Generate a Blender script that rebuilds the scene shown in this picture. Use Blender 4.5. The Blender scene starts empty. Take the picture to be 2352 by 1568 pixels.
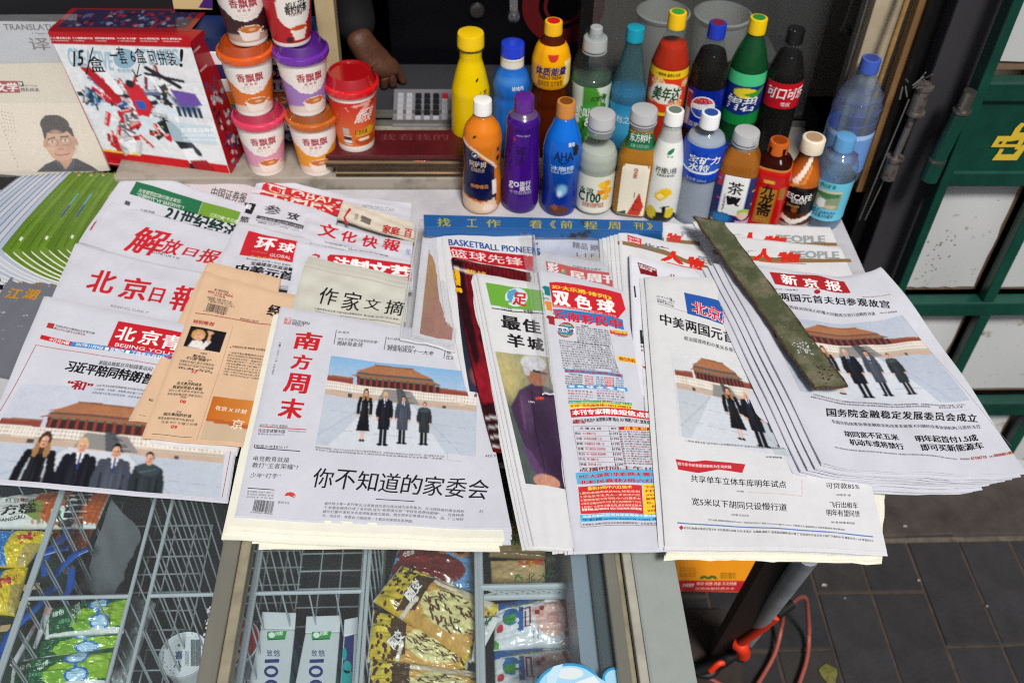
import bpy, math, random
import numpy as np
from mathutils import Matrix, Vector
from mathutils.geometry import tessellate_polygon
rnd = random.Random(7); nrnd = np.random.RandomState(5)
SC = bpy.context.scene; COL = SC.collection

# ------------------------------------------------------------------ camera
CAMH = 1.05                                   # metres above the counter top (z = 0)
FPX = 2287.0; CX, CY = 1176.0, 784.0          # 35 mm lens on a 2352 px wide frame
_d = np.array([1080 - CX, 3100 - CY, FPX]); _d /= np.linalg.norm(_d)
UPC = -_d
_X = 1040 - CX; _Y = -(UPC[0] * _X + UPC[2] * FPX) / UPC[1]
FYC = np.array([_X, _Y, FPX]); FYC /= np.linalg.norm(FYC)
RXC = np.cross(FYC, UPC)
R3 = np.array([RXC, FYC, UPC])                # world = R3 @ camera(x right, y down, z forward)
CP = np.array([0, 0, CAMH])
cam = bpy.data.cameras.new('camera'); camo = bpy.data.objects.new('camera', cam); COL.objects.link(camo)
cam.lens = 35.0; cam.sensor_width = 36.0; cam.clip_end = 100; cam.clip_start = 0.05
B3 = R3 @ np.diag([1, -1, -1])
m4 = Matrix.Identity(4)
for i in range(3):
    for j in range(3): m4[i][j] = float(B3[i][j])
    m4[i][3] = float(CP[i])
camo.matrix_world = m4
cam.dof.use_dof = True; cam.dof.focus_distance = 1.22; cam.dof.aperture_fstop = 6.3
SC.camera = camo
SC.render.resolution_x, SC.render.resolution_y = 1024, 682
SC.render.engine = 'CYCLES'
SC.cycles.use_denoising = False; SC.cycles.filter_width = 1.15
SC.cycles.max_bounces = 10; SC.cycles.transparent_max_bounces = 24
SC.cycles.caustics_reflective = False; SC.cycles.caustics_refractive = False
# ------------------------------------------------------------------ light
SUN_EL, SUN_AZ = 55, 168
w = bpy.data.worlds.new('World'); SC.world = w; w.use_nodes = True
nt = w.node_tree; bg = nt.nodes['Background']; sk = nt.nodes.new('ShaderNodeTexSky')
sk.sky_type = 'NISHITA'; sk.sun_disc = False; sk.sun_elevation = math.radians(SUN_EL); sk.sun_rotation = math.radians(SUN_AZ)
sk.air_density = 1.0; sk.dust_density = 4.0; sk.ozone_density = 1.0
nt.links.new(sk.outputs[0], bg.inputs[0]); bg.inputs[1].default_value = 0.05
sl = bpy.data.lights.new('sun', 'SUN'); sl.energy = 2.8; sl.angle = math.radians(11); sl.color = (1, .97, .93)
so = bpy.data.objects.new('sun', sl); COL.objects.link(so)
_az = math.radians(SUN_AZ); _el = math.radians(SUN_EL)
_sd = Vector((math.sin(_az) * math.cos(_el), math.cos(_az) * math.cos(_el), math.sin(_el)))
so.rotation_euler = _sd.to_track_quat('Z', 'Y').to_euler()
SC.view_settings.view_transform = 'Standard'; SC.view_settings.look = 'None'
SC.view_settings.exposure = 0.22; SC.view_settings.gamma = 1; SC.view_settings.use_curve_mapping = False

# ------------------------------------------------------------------ measuring: photo pixels to real places
CR = {'P': (0, 0, 1.7415), 'A': (0, 0, 1.53125), 'B': (800, 0, 1.742), 'C': (1700, 0, 1.651), 'D': (2500, 0, 1.651), 'E': (3200, 0, 1.307),
      'F': (0, 900, 1.425), 'G': (850, 600, 1.742), 'H': (1600, 850, 1.651), 'I': (2400, 850, 1.65), 'J': (3000, 1000, 1.568),
      'K': (0, 1900, 1.887), 'L': (900, 1200, 1.568), 'M': (850, 2050, 2.302), 'N': (1700, 2000, 2.138), 'O': (2600, 1900, 1.572)}
def P(c, x, y):
    if c == 'P': return (float(x), float(y))
    a, b, s = CR[c]; return ((a + x / s) / 1.7415, (b + y / s) / 1.7415)
def ray(p): return R3 @ np.array([p[0] - CX, p[1] - CY, FPX])
def unz(p, z):
    v = ray(p); return CP + v * ((z - CAMH) / v[2])
def uny(p, y):
    v = ray(p); return CP + v * (y / v[1])
def proj(q):
    c = (np.asarray(q) - CP) @ R3
    return np.stack([CX + c[..., 0] / c[..., 2] * FPX, CY + c[..., 1] / c[..., 2] * FPX], -1)

# ------------------------------------------------------------------ colours, materials
def lin(h):
    if not isinstance(h, str): return tuple(h)
    r = [int(h[i:i + 2], 16) / 255 for i in (0, 2, 4)]
    return tuple(c / 12.92 if c <= .04045 else ((c + .055) / 1.055) ** 2.4 for c in r)
_mats = {}
def mat(name, col=None, rough=.6, metal=0, noise=0, nscale=20, bump=0, bscale=200, attr=False, alpha=None, coat=0, trans=0, ior=1.45, col2=None, spec=.5, stretch=None, thresh=None):
    if name in _mats: return _mats[name]
    m = bpy.data.materials.new(name); m.use_nodes = True; t = m.node_tree; b = t.nodes['Principled BSDF']
    b.inputs['Roughness'].default_value = rough; b.inputs['Metallic'].default_value = metal
    b.inputs['Coat Weight'].default_value = coat; b.inputs['Transmission Weight'].default_value = trans; b.inputs['IOR'].default_value = ior
    b.inputs['Specular IOR Level'].default_value = spec
    tc = t.nodes.new('ShaderNodeTexCoord'); src = tc.outputs['Object']
    if stretch:
        mp = t.nodes.new('ShaderNodeMapping'); mp.inputs['Scale'].default_value = stretch; t.links.new(src, mp.inputs[0]); src = mp.outputs[0]
    if attr:
        a = t.nodes.new('ShaderNodeAttribute'); a.attribute_name = 'col'; base = a.outputs['Color']
    else:
        rg = t.nodes.new('ShaderNodeRGB'); rg.outputs[0].default_value = (*lin(col), 1); base = rg.outputs[0]
    if noise or col2:
        n = t.nodes.new('ShaderNodeTexNoise'); n.inputs['Scale'].default_value = nscale; n.inputs['Detail'].default_value = 6; n.inputs['Roughness'].default_value = .65
        t.links.new(src, n.inputs['Vector'])
        cr = t.nodes.new('ShaderNodeMapRange'); t.links.new(n.outputs[0], cr.inputs[0])
        lo, hi = thresh or (.35, .7)
        cr.inputs[1].default_value = lo; cr.inputs[2].default_value = hi
        mx = t.nodes.new('ShaderNodeMix'); mx.data_type = 'RGBA'; mx.blend_type = 'MIX' if col2 else 'MULTIPLY'
        if col2:
            t.links.new(cr.outputs[0], mx.inputs[0]); mx.inputs[7].default_value = (*lin(col2), 1)
        else:
            mx.inputs[0].default_value = 1
            cr.inputs[3].default_value = 1 - noise; cr.inputs[4].default_value = 1
            t.links.new(cr.outputs[0], mx.inputs[7])
        t.links.new(base, mx.inputs[6]); base = mx.outputs[2]
    t.links.new(base, b.inputs['Base Color'])
    if bump:
        n = t.nodes.new('ShaderNodeTexNoise'); n.inputs['Scale'].default_value = bscale; n.inputs['Detail'].default_value = 4; t.links.new(src, n.inputs['Vector'])
        bp = t.nodes.new('ShaderNodeBump'); bp.inputs['Strength'].default_value = bump; bp.inputs['Distance'].default_value = .002
        t.links.new(n.outputs[0], bp.inputs['Height']); t.links.new(bp.outputs[0], b.inputs['Normal'])
    _mats[name] = m; return m
def film(name, tint='ffffff', opac=.06, rough=.05, gl=.6, bump=0):
    """clear thin film or glass sheet: mostly see-through, with a Fresnel reflection and a faint own tint"""
    if name in _mats: return _mats[name]
    m = bpy.data.materials.new(name); m.use_nodes = True; t = m.node_tree; t.nodes.clear()
    o = t.nodes.new('ShaderNodeOutputMaterial'); tr = t.nodes.new('ShaderNodeBsdfTransparent'); tr.inputs[0].default_value = (*lin(tint), 1)
    df = t.nodes.new('ShaderNodeBsdfDiffuse'); df.inputs[0].default_value = (*lin(tint), 1)
    g = t.nodes.new('ShaderNodeBsdfGlossy'); g.inputs['Roughness'].default_value = rough
    a = t.nodes.new('ShaderNodeMixShader'); a.inputs[0].default_value = opac; t.links.new(tr.outputs[0], a.inputs[1]); t.links.new(df.outputs[0], a.inputs[2])
    f = t.nodes.new('ShaderNodeFresnel'); f.inputs[0].default_value = 1.45
    ge = t.nodes.new('ShaderNodeNewGeometry'); bf = t.nodes.new('ShaderNodeMath'); bf.operation = 'SUBTRACT'; bf.inputs[0].default_value = gl; t.links.new(ge.outputs['Backfacing'], bf.inputs[1]); bf.use_clamp = True
    mu = t.nodes.new('ShaderNodeMath'); mu.operation = 'MULTIPLY'; t.links.new(bf.outputs[0], mu.inputs[1]); t.links.new(f.outputs[0], mu.inputs[0])
    b = t.nodes.new('ShaderNodeMixShader'); t.links.new(mu.outputs[0], b.inputs[0]); t.links.new(a.outputs[0], b.inputs[1]); t.links.new(g.outputs[0], b.inputs[2])
    if bump:
        tc = t.nodes.new('ShaderNodeTexCoord'); n = t.nodes.new('ShaderNodeTexNoise'); n.inputs['Scale'].default_value = 22; n.inputs['Distortion'].default_value = 1.5
        t.links.new(tc.outputs['Object'], n.inputs['Vector']); bp = t.nodes.new('ShaderNodeBump'); bp.inputs['Strength'].default_value = bump; bp.inputs['Distance'].default_value = .01
        t.links.new(n.outputs[0], bp.inputs['Height']); t.links.new(bp.outputs[0], g.inputs['Normal']); t.links.new(bp.outputs[0], f.inputs['Normal'])
    t.links.new(b.outputs[0], o.inputs[0]); _mats[name] = m; return m
INK = mat('printed_ink', attr=True, rough=.62, spec=.3)
INKG = mat('printed_gloss', attr=True, rough=.25, coat=.22, spec=.25)
INKS = mat('printed_satin', attr=True, rough=.38)
WRAP = mat('printed_wrapper', attr=True, rough=.22, bump=.3, bscale=35)
def news(h='dfe0e6', r=.7): return mat('newsprint_' + h, h, rough=r, noise=.06, nscale=60, bump=.35, bscale=16, spec=.25)

# ------------------------------------------------------------------ mesh helpers
def mesh(name, V, Fc, m, parent=None, col=None, smooth=False):
    me = bpy.data.meshes.new(name); me.from_pydata([tuple(map(float, v)) for v in V], [], [tuple(map(int, f)) for f in Fc])
    if col is not None:
        a = me.color_attributes.new('col', 'FLOAT_COLOR', 'POINT')
        c = np.ones((len(V), 4), np.float32); c[:, :3] = col; a.data.foreach_set('color', c.ravel())
    if smooth: me.polygons.foreach_set('use_smooth', [True] * len(me.polygons))
    me.materials.append(m); me.update()
    o = bpy.data.objects.new(name, me); COL.objects.link(o)
    if parent is not None: o.parent = parent
    return o
def tag(o, label=None, cat=None, group=None, kind=None):
    if label: o['label'] = label
    if cat: o['category'] = cat
    if group: o['group'] = group
    if kind: o['kind'] = kind
    return o
def empty(name, loc=(0, 0, 0), rz=0):
    o = bpy.data.objects.new(name, None); COL.objects.link(o); o.location = tuple(map(float, loc)); o.rotation_euler = (0, 0, rz); o.empty_display_size = .02; return o
class MB:
    def __init__(s): s.v = []; s.f = []; s.c = []
    def add(s, V, F, c=None):
        n = len(s.v); s.v += [tuple(map(float, q)) for q in V]; s.f += [tuple(i + n for i in f) for f in F]
        s.c += [lin(c) if c else (1, 1, 1)] * len(V)
    def hexa(s, p8, c=None, bev=0):
        s.add(p8, [(0, 3, 2, 1), (4, 5, 6, 7), (0, 1, 5, 4), (1, 2, 6, 5), (2, 3, 7, 6), (3, 0, 4, 7)], c)
    def box(s, x0, y0, z0, x1, y1, z1, c=None):
        s.hexa([(x0, y0, z0), (x1, y0, z0), (x1, y1, z0), (x0, y1, z0), (x0, y0, z1), (x1, y0, z1), (x1, y1, z1), (x0, y1, z1)], c)
    def tube(s, pts, r, n=8, c=None, closed=True):
        pts = [np.array(p, float) for p in pts]; V = []; F = []
        for i, p in enumerate(pts):
            t = pts[min(i + 1, len(pts) - 1)] - pts[max(i - 1, 0)]; t /= (np.linalg.norm(t) + 1e-9)
            a = np.cross(t, (0, 0, 1)) if abs(t[2]) < .9 else np.cross(t, (1, 0, 0)); a /= np.linalg.norm(a); b = np.cross(t, a)
            rr = r[i] if isinstance(r, (list, tuple)) else r
            for k in range(n):
                an = 2 * math.pi * k / n; V.append(p + rr * (math.cos(an) * a + math.sin(an) * b))
        for i in range(len(pts) - 1):
            for k in range(n): F.append((i * n + k, i * n + (k + 1) % n, (i + 1) * n + (k + 1) % n, (i + 1) * n + k))
        if closed: F.append(tuple(range(n))[::-1]); F.append(tuple((len(pts) - 1) * n + k for k in range(n)))
        s.add(V, F, c)
    def lathe(s, prof, n=40, c=None, sq=2, rot=0, cx=0, cy=0, close=True):
        V = []; F = []
        for (h, r) in prof:
            for k in range(n):
                a = 2 * math.pi * k / n; q = 1
                if sq != 2: q = (abs(math.cos(a - rot)) ** sq + abs(math.sin(a - rot)) ** sq) ** (-1 / sq)
                V.append((cx + r * q * math.sin(a), cy - r * q * math.cos(a), h))
        for i in range(len(prof) - 1):
            for k in range(n): F.append((i * n + k, i * n + (k + 1) % n, (i + 1) * n + (k + 1) % n, (i + 1) * n + k))
        if close: F.append(tuple(range(n))[::-1]); F.append(tuple((len(prof) - 1) * n + k for k in range(n)))
        s.add(V, F, c)
    def build(s, name, m, parent=None, smooth=False, col=False, bevel=0):
        o = mesh(name, s.v, s.f, m, parent, np.array(s.c) if col else None, smooth)
        if bevel:
            b = o.modifiers.new('b', 'BEVEL'); b.width = bevel; b.segments = 2; b.limit_method = 'ANGLE'
        if smooth:
            try: o.data.set_sharp_from_angle(angle=math.radians(38))
            except Exception: pass
        return o

# text to triangles, normalised to its ink box
_tc = {}
def glyphs(txt, bold=0.0):
    k = (txt, bold)
    if k in _tc: return _tc[k]
    c = bpy.data.curves.new('g', 'FONT'); c.body = txt; c.resolution_u = 2; o = bpy.data.objects.new('g', c)
    me = o.to_mesh(); V = np.empty(len(me.vertices) * 3, np.float32); me.vertices.foreach_get('co', V); V = V.reshape(-1, 3)[:, :2].astype(float)
    me.calc_loop_triangles(); T = np.empty(len(me.loop_triangles) * 3, np.int32); me.loop_triangles.foreach_get('vertices', T); T = T.reshape(-1, 3)
    o.to_mesh_clear(); bpy.data.objects.remove(o); bpy.data.curves.remove(c)
    b = bold * .8
    sh = [(0, 0)] if bold < .006 else [(-b, 0), (b, 0)] if bold <= .022 else [(-b, -b * .5), (b, -b * .5), (-b, b * .5), (b, b * .5), (0, 0)]
    n = len(V); A = np.concatenate([V + np.array(q) for q in sh]); lo, hi = A.min(0), A.max(0); A = (A - lo) / np.maximum(hi - lo, 1e-6)
    L = np.repeat(np.arange(len(sh)), n)                       # strike number: each strike a hair above the one before
    _tc[k] = (np.concatenate([A, L[:, None]], 1), np.concatenate([T + n * i for i in range(len(sh))])); return _tc[k]
class Print:
    """flat print: text, bars and polygons carried onto a surface, one colour per piece"""
    def __init__(s): s.V = []; s.T = []; s.C = []; s.n = 0
    def add(s, V, T, c):
        s.V.append(np.asarray(V)); s.T.append(np.asarray(T) + s.n); s.n += len(V)
        cc = np.asarray(c if not isinstance(c, str) else lin(c), float)
        s.C.append(np.broadcast_to(cc, (len(V), 3)) if cc.ndim == 1 else cc)
    def build(s, name, m, parent=None):
        if not s.n: return None
        return mesh(name, np.concatenate(s.V), np.concatenate(s.T), m, parent, np.concatenate(s.C))

class Paint:
    """colours computed over a grid U (across), V (down), both 0..1"""
    def __init__(s, nu, nv, asp=1.0, base='ffffff'):
        s.nu, s.nv, s.asp = nu, nv, asp
        g = np.meshgrid(np.linspace(0, 1, nu + 1), np.linspace(0, 1, nv + 1)); s.U, s.V = g[0].ravel(), g[1].ravel()
        s.C = np.tile(np.array(lin(base)), (len(s.U), 1)); s.rs = np.random.RandomState(3)
    def _b(s, m, c, a=1):
        m = np.clip(m.astype(float) * a, 0, 1)[:, None]; s.C = s.C * (1 - m) + np.array(lin(c)) * m
    def rect(s, u0, v0, u1, v1, c, a=1): s._b((s.U >= u0) & (s.U <= u1) & (s.V >= v0) & (s.V <= v1), c, a); return s
    def ell(s, u, v, ru, rv, c, a=1, soft=0):
        d = ((s.U - u) / ru) ** 2 + ((s.V - v) / rv) ** 2
        s._b((d < 1) if not soft else np.clip((1 - d) / soft, 0, 1), c, a); return s
    def poly(s, pts, c, a=1):
        ins = np.zeros(len(s.U), bool); n = len(pts)
        for i in range(n):
            (x0, y0), (x1, y1) = pts[i], pts[(i + 1) % n]
            if y0 == y1: continue
            h = ((y0 > s.V) != (y1 > s.V)) & (s.U < (x1 - x0) * (s.V - y0) / (y1 - y0) + x0); ins ^= h
        s._b(ins, c, a); return s
    def line(s, pts, w, c, a=1):
        for (x0, y0), (x1, y1) in zip(pts[:-1], pts[1:]):
            dx, dy = (x1 - x0) * s.asp, y1 - y0; L = dx * dx + dy * dy + 1e-12
            t = np.clip((((s.U - x0) * s.asp) * dx + (s.V - y0) * dy) / L, 0, 1)
            d = np.hypot((s.U - x0) * s.asp - t * dx, s.V - y0 - t * dy); s._b(d < w, c, a)
        return s
    def grad(s, c0, c1, v0=0, v1=1, ax='V', mask=None):
        t = np.clip(((s.V if ax == 'V' else s.U) - v0) / (v1 - v0), 0, 1)[:, None]
        n = np.array(lin(c0)) * (1 - t) + np.array(lin(c1)) * t
        if mask is None: s.C = n
        else: s.C = np.where(mask[:, None], n, s.C)
        return s
    def noise(s, amp, k=0):
        nz = s.rs.rand(s.nv + 1, s.nu + 1)
        for _ in range(k): nz = (nz + np.roll(nz, 1, 0) + np.roll(nz, 1, 1) + np.roll(nz, -1, 0) + np.roll(nz, -1, 1)) / 5
        nz = (nz - nz.mean()) / (nz.std() + 1e-6); s.C = np.clip(s.C * (1 + amp * nz.ravel()[:, None]), 0, 1); return s

def _soften(s, k=1, g1=.03, g2=.04):
    A = s.C.reshape(s.nv + 1, s.nu + 1, 3)
    for _ in range(k):
        P_ = np.pad(A, ((1, 1), (1, 1), (0, 0)), 'edge'); A = (P_[1:-1, 1:-1] * 2 + P_[:-2, 1:-1] + P_[2:, 1:-1] + P_[1:-1, :-2] + P_[1:-1, 2:]) / 6
    s.C = A.reshape(-1, 3)
    for amp, kk in ((g2, 9), (g2 * .8, 3), (g1, 0)): s.noise(amp, kk)
    return s
Paint.soften = _soften
def person_fig(p, u, v0, h, coat, hair, kind, skirt=False):
    """a small printed figure: u centre, v0 top of head, h full height (in V)"""
    a = 1 / p.asp; w = h * .115 * a
    H = lambda t: v0 + h * t
    sk = 'd9a58c'
    if skirt:
        p.poly([(u - w * .5, H(.16)), (u + w * .5, H(.16)), (u + w * .75, H(.5)), (u + w * 1.15, H(.80)), (u - w * 1.15, H(.80)), (u - w * .7, H(.5))], coat)
        p.rect(u - w * .3, H(.8), u - w * .1, H(.95), sk).rect(u + w * .1, H(.8), u + w * .3, H(.95), sk)
        p.ell(u - w * .25, H(.97), w * .3, h * .02, '101014').ell(u + w * .25, H(.97), w * .3, h * .02, '101014')
    else:
        p.rect(u - w * .62, H(.66), u - w * .06, H(.97), '15161d').rect(u + w * .06, H(.66), u + w * .62, H(.97), '15161d')
        p.ell(u - w * .45, H(.975), w * .45, h * .022, '0c0c10').ell(u + w * .45, H(.975), w * .45, h * .022, '0c0c10')
        p.poly([(u - w * .55, H(.15)), (u + w * .55, H(.15)), (u + w, H(.22)), (u + w * .95, H(.72)), (u - w * .95, H(.72)), (u - w, H(.22))], coat)
    for sgn in (-1, 1):
        p.line([(u + sgn * w * .85, H(.2)), (u + sgn * w * 1.12, H(.36)), (u + sgn * w * 1.08, H(.48))], h * .035, coat)
        p.ell(u + sgn * w * 1.08, H(.52), w * .2, h * .025, sk)
    lum = [min(1, c * 1.9 + .02) for c in lin(coat)]
    p.ell(u - w * .35, H(.42), w * .28, h * .24, lum, .35, .9).ell(u + w * .55, H(.36), w * .14, h * .2, lum, .3, .9).line([(u + w * .02, H(.30)), (u + w * .04, H(.66))], h * .006, lum, .5)
    p.line([(u - w * .8, H(.3)), (u - w * .74, H(.5))], h * .008, '08080c', .6).line([(u + w * .8, H(.3)), (u + w * .74, H(.5))], h * .008, '08080c', .6)
    if kind == 'suit':
        p.poly([(u - w * .28, H(.15)), (u + w * .28, H(.15)), (u, H(.30))], 'eef0f2'); p.line([(u, H(.16)), (u, H(.28))], h * .012, '2c3c78')
    if kind == 'scarf':
        p.ell(u, H(.20), w * .95, h * .07, '39464a').line([(u - w * .7, H(.24)), (u + w * .6, H(.19))], h * .006, '55656a')
    if kind == 'long':
        p.ell(u, H(.10), w * .52, h * .11, hair).ell(u - w * .4, H(.17), w * .22, h * .07, 'a07a50').ell(u + w * .42, H(.17), w * .22, h * .07, 'a07a50')
    p.ell(u, H(.075), w * .36, h * .072, hair).ell(u, H(.092), w * .30, h * .058, sk)
    p.ell(u + w * .12, H(.10), w * .16, h * .045, 'b98268', .55, .9).ell(u - w * .1, H(.07), w * .14, h * .022, 'ecc2aa', .6, .9).ell(u, H(.105), w * .05, h * .012, 'b27a62', .8, .8)
    p.line([(u - w * .13, H(.085)), (u - w * .10, H(.085))], h * .006, '3a2a26').line([(u + w * .10, H(.085)), (u + w * .13, H(.085))], h * .006, '3a2a26')
    p.line([(u - w * .08, H(.122)), (u + w * .08, H(.122))], h * .005, 'a8504a')
def palace(nu, nv, asp, sky='8fb3d6', fig=None, win=(0, 0, 1, 1), sky2=None, ground='b9c3cf'):
    """the courtyard picture printed on several front pages; win = the part of it shown"""
    p = Paint(nu, nv, asp); full = (p.U.copy(), p.V.copy())
    p.U = win[0] + p.U * (win[2] - win[0]); p.V = win[1] + p.V * (win[3] - win[1])
    p.asp = asp * (win[3] - win[1]) / (win[2] - win[0])
    p.grad(sky, sky2 or 'a9c0d8', 0, .3)
    p.poly([(0, .245), (.2, .235), (.2, .33), (0, .33)], '8c453c').poly([(.75, .24), (1, .27), (1, .34), (.75, .33)], '8c453c')
    p.poly([(0, .235), (.2, .225), (.2, .245), (0, .255)], '96684a').poly([(.75, .23), (1, .262), (1, .278), (.75, .248)], '96684a')
    p.poly([(.22, .19), (.75, .19), (.74, .33), (.23, .33)], '5d2622')
    for k in range(13):
        u = .235 + k * .042; p.rect(u, .20, u + .012, .32, '8a4238').rect(u + .014, .225, u + .036, .30, '3a2a2c').rect(u + .012, .20, u + .04, .217, '4f7a68')
    p.poly([(.175, .205), (.23, .165), (.73, .165), (.78, .205), (.74, .20), (.22, .20)], '9a6448')
    p.poly([(.225, .145), (.73, .145), (.74, .168), (.215, .168)], '42605e')
    for k in range(16): p.rect(.23 + k * .031, .148, .245 + k * .031, .166, '8a3e32')
    p.poly([(.21, .135), (.27, .10), (.345, .035), (.60, .045), (.68, .105), (.735, .14), (.70, .145), (.25, .143)], 'ab7452')
    for k in range(26): p.line([(.36 + k * .0095, .042), (.24 + k * .0188, .14)], .0018, '96603f')
    p.poly([(.34, .022), (.36, .03), (.60, .038), (.615, .028), (.605, .055), (.35, .047)], '8a5a40')
    p.poly([(0, .30), (1, .31), (1, .50), (0, .47)], 'cfc4b4')
    for k in range(9): p.poly([(0, .305 + k * .019), (1, .315 + k * .020), (1, .321 + k * .020), (0, .311 + k * .019)], '978c80' if k % 2 else 'e6e2da')
    m = (p.V > .31) & (p.V < .40) & ((np.floor(p.U * 120) % 2) == 0); p._b(m, 'f0ece4', .75)
    p.poly([(0, .41), (1, .43), (1, .49), (0, .465)], 'c2ab98').poly([(.42, .32), (.60, .32), (.66, .47), (.38, .47)], '8c8a88')
    p.poly([(.50, .30), (.545, .30), (.60, .48), (.52, .48)], '55585c')
    for k in range(9): p.line([(.52 + .008 * k, .31 + .018 * k), (.56 + .008 * k, .31 + .018 * k)], .002, '33363a')
    p.rect(.17, .42, .20, .46, '44464c').rect(.80, .45, .82, .485, '44464c')
    p.poly([(0, .465), (1, .485), (1, 1.2), (0, 1.2)], ground)
    p.poly([(.36, .47), (.62, .48), (.90, 1.2), (-.02, 1.2)], 'ccd2da')
    p.line([(.36, .48), (0, .9)], .003, '9aa5b2').line([(.62, .49), (.92, 1)], .003, '9aa5b2').line([(0, .62), (1, .70)], .002, 'a3adb9').line([(.1, .82), (1, .88)], .002, 'a3adb9')
    for (u, v0, h, c, hr, k, sk) in (fig or []): person_fig(p, u, v0, h, c, hr, k, sk)
    p.U, p.V = full; p.soften(1, .03, .015)
    return p
FIG4 = [(.30, .335, .60, '14151c', '4a2f22', 'long', True), (.435, .345, .62, '161822', 'd8b884', 'suit', False),
        (.555, .375, .56, '434956', '1a1718', 'suit', False), (.69, .42, .51, '2b3236', '1a1718', 'scarf', False)]

# ------------------------------------------------------------------ sheets, papers, packets
class Sheet:
    def __init__(s, c4, z=.01, mids=None, ripple=.0007, seed=0, bulge=0, crump=0, fold=.0015, droop=0, curl=0, pw=.5):
        zs = z if isinstance(z, (tuple, list)) else (z,) * 4
        q = [None if p is None else (np.array(p, float) if len(p) == 3 else unz(p, zz)) for p, zz in zip(c4, zs)]
        if q[1] is None: q[1] = q[0] + q[2] - q[3]
        if q[2] is None: q[2] = q[1] + q[3] - q[0]
        s.q = q; s.off = np.zeros(3); s.rip, s.bulge, s.crump, s.fold, s.droop, s.curl, s.pw = ripple, bulge, crump, fold, droop, curl, pw
        r = np.random.RandomState(seed + 11); s.ph = r.rand(8) * 6.28
        s.n1 = r.randn(9, 9); s.n2 = r.randn(17, 17)
        pr = {'t': (0, 1), 'r': (1, 2), 'b': (3, 2), 'l': (0, 3)}; s.m = {}
        for k, (a, b) in pr.items():
            mid = (q[a] + q[b]) / 2
            if mids and k in mids: mp = unz(mids[k], mid[2]); s.m[k] = 2 * (mp - mid)
            else: s.m[k] = np.zeros(3)
    def S(s, u, v, off=0.0):
        u = np.atleast_1d(np.asarray(u, float))[..., None]; v = np.atleast_1d(np.asarray(v, float))[..., None]
        a, b, c, d = s.q
        p = (1 - u) * (1 - v) * a + u * (1 - v) * b + u * v * c + (1 - u) * v * d
        wu, wv = 2 * u * (1 - u), 2 * v * (1 - v)
        p = p + wu * ((1 - v) * s.m['t'] + v * s.m['b']) + wv * ((1 - u) * s.m['l'] + u * s.m['r'])
        ph = s.ph; U, V = u[..., 0], v[..., 0]
        z = s.rip * (np.sin(9 * U + 4 * V + ph[0]) + .6 * np.sin(15 * V - 6 * U + ph[1]) + .4 * np.sin(23 * U + 11 * V + ph[2]))
        if s.bulge:
            e = np.clip(np.sin(np.pi * np.clip(U, 0, 1)), 0, 1) ** s.pw * np.clip(np.sin(np.pi * np.clip(V, 0, 1)), 0, 1) ** s.pw
            z = z + s.bulge * e
            if s.crump:
                def nz(g, x, y):
                    n = len(g) - 1; x = np.clip(x, 0, .9999) * n; y = np.clip(y, 0, .9999) * n; i, j = x.astype(int), y.astype(int); fx, fy = x - i, y - j; fx, fy = fx * fx * (3 - 2 * fx), fy * fy * (3 - 2 * fy)
                    return (g[j, i] * (1 - fx) + g[j, i + 1] * fx) * (1 - fy) + (g[j + 1, i] * (1 - fx) + g[j + 1, i + 1] * fx) * fy
                z = z + s.crump * e ** .5 * (np.abs(nz(s.n1, U, V)) * 1.1 + .6 * np.abs(nz(s.n2, U, V)) + .35 * nz(s.n2, V, U))
        if s.fold:
            z = z - s.fold * np.clip(1 - U / .025, 0, 1) ** 2 - s.fold * np.clip(1 - V / .025, 0, 1) ** 2
        if s.droop: z = z - s.droop * np.clip((V - .75) / .25, 0, 1) ** 2
        if s.curl: z = z + s.curl * np.clip((U - .7) / .3, 0, 1) ** 2 * np.clip((V - .5) / .5, 0, 1) ** 2
        p = p + s.off; p[..., 2] = p[..., 2] + z + off
        return p
    def uv(s, pts):
        pts = np.asarray(pts, float); x = np.full((len(pts), 2), .5)
        for _ in range(14):
            f0 = proj(s.S(x[:, 0], x[:, 1])) - pts; e = 1e-4
            fu = (proj(s.S(x[:, 0] + e, x[:, 1])) - pts - f0) / e; fv = (proj(s.S(x[:, 0], x[:, 1] + e)) - pts - f0) / e
            det = fu[:, 0] * fv[:, 1] - fu[:, 1] * fv[:, 0]; det = np.where(np.abs(det) < 1e-6, 1e-6, det)
            du = (-f0[:, 0] * fv[:, 1] + f0[:, 1] * fv[:, 0]) / det; dv = (-fu[:, 0] * f0[:, 1] + fu[:, 1] * f0[:, 0]) / det
            x = x + np.clip(np.stack([du, dv], 1), -.6, .6)
        return x
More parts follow.
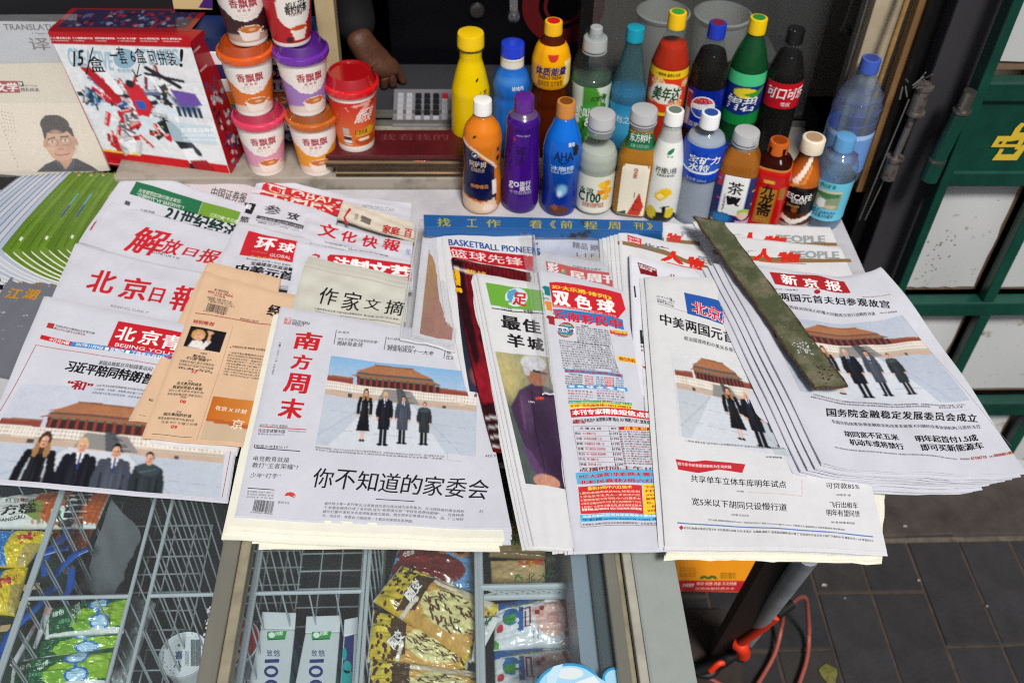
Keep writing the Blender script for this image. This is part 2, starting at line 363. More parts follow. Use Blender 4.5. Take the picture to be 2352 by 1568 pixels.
def sheet_mesh(mb, s, nu, nv, th, off=0.0, grow=(0, 0, 0, 0), jag=None):
    g = np.meshgrid(np.linspace(-grow[0], 1 + grow[2], nu + 1), np.linspace(-grow[1], 1 + grow[3], nv + 1)); U, V = g[0].ravel(), g[1].ravel()
    T = s.S(U, V, off); n = len(T); F = []
    if jag is not None:
        idx = np.arange(n).reshape(nv + 1, nu + 1)
        T[idx[:, -1], 0] += jag * nrnd.randn(nv + 1); T[idx[-1, :], 1] += jag * nrnd.randn(nu + 1)
    Bt = T.copy(); Bt[:, 2] -= th
    W = nu + 1
    for j in range(nv):
        for i in range(nu):
            a = j * W + i; F.append((a, a + W, a + W + 1, a + 1)); 
    edge = [i for i in range(W)] + [j * W + nu for j in range(1, nv + 1)] + [nv * W + i for i in range(nu - 1, -1, -1)] + [j * W for j in range(nv - 1, 0, -1)]
    for k in range(len(edge)):
        a, b = edge[k], edge[(k + 1) % len(edge)]; F.append((a, b, b + n, a + n))
    for j in range(nv):
        for i in range(nu):
            a = j * W + i + n; F.append((a, a + 1, a + W + 1, a + W))
    mb.add(np.concatenate([T, Bt]), F)
class Paper:
    def __init__(s, name, label, cat, c4, z=.01, crop='P', up=(0, -1), m=None, pages=3, gap=.0011, group=None, nu=36, nv=36, jag=None, spread=.006, ink=None, nomesh=False, **kw):
        if crop != 'P': c4 = [None if p is None else (p if len(p) == 3 else P(crop, *p)) for p in c4]
        if kw.get('mids') and crop != 'P': kw['mids'] = {k: P(crop, *p) for k, p in kw['mids'].items()}
        s.s = Sheet(c4, z, **kw); s.c = crop; s.up = up; s.pr = Print(); s.ink = ink or INK; s.ph = []
        mb = MB(); sheet_mesh(mb, s.s, nu, nv, .0003, jag=jag); r = np.random.RandomState(len(label) + int(c4[0][0]))
        for k in range(1, pages):
            g = r.rand(4) * spread; sheet_mesh(mb, s.s, 14, 14, .0003, off=-.0004 - gap * k, grow=(g[0] * .5, 0, g[2], g[3] * 1.4), jag=jag)
        s.root = mb.build(name, m or news(), smooth=True); tag(s.root, label, cat, group)
    def cc(s, x, y): return P(s.c, x, y)
    def quad(s, q4, lay): return s.s.uv([s.cc(*p) for p in q4])
    def _put(s, uv, T, col, lay, ex=0.0):
        ex = np.zeros(len(uv)) + ex
        # split large triangles so that the print follows the sheet
        for _ in range(6):
            if len(T) == 0: return
            W = s.s.S(uv[:, 0], uv[:, 1]); a, b, c = W[T[:, 0]], W[T[:, 1]], W[T[:, 2]]
            L = np.stack([np.linalg.norm(a - b, axis=1), np.linalg.norm(b - c, axis=1), np.linalg.norm(c - a, axis=1)], 1)
            big = L.max(1) > .011
            if not big.any(): break
            keep = T[~big]; new = []; nv = [uv]; n = len(uv)
            TB = T[big]; k = L[big].argmax(1)
            i0 = TB[np.arange(len(TB)), k]; i1 = TB[np.arange(len(TB)), (k + 1) % 3]; i2 = TB[np.arange(len(TB)), (k + 2) % 3]
            mid = (uv[i0] + uv[i1]) / 2; im = n + np.arange(len(TB))
            uv = np.concatenate([uv, mid]); ex = np.concatenate([ex, ex[i0]]); T = np.concatenate([keep, np.stack([i0, im, i2], 1), np.stack([im, i1, i2], 1)])
        s.pr.add(s.s.S(uv[:, 0], uv[:, 1], (.00018 + .00008 * lay) + ex), T, col)
    def T(s, txt, x0, y0, x1, y1, h, col='1a1a1e', bold=0.0, lay=3, sh=0.0, up=None):
        """text whose ink fills the strip from (x0,y0) to (x1,y1), h tall"""
        up = up or s.up; ux, uy = (up[0] + sh) * h, -h
        q = s.quad([(x0, y0), (x1, y1), (x1 + ux, y1 + uy), (x0 + ux, y0 + uy)], lay)
        V, T = glyphs(txt, bold); a, b = V[:, :1], V[:, 1:2]
        uv = (1 - a) * (1 - b) * q[0] + a * (1 - b) * q[1] + a * b * q[2] + (1 - a) * b * q[3]
        s._put(uv, T, col, lay, V[:, 2] * .000012)
    def R(s, pts, col, lay=1):
        q = s.quad(pts, lay); T = np.array(tessellate_polygon([[Vector((float(a), float(b), 0)) for a, b in q]]))
        s._put(q, T, col, lay)
    def LN(s, x0, y0, x1, y1, wd, col='2a2a30', lay=2):
        dx, dy = x1 - x0, y1 - y0; L = math.hypot(dx, dy); nx, ny = -dy / L * wd / 2, dx / L * wd / 2
        s.R([(x0 + nx, y0 + ny), (x1 + nx, y1 + ny), (x1 - nx, y1 - ny), (x0 - nx, y0 - ny)], col, lay)
    def ELL(s, cx, cy, rx, ry, col, lay=2, n=22):
        s.R([(cx + rx * math.cos(6.2832 * k / n), cy + ry * math.sin(6.2832 * k / n)) for k in range(n)], col, lay)
    def BODY(s, lines, x0, y0, x1, y1, dx, dy, h, col='3c3c42', lay=3):
        for k, t in enumerate(lines): s.T(t, x0 + dx * k, y0 + dy * k, x1 + dx * k, y1 + dy * k, h, col, 0, lay)
    def PHOTO(s, q4, p, lay=1, name='photograph', m=None):
        q = s.quad(q4, lay); a, b = p.U[:, None], p.V[:, None]
        uv = (1 - a) * (1 - b) * q[0] + a * (1 - b) * q[1] + a * b * q[2] + (1 - a) * b * q[3]
        W = p.nu + 1; i = np.arange(p.nu)[None, :] + np.arange(p.nv)[:, None] * W; i = i.ravel()
        mesh(name, s.s.S(uv[:, 0], uv[:, 1], .00018 + .00008 * lay), np.stack([i, i + W, i + W + 1, i + 1], 1), m or s.ink, s.root, p.C, True)
    def BAR(s, x0, y0, x1, y1, h, n=26, col='222226', lay=2):
        r = np.random.RandomState(int(x0)); t = 0
        ux = s.up[0] * h
        while t < .98:
            wd = r.choice([.012, .02, .03]); 
            a, b = t, min(t + wd, 1); X = lambda q: (x0 + (x1 - x0) * q, y0 + (y1 - y0) * q)
            (ax, ay), (bx, by) = X(a), X(b); s.R([(ax, ay), (bx, by), (bx + ux, by - h), (ax + ux, ay - h)], col, lay); t += wd + r.choice([.012, .02, .026])
    def done(s): s.pr.build('print', s.ink, s.root); return s
ORD = ['first', 'second', 'third', 'fourth', 'fifth', 'sixth', 'seventh', 'eighth']
def copies(pp, n, dz, name, label, cat, group, m=None, dx=-.0025, dy=-.003, jit=.0025, pages=2, start=(0, 0), jag=None):
    """further copies lying under a paper, each an object of its own"""
    for k in range(1, n + 1):
        s = pp.s; old = s.off.copy(); s.off = old + np.array([start[0] + dx * k + rnd.uniform(-jit, jit), start[1] + dy * k + rnd.uniform(-jit, jit), -dz * k])
        mb = MB()
        for j in range(pages): sheet_mesh(mb, s, 16, 16, .0004, off=-.0010 * j, grow=(rnd.random() * .004, 0, rnd.random() * .006, rnd.random() * .008), jag=jag)
        o = mb.build(name, m or news(), smooth=True); tag(o, '%s, %s below the top' % (label, ORD[k - 1] if n > 1 else 'just'), cat, group); s.off = old

# ================================================================== THE SETTING
GZ = -.80
tag(mesh('ground', [(-14, -12, GZ - .0022), (16, -12, GZ - .0022), (16, 16, GZ - .0022), (-14, 16, GZ - .0022)], [(0, 1, 2, 3)],
         mat('mortar_bed', '4c433c', rough=.95, noise=.5, nscale=30, bump=.4, bscale=150)), kind='structure')
pav = empty('pavement'); tag(pav, kind='structure')
PV = [mat('paver_grey_%d' % i, c, rough=.78, noise=.45, nscale=14, bump=.5, bscale=120) for i, c in enumerate(('323134', '2b2b2f', '353231', '2e2c2e'))]
_pm = {}
def paver_mesh(i):
    if i not in _pm:
        mb = MB(); a, b, t, c = .0556, .1266, .03, .0016
        mb.hexa([(-a, -b, -t), (a, -b, -t), (a, b, -t), (-a, b, -t), (-a, -b, -c), (a, -b, -c), (a, b, -c), (-a, b, -c)])
        mb.hexa([(-a, -b, -c), (a, -b, -c), (a, b, -c), (-a, b, -c), (-a + c, -b + c, 0), (a - c, -b + c, 0), (a - c, b - c, 0), (-a + c, b - c, 0)])
        o = mb.build('paver', PV[i], pav); _pm[i] = o.data; return o
    o = bpy.data.objects.new('paver', _pm[i]); COL.objects.link(o); o.parent = pav; return o
for ci in range(-1, 13):
    x = .692 + (ci - 1) * .1175
    for k in range(-1, 4):
        y = (1.10 if (ci // 2) % 2 == 1 else .972) + .26 * (k - 1) + .13
        if y > 1.42 or y < .5: continue
        o = paver_mesh(rnd.randrange(4)); o.location = (x, y, GZ + rnd.uniform(-.0015, .0015)); o.rotation_euler = (rnd.uniform(-.006, .006), rnd.uniform(-.006, .006), rnd.uniform(-.006, .006))
mb = MB(); mb.box(.55, 1.235, GZ - .1, 3.2, 1.9, GZ + .004); st = mb.build('kerb', mat('worn_concrete', '4f4641', rough=.9, noise=.65, nscale=9, bump=.8, bscale=45), bevel=.01); tag(st, kind='structure')
mb = MB(); mb.box(.55, 1.222, GZ - .1, 3.2, 1.2345, GZ + .001); tag(mb.build('kerb_edge', mat('kerb_edge_pale', '6e635a', rough=.9, noise=.6, nscale=40)), kind='structure')

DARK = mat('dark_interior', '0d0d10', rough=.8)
# kiosk shell
ki = empty('kiosk'); tag(ki, 'dark news kiosk with an open serving window behind the counter', 'kiosk')
mb = MB()
mb.box(-1.6, 1.66, GZ, -.46, 1.70, 1.35); mb.build('front_wall', mat('wall_dark', '17161a', rough=.7), ki)
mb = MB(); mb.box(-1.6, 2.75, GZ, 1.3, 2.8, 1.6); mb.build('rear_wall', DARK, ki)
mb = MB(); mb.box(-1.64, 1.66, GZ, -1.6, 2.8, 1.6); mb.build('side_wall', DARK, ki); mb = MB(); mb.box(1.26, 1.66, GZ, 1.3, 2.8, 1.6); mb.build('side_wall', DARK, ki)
mb = MB(); mb.box(-2.2, .98, 1.46, 2.0, 2.85, 1.52); mb.build('added_awning', mat('added_awning_grey', '3c4044', rough=.7), ki)  # unseen overhang, added to darken the sky overhead and in the bottle reflections
mb = MB(); mb.box(-1.6, 1.60, 0.95, 1.3, 1.66, 1.35); mb.build('lintel', mat('wall_dark'), ki)
mb = MB(); mb.box(-1.6, 1.4505, GZ, .68, 1.66, -.02); mb.build('lower_wall', mat('wall_dark'), ki)
# ledge and counter
mb = MB(); mb.box(-.60, 1.452, -.018, .66, 1.64, .020)
tag(mb.build('window_ledge', mat('dirty_cream_stone', '9c9488', rough=.5, col2='5c544b', nscale=14, thresh=(.52, .80), bump=.1), bevel=.003), 'long stained cream stone ledge under the serving window', 'ledge')
mb = MB(); mb.box(-1.4, .93, -.045, .665, 1.449, -.002)
tag(mb.build('counter', mat('white_board', 'c9c9cf', rough=.5, noise=.25, nscale=12), bevel=.002), 'white counter board that carries bottles and newspapers', 'counter')
mb = MB(); mb.box(-.6, 1.655, -.03, .7, 1.86, .012)
tag(mb.build('inner_counter', mat('patterned_cloth', '2e2e33', rough=.8, col2='2c2d31', nscale=60, thresh=(.5, .6))), 'grey speckled cloth-covered desk inside the dark window', 'desk')
tr = empty('window_track'); tag(tr, 'pair of thin pale metal sliding rails in front of the calculator', 'window rail')
for y0, z in ((1.617, .03), (1.645, .034)):
    mb = MB(); mb.box(-.6, y0, .020, .66, y0 + .006, z); mb.build('rail', mat('pale_aluminium', '8e8d88', rough=.4, metal=.6, noise=.3, nscale=30), tr)
# cream post left of the opening
def vpost(c, x0, x1, row, y, d, z0=.0, z1=1.3):
    a = uny(P(c, x0, row), y)[0]; b = uny(P(c, x1, row), y)[0]; return (a, y, z0, b, y + d, z1)
def post(name, label, cat, c, x0, x1, row, y, d, m, z0=0.02, z1=1.3, bevel=.002):
    mb = MB(); mb.box(*vpost(c, x0, x1, row, y, d, z0, z1)); return tag(mb.build(name, m, bevel=bevel), label, cat)
CREAM = mat('cream_paint', 'c8b48c', rough=.55, noise=.25, nscale=8)
post('window_post', 'cream painted wooden post beside the stacked cups', 'post', 'B', 838, 968, 400, 1.6, .04, CREAM)
# right-hand frames
post('sliding_frame', 'narrow silver window frame beside the tall blue water bottle', 'window frame', 'E', 222, 250, 440, 1.52, .02, mat('pale_aluminium'), z1=1.0)
post('rubber_seal', 'thin dark green seal strip along the silver window frame', 'seal strip', 'E', 252, 262, 440, 1.515, .02, mat('dark_green', '0d3a2c', rough=.5), z1=1.0)
post('door_jamb', 'wide cream jamb panel behind the bamboo stick', 'jamb', 'E', 266, 478, 440, 1.50, .03, mat('jamb_cream', 'cfc0a2', rough=.55, noise=.35, nscale=7), z0=-.01, z1=1.0)
post('wood_strip', 'narrow brown wooden strip between cream jamb and black frame', 'strip', 'E', 480, 534, 440, 1.462, .02, mat('old_wood', 'a67c50', rough=.6, noise=.5, nscale=25, stretch=(1, 1, .1)), z0=-.02, z1=1.0)
post('steel_upright', 'narrow black steel door frame beside the brown strip', 'frame', 'E', 536, 566, 440, 1.45, .05, mat('black_steel', '1d1b1c', rough=.4, metal=.3, noise=.4, nscale=20), z0=-.5, z1=1.0)
post('steel_channel', 'black steel channel behind the rusty bolt', 'frame', 'E', 562, 665, 440, 1.47, .05, mat('black_void', '08080a', rough=.5), z0=-.5, z1=1.0)
col = post('column', 'dark charcoal kiosk column with rust along its edge', 'column', 'E', 672, 900, 440, 1.435, .12, mat('charcoal_paint', '37363b', rough=.5, col2='3c2216', nscale=5, thresh=(.62, .70)), z0=GZ, z1=1.1, bevel=.004)
# pull-bolt on the frame
pb = empty('slide_bolt'); tag(pb, 'long rusty steel slide bolt on the dark column', 'bolt')
RUST = mat('rusty_steel', '8a8580', rough=.42, metal=.7, col2='4c2c1a', nscale=70, thresh=(.5, .66), bump=.3)
def ptE(x, y, yy): return uny(P('E', x, y), yy)
yy = 1.425
mb = MB(); mb.tube([ptE(650, 455, yy), ptE(600, 590, yy)], .0125, 14); mb.build('sleeve', RUST, pb, True)
mb = MB(); mb.tube([ptE(605, 575, yy), ptE(495, 830, yy)], .006, 12); mb.build('rod', RUST, pb, True)
mb = MB(); mb.tube([ptE(500, 820, yy), ptE(458, 930, yy)], .0125, 14); mb.build('sleeve', RUST, pb, True)
for (x, y) in ((652, 452), (605, 588), (498, 826)):
    a = ptE(x, y, yy); mb = MB(); mb.tube([a + (0, 0, .003), a - (0, 0, .003)], .0150, 16); mb.build('collar', RUST, pb, True)
mb = MB()
for k in range(9):
    a = ptE(600, 420, yy) + np.array([rnd.uniform(-.02, .02), -.004, rnd.uniform(-.012, .012)]); mb.tube([a, a + np.array([rnd.uniform(-.02, .02), -.008, rnd.uniform(-.02, .02)])], .0012, 5)
tag(mb.build('wire_knot', mat('pale_aluminium'), None), 'knotted scrap of thin wire at the top of the rusty bolt', 'wire')
mb = MB(); pts = [ptE(570, 520, yy), ptE(470, 760, yy), ptE(310, 1150, yy)]; mb.tube(pts, .0013, 5); mb.tube([ptE(590, 600, yy), ptE(430, 960, yy), ptE(340, 1150, yy)], .0013, 5)
tag(mb.build('cord', mat('pale_aluminium')), 'thin pale cord hanging below the rusty bolt to the papers', 'cord')
# bamboo stick
mb = MB(); a = ptE(300, 770, 1.45); b = ptE(560, 0, 1.47); c = a + (b - a) * 1.3
pts = [a + (c - a) * t for t in np.linspace(0, 1, 12)]; mb.tube(pts, [.0046 + .0006 * (k % 3 == 0) for k in range(12)], 10)
tag(mb.build('bamboo_stick', mat('bamboo', 'a8834c', rough=.45, noise=.4, nscale=40), None, True), 'long thin bamboo stick leaning on the cream jamb', 'stick')

# green side door with white panels
gd = empty('green_door', (0, 0, 0)); tag(gd, 'green steel lattice door with white panels and yellow emblem', 'door')
GY = 1.40
GREEN = mat('green_enamel', '0b493b', rough=.42, col2='07352b', nscale=9, coat=.2, bump=.08)
def dx(c, x, y): return uny(P(c, x, y), GY)[[0, 2]]
def rail(c, x0, y0, x1, y1, th=.018, name='rail', m=None, d=.0):
    a = dx(c, x0, y0); b = dx(c, x1, y1); mb = MB(); mb.box(min(a[0], b[0]), GY - th + d, min(a[1], b[1]), max(a[0], b[0]), GY + d, max(a[1], b[1])); return mb.build(name, m or GREEN, gd, bevel=.002)
xL0 = dx('E', 905, 440)[0]; xL1 = dx('E', 960, 440)[0]; XR = 1.62
mb = MB(); mb.box(xL0, GY - .02, GZ + .03, xL1, GY + .012, 1.0); mb.build('frame_post', GREEN, gd, bevel=.003)
Z = lambda c, x, y: dx(c, x, y)[1]
zr = [(Z('E', 1050, 505), Z('E', 1050, 405)), (Z('E', 1050, 945), Z('E', 1050, 870)), (Z('P', 2200, 712), Z('P', 2200, 682)), (Z('P', 2320, 940), Z('P', 2320, 912)), (Z('P', 2330, 1116), Z('P', 2330, 1096))]
for a, b in zr:
    mb = MB(); mb.box(xL1 - .001, GY - .018, a, XR, GY + .01, b); mb.build('rail', GREEN, gd, bevel=.003)
mb = MB(); mb.box(xL1, GY - .010, zr[1][1] + .001, XR, GY - .002, zr[0][0] - .001); em = mb.build('emblem_panel', GREEN, gd)
xb = dx('P', 2200, 790)[0]; bw = .022
mb = MB(); mb.box(xb, GY - .016, zr[2][1] + .001, xb + .03, GY + .008, zr[1][0] - .001) ; 
xa = dx('P', 2290, 600)[0]
mb = MB(); mb.box(xa, GY - .016, zr[2][1] + .001, xa + .022, GY + .008, zr[1][0] - .001); mb.build('bar', GREEN, gd, bevel=.002)
xa2 = dx('P', 2222, 760)[0]
mb = MB(); mb.box(xa2, GY - .016, zr[3][1] + .001, xa2 + .022, GY + .008, zr[2][0] - .001); mb.build('bar', GREEN, gd, bevel=.002)
xa3 = dx('P', 2330, 980)[0]
mb = MB(); mb.box(xa3, GY - .016, zr[4][1] + .001, xa3 + .022, GY + .008, zr[3][0] - .001); mb.build('bar', GREEN, gd, bevel=.002)
WP = mat('white_panel_spotted', 'c4c7c8', rough=.6, col2='8a7c68', nscale=34, thresh=(.60, .70), bump=.1)
TAPE = mat('brown_edge_tape', '8a705a', rough=.7, noise=.3)
def panel(x0, z0, x1, z1, inset=.012, y=.016):
    mb = MB(); n = 10; V = []; F = []
    for j in range(n + 1):
        for i in range(n + 1):
            u, v = i / n, j / n
            ex = (rnd.random() - .5) * .004 if i in (0, n) else 0; ez = (rnd.random() - .5) * .004 if j in (0, n) else 0
            V.append((x0 + inset + (x1 - x0 - 2 * inset) * u + ex, GY + y - .008 * math.sin(3.1 * u) * math.sin(3.1 * v), z0 + inset + (z1 - z0 - 2 * inset) * v + ez))
    for j in range(n):
        for i in range(n): a = j * (n + 1) + i; F.append((a, a + 1, a + n + 2, a + n + 1))
    p = mesh('panel', V, F, WP, gd, None, True)
    pr = Print(); r = np.random.RandomState(int(abs(x0 * 1000 + z0 * 777)) % 9999)
    cxs = [(r.uniform(.2, .8), r.uniform(.3, .8)) for _ in range(2)]
    for k in range(46):
        cx_, cz_ = cxs[k % 2] if k < 30 else (r.rand(), r.rand()); u = min(.93, max(.07, cx_ + r.randn() * .09)); v = min(.93, max(.07, cz_ + r.randn() * .12)); sz = r.uniform(.0007, .0028) * (1 if k < 30 else .6)
        X = x0 + inset + (x1 - x0 - 2 * inset) * u; ZZ = z0 + inset + (z1 - z0 - 2 * inset) * v; Y = GY + y - .008 * math.sin(3.1 * u) * math.sin(3.1 * v) - .0006
        pr.add([(X + sz * r.uniform(.5, 1) * math.cos(t), Y, ZZ + sz * r.uniform(.4, 1) * math.sin(t)) for t in np.linspace(0, 5.5, 8)], [[0, i, i + 1] for i in range(1, 7)], ['7c6c54', '8f8672', '5f5648'][k % 3])
    pr.build('dirt_spots', mat('dirt', attr=True, rough=.9), p)
    mb = MB(); mb.box(x0 + .004, GY + .020, z0 + .003, x1 - .003, GY + .026, z1 - .003); mb.build('backing', TAPE, gd)
panel(xL1, zr[0][1], 1.25, .9, .02); panel(xL1, zr[2][1], xa, zr[1][0], .012); panel(xa + .022, zr[2][1], XR, zr[1][0]); panel(xL1, zr[3][1], xa2, zr[2][0]); panel(xa2 + .022, zr[3][1], XR, zr[2][0])
panel(xL1, zr[4][1], xa3, zr[3][0]); panel(xa3 + .022, zr[4][1], XR, zr[3][0]); panel(xL1, GZ + .04, XR, zr[4][0])
# emblem: the slanted post sign, in bars
ep = Print(); Zp = GY - .0125
def epoly(pts):
    q = [(dx('E', x, y)) for x, y in pts]; ep.add([(a[0], Zp - .00004 * len(ep.V), a[1]) for a in q], np.array(tessellate_polygon([[Vector((float(a[0]), float(a[1]), 0)) for a in q]])), 'd8b93a')
for pts in ([(1020, 690), (1088, 690), (1110, 650), (1140, 622), (1240, 622), (1230, 640), (1150, 640), (1130, 672), (1210, 672), (1195, 700), (1085, 718), (1005, 718)],
            [(1020, 690), (1045, 690), (1012, 748), (983, 748)], [(1005, 733), (1140, 733), (1130, 748), (983, 748)], [(1142, 690), (1170, 690), (1130, 760), (1105, 760)],
            [(1030, 757), (1052, 757), (1025, 800), (1005, 800)], [(1012, 785), (1110, 785), (1118, 816), (988, 816)], [(1150, 735), (1175, 735), (1118, 816), (1085, 800)],
            [(1060, 700), (1080, 700), (1045, 748), (1025, 748)]):
    epoly(pts)
ep.build('emblem', mat('yellow_paint', attr=True, rough=.5), em)
for (x, y0, y1) in ((878, 480, 580), ):
    pass
hg = [('E', 893, 478, 845, 585), ]
mb = MB(); a = uny(P('E', 893, 476), 1.38); b = uny(P('E', 848, 580), 1.38); mb.tube([a, b], .0105, 14); mb.build('hinge_pin', mat('steel_bright', '8b8880', rough=.35, metal=.9), gd, True)
mb = MB(); a2 = uny(P('E', 848, 578), 1.38); b2 = uny(P('E', 720, 830), 1.38); mb.tube([a2, b2], .0135, 14); mb.build('hinge_tube', GREEN, gd, True)
mb = MB(); mb.tube([b2 + (0, 0, .002), b2 - (0, 0, .003)], .0150, 14); mb.tube([a2 + (0, 0, .002), a2 - (0, 0, .002)], .0150, 14); mb.build('hinge_ring', mat('steel_bright'), gd, True)
mb = MB(); b3 = uny(P('E', 672, 935), 1.38); mb.tube([b2 - (0, 0, .004), b3], .0150, 14); mb.build('hinge_tube', GREEN, gd, True)

# ================================================================== FREEZER
fz = empty('chest_freezer'); tag(fz, 'grey chest freezer with sliding glass lids under the newspapers', 'freezer')
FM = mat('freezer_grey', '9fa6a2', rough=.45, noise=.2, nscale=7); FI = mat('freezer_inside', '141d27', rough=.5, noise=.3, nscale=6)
SIL = mat('brushed_frame', 'a9a79a', rough=.38, metal=.55, noise=.25, nscale=12, stretch=(1, .1, 1)); BEI = mat('beige_plastic', 'a39c86', rough=.5, noise=.35, nscale=30)
Y0, Y1 = .12, .925
def fbox(n, x0, y0, z0, x1, y1, z1, m, bev=.002): mb = MB(); mb.box(x0, y0, z0, x1, y1, z1); return mb.build(n, m, fz, bevel=bev)
fbox('outer_wall', .208, Y0, GZ + .05, .262, Y1, -.0225, FM, .006); fbox('rim', .2085, Y0, -.022, .2635, Y1, -.006, FM, .004)
fbox('rim_strip', .197, Y0, -.021, .208, Y1, -.003, mat('off_white', 'b9b6a8', rough=.5, noise=.3)); fbox('rim_groove', .189, Y0, -.022, .1965, Y1, -.014, BEI)
fbox('side_frame', .1735, Y0, -.022, .1885, Y1, -.004, SIL); fbox('channel', .159, Y0, -.05, .173, Y1, -.024, mat('channel_dark', '5d6a70', rough=.35, metal=.4))
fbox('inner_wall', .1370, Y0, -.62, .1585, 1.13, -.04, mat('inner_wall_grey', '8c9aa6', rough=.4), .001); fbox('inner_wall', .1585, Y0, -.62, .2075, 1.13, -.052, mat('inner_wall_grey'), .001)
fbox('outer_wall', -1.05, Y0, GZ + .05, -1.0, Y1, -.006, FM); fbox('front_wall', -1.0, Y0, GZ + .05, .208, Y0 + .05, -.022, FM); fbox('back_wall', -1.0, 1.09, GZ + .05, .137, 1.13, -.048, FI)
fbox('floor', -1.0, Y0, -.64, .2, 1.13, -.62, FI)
fbox('divider', -.296, Y0 + .002, -.020, -.275, Y1 - .002, .001, SIL); fbox('divider_edge', -.2748, Y0 + .002, -.028, -.262, Y1 - .002, -.004, BEI)
GL = film('lid_glass', 'eef6f8', .04, .03, 1.3)
for (x0, x1, z) in ((-1.0, -.2962, -.012), (-.2618, .1733, -.016)):
    mesh('lid_glass', [(x0, Y0, z), (x1, Y0, z), (x1, Y1, z), (x0, Y1, z)], [(0, 1, 2, 3)], GL, fz)

# wire baskets
WIRE = mat('white_wire', 'b8c0c4', rough=.4, noise=.15)
def basket(label, x0, x1, y0, y1, zt, zb, rails=(), step=.034, grp='white wire baskets in the freezer', bottom=True, sides='lrbf'):
    b = empty('wire_basket', ((x0 + x1) / 2, (y0 + y1) / 2, zb)); tag(b, label, 'basket', grp); o = np.array(b.location)
    r = .0012; R2 = .0028
    mb = MB(); c = [(x0, y0), (x1, y0), (x1, y1), (x0, y1)]
    mb.tube([np.array((*p, zt)) - o for p in c + c[:1]], R2, 8); mb.build('top_rail', WIRE, b, True)
    def side(pa, pb):
        m = MB(); n = max(2, int(np.hypot(pb[0] - pa[0], pb[1] - pa[1]) / step))
        for k in range(1, n):
            t = k / n; p = (pa[0] + (pb[0] - pa[0]) * t, pa[1] + (pb[1] - pa[1]) * t)
            m.tube([np.array((*p, zt)) - o, np.array((*p, zb)) - o], r, 6)
        for z in (zb + .002,):
            m.tube([np.array((*pa, z)) - o, np.array((*pb, z)) - o], r, 6)
        tag(m.build('side_grid', WIRE, b, True), kind='stuff')
    if 'f' in sides: side(c[0], c[1])
    if 'r' in sides: side(c[1], c[2])
    if 'b' in sides: side(c[2], c[3])
    if 'l' in sides: side(c[3], c[0])
    if bottom:
        m = MB()
        for x in np.arange(x0 + step, x1, step): m.tube([np.array((x, y0, zb)) - o, np.array((x, y1, zb)) - o], r, 6)
        for y in np.arange(y0 + step, y1, step): m.tube([np.array((x0, y, zb + .002)) - o, np.array((x1, y, zb + .002)) - o], r, 6)
        tag(m.build('bottom_grid', WIRE, b, True), kind='stuff')
    for (pa, pb) in rails:
        m = MB(); m.tube([np.array((*pa, zt)) - o, np.array((*pb, zt)) - o], R2, 8); m.build('cross_rail', WIRE, b, True)
        m = MB(); n = max(2, int(np.hypot(pb[0] - pa[0], pb[1] - pa[1]) / step))
        for k in range(1, n):
            t = k / n; p = (pa[0] + (pb[0] - pa[0]) * t, pa[1] + (pb[1] - pa[1]) * t); m.tube([np.array((*p, zt)) - o, np.array((*p, zt - .16)) - o], r, 6)
        tag(m.build('divider_grid', WIRE, b, True), kind='stuff')
ZT = -.105
basket('white wire basket holding waffle ice creams and blue popsicle bags', -.80, -.566, .38, 1.02, ZT, -.33, sides='rb')
basket('white wire basket holding the green melon ice pops', -.562, -.432, .38, 1.02, ZT, -.40, rails=[((-.562, .705), (-.432, .705))])
basket('deep white wire basket around the white tub lid', -.407, -.276, .38, 1.02, ZT, -.44, rails=[((-.407, .705), (-.276, .705))], sides='lb')
basket('white wire basket holding the long milk cartons', -.272, -.132, .38, 1.02, ZT, -.40, rails=[((-.272, .705), (-.132, .705))], sides='lbr')
basket('white wire basket holding leopard spotted wrappers', -.126, .017, .38, 1.02, ZT, -.30, sides='lbr', bottom=False)
# coated frame with diamond mesh, right compartment
rb = empty('wire_basket', (.09, .6, -.3)); tag(rb, 'white coated basket with diamond mesh panel at the right', 'basket', 'white wire baskets in the freezer'); o = np.array(rb.location)
mb = MB(); zz = -.105
for a, b in (((.022, .38), (.022, .91)), ((.163, .38), (.163, .91)), ((.022, .910), (.163, .910)), ((.022, .707), (.163, .707)), ((.022, .7065), (.163, .7065))):
    mb.tube([np.array((*a, zz if a[1] != .7065 else zz - .024)) - o, np.array((*b, zz if a[1] != .7065 else zz - .024)) - o], .0045, 8)
mb.build('frame', WIRE, rb, True)
mb = MB()
for k in range(-3, 14):
    for s in (1, -1):
        pts = []
        for t in (0, 1):
            x = .022 + (k + (t if s > 0 else -t) * 3) * .0141 if s > 0 else .022 + (k + 3 - 3 * t) * .0141
            pts.append(np.array((x, .707, zz - .024 * t)))
        a, b = pts
        lo, hi = .022, .163
        if min(a[0], b[0]) < lo - .001 or max(a[0], b[0]) > hi + .001: continue
        mb.tube([a - o, b - o], .0017, 6)
tag(mb.build('diamond_mesh', WIRE, rb, True), kind='stuff')
mb = MB()
for y in np.arange(.40, .9, .034):
    for x in (.022, .163): mb.tube([np.array((x, y, zz)) - o, np.array((x, y, -.34)) - o], .002, 6)
tag(mb.build('side_grid', WIRE, rb, True), kind='stuff')

# ================================================================== NEWSPAPERS AND MAGAZINES
RED = 'c4202c'; DRED = '9e1620'; BLK = '17171b'
NW = news('cfd1da'); NWW = news('dadbdd'); CRM = news('ecebdc', .6); SAL = news('dfbd9c'); PAL = news('cdcec2')
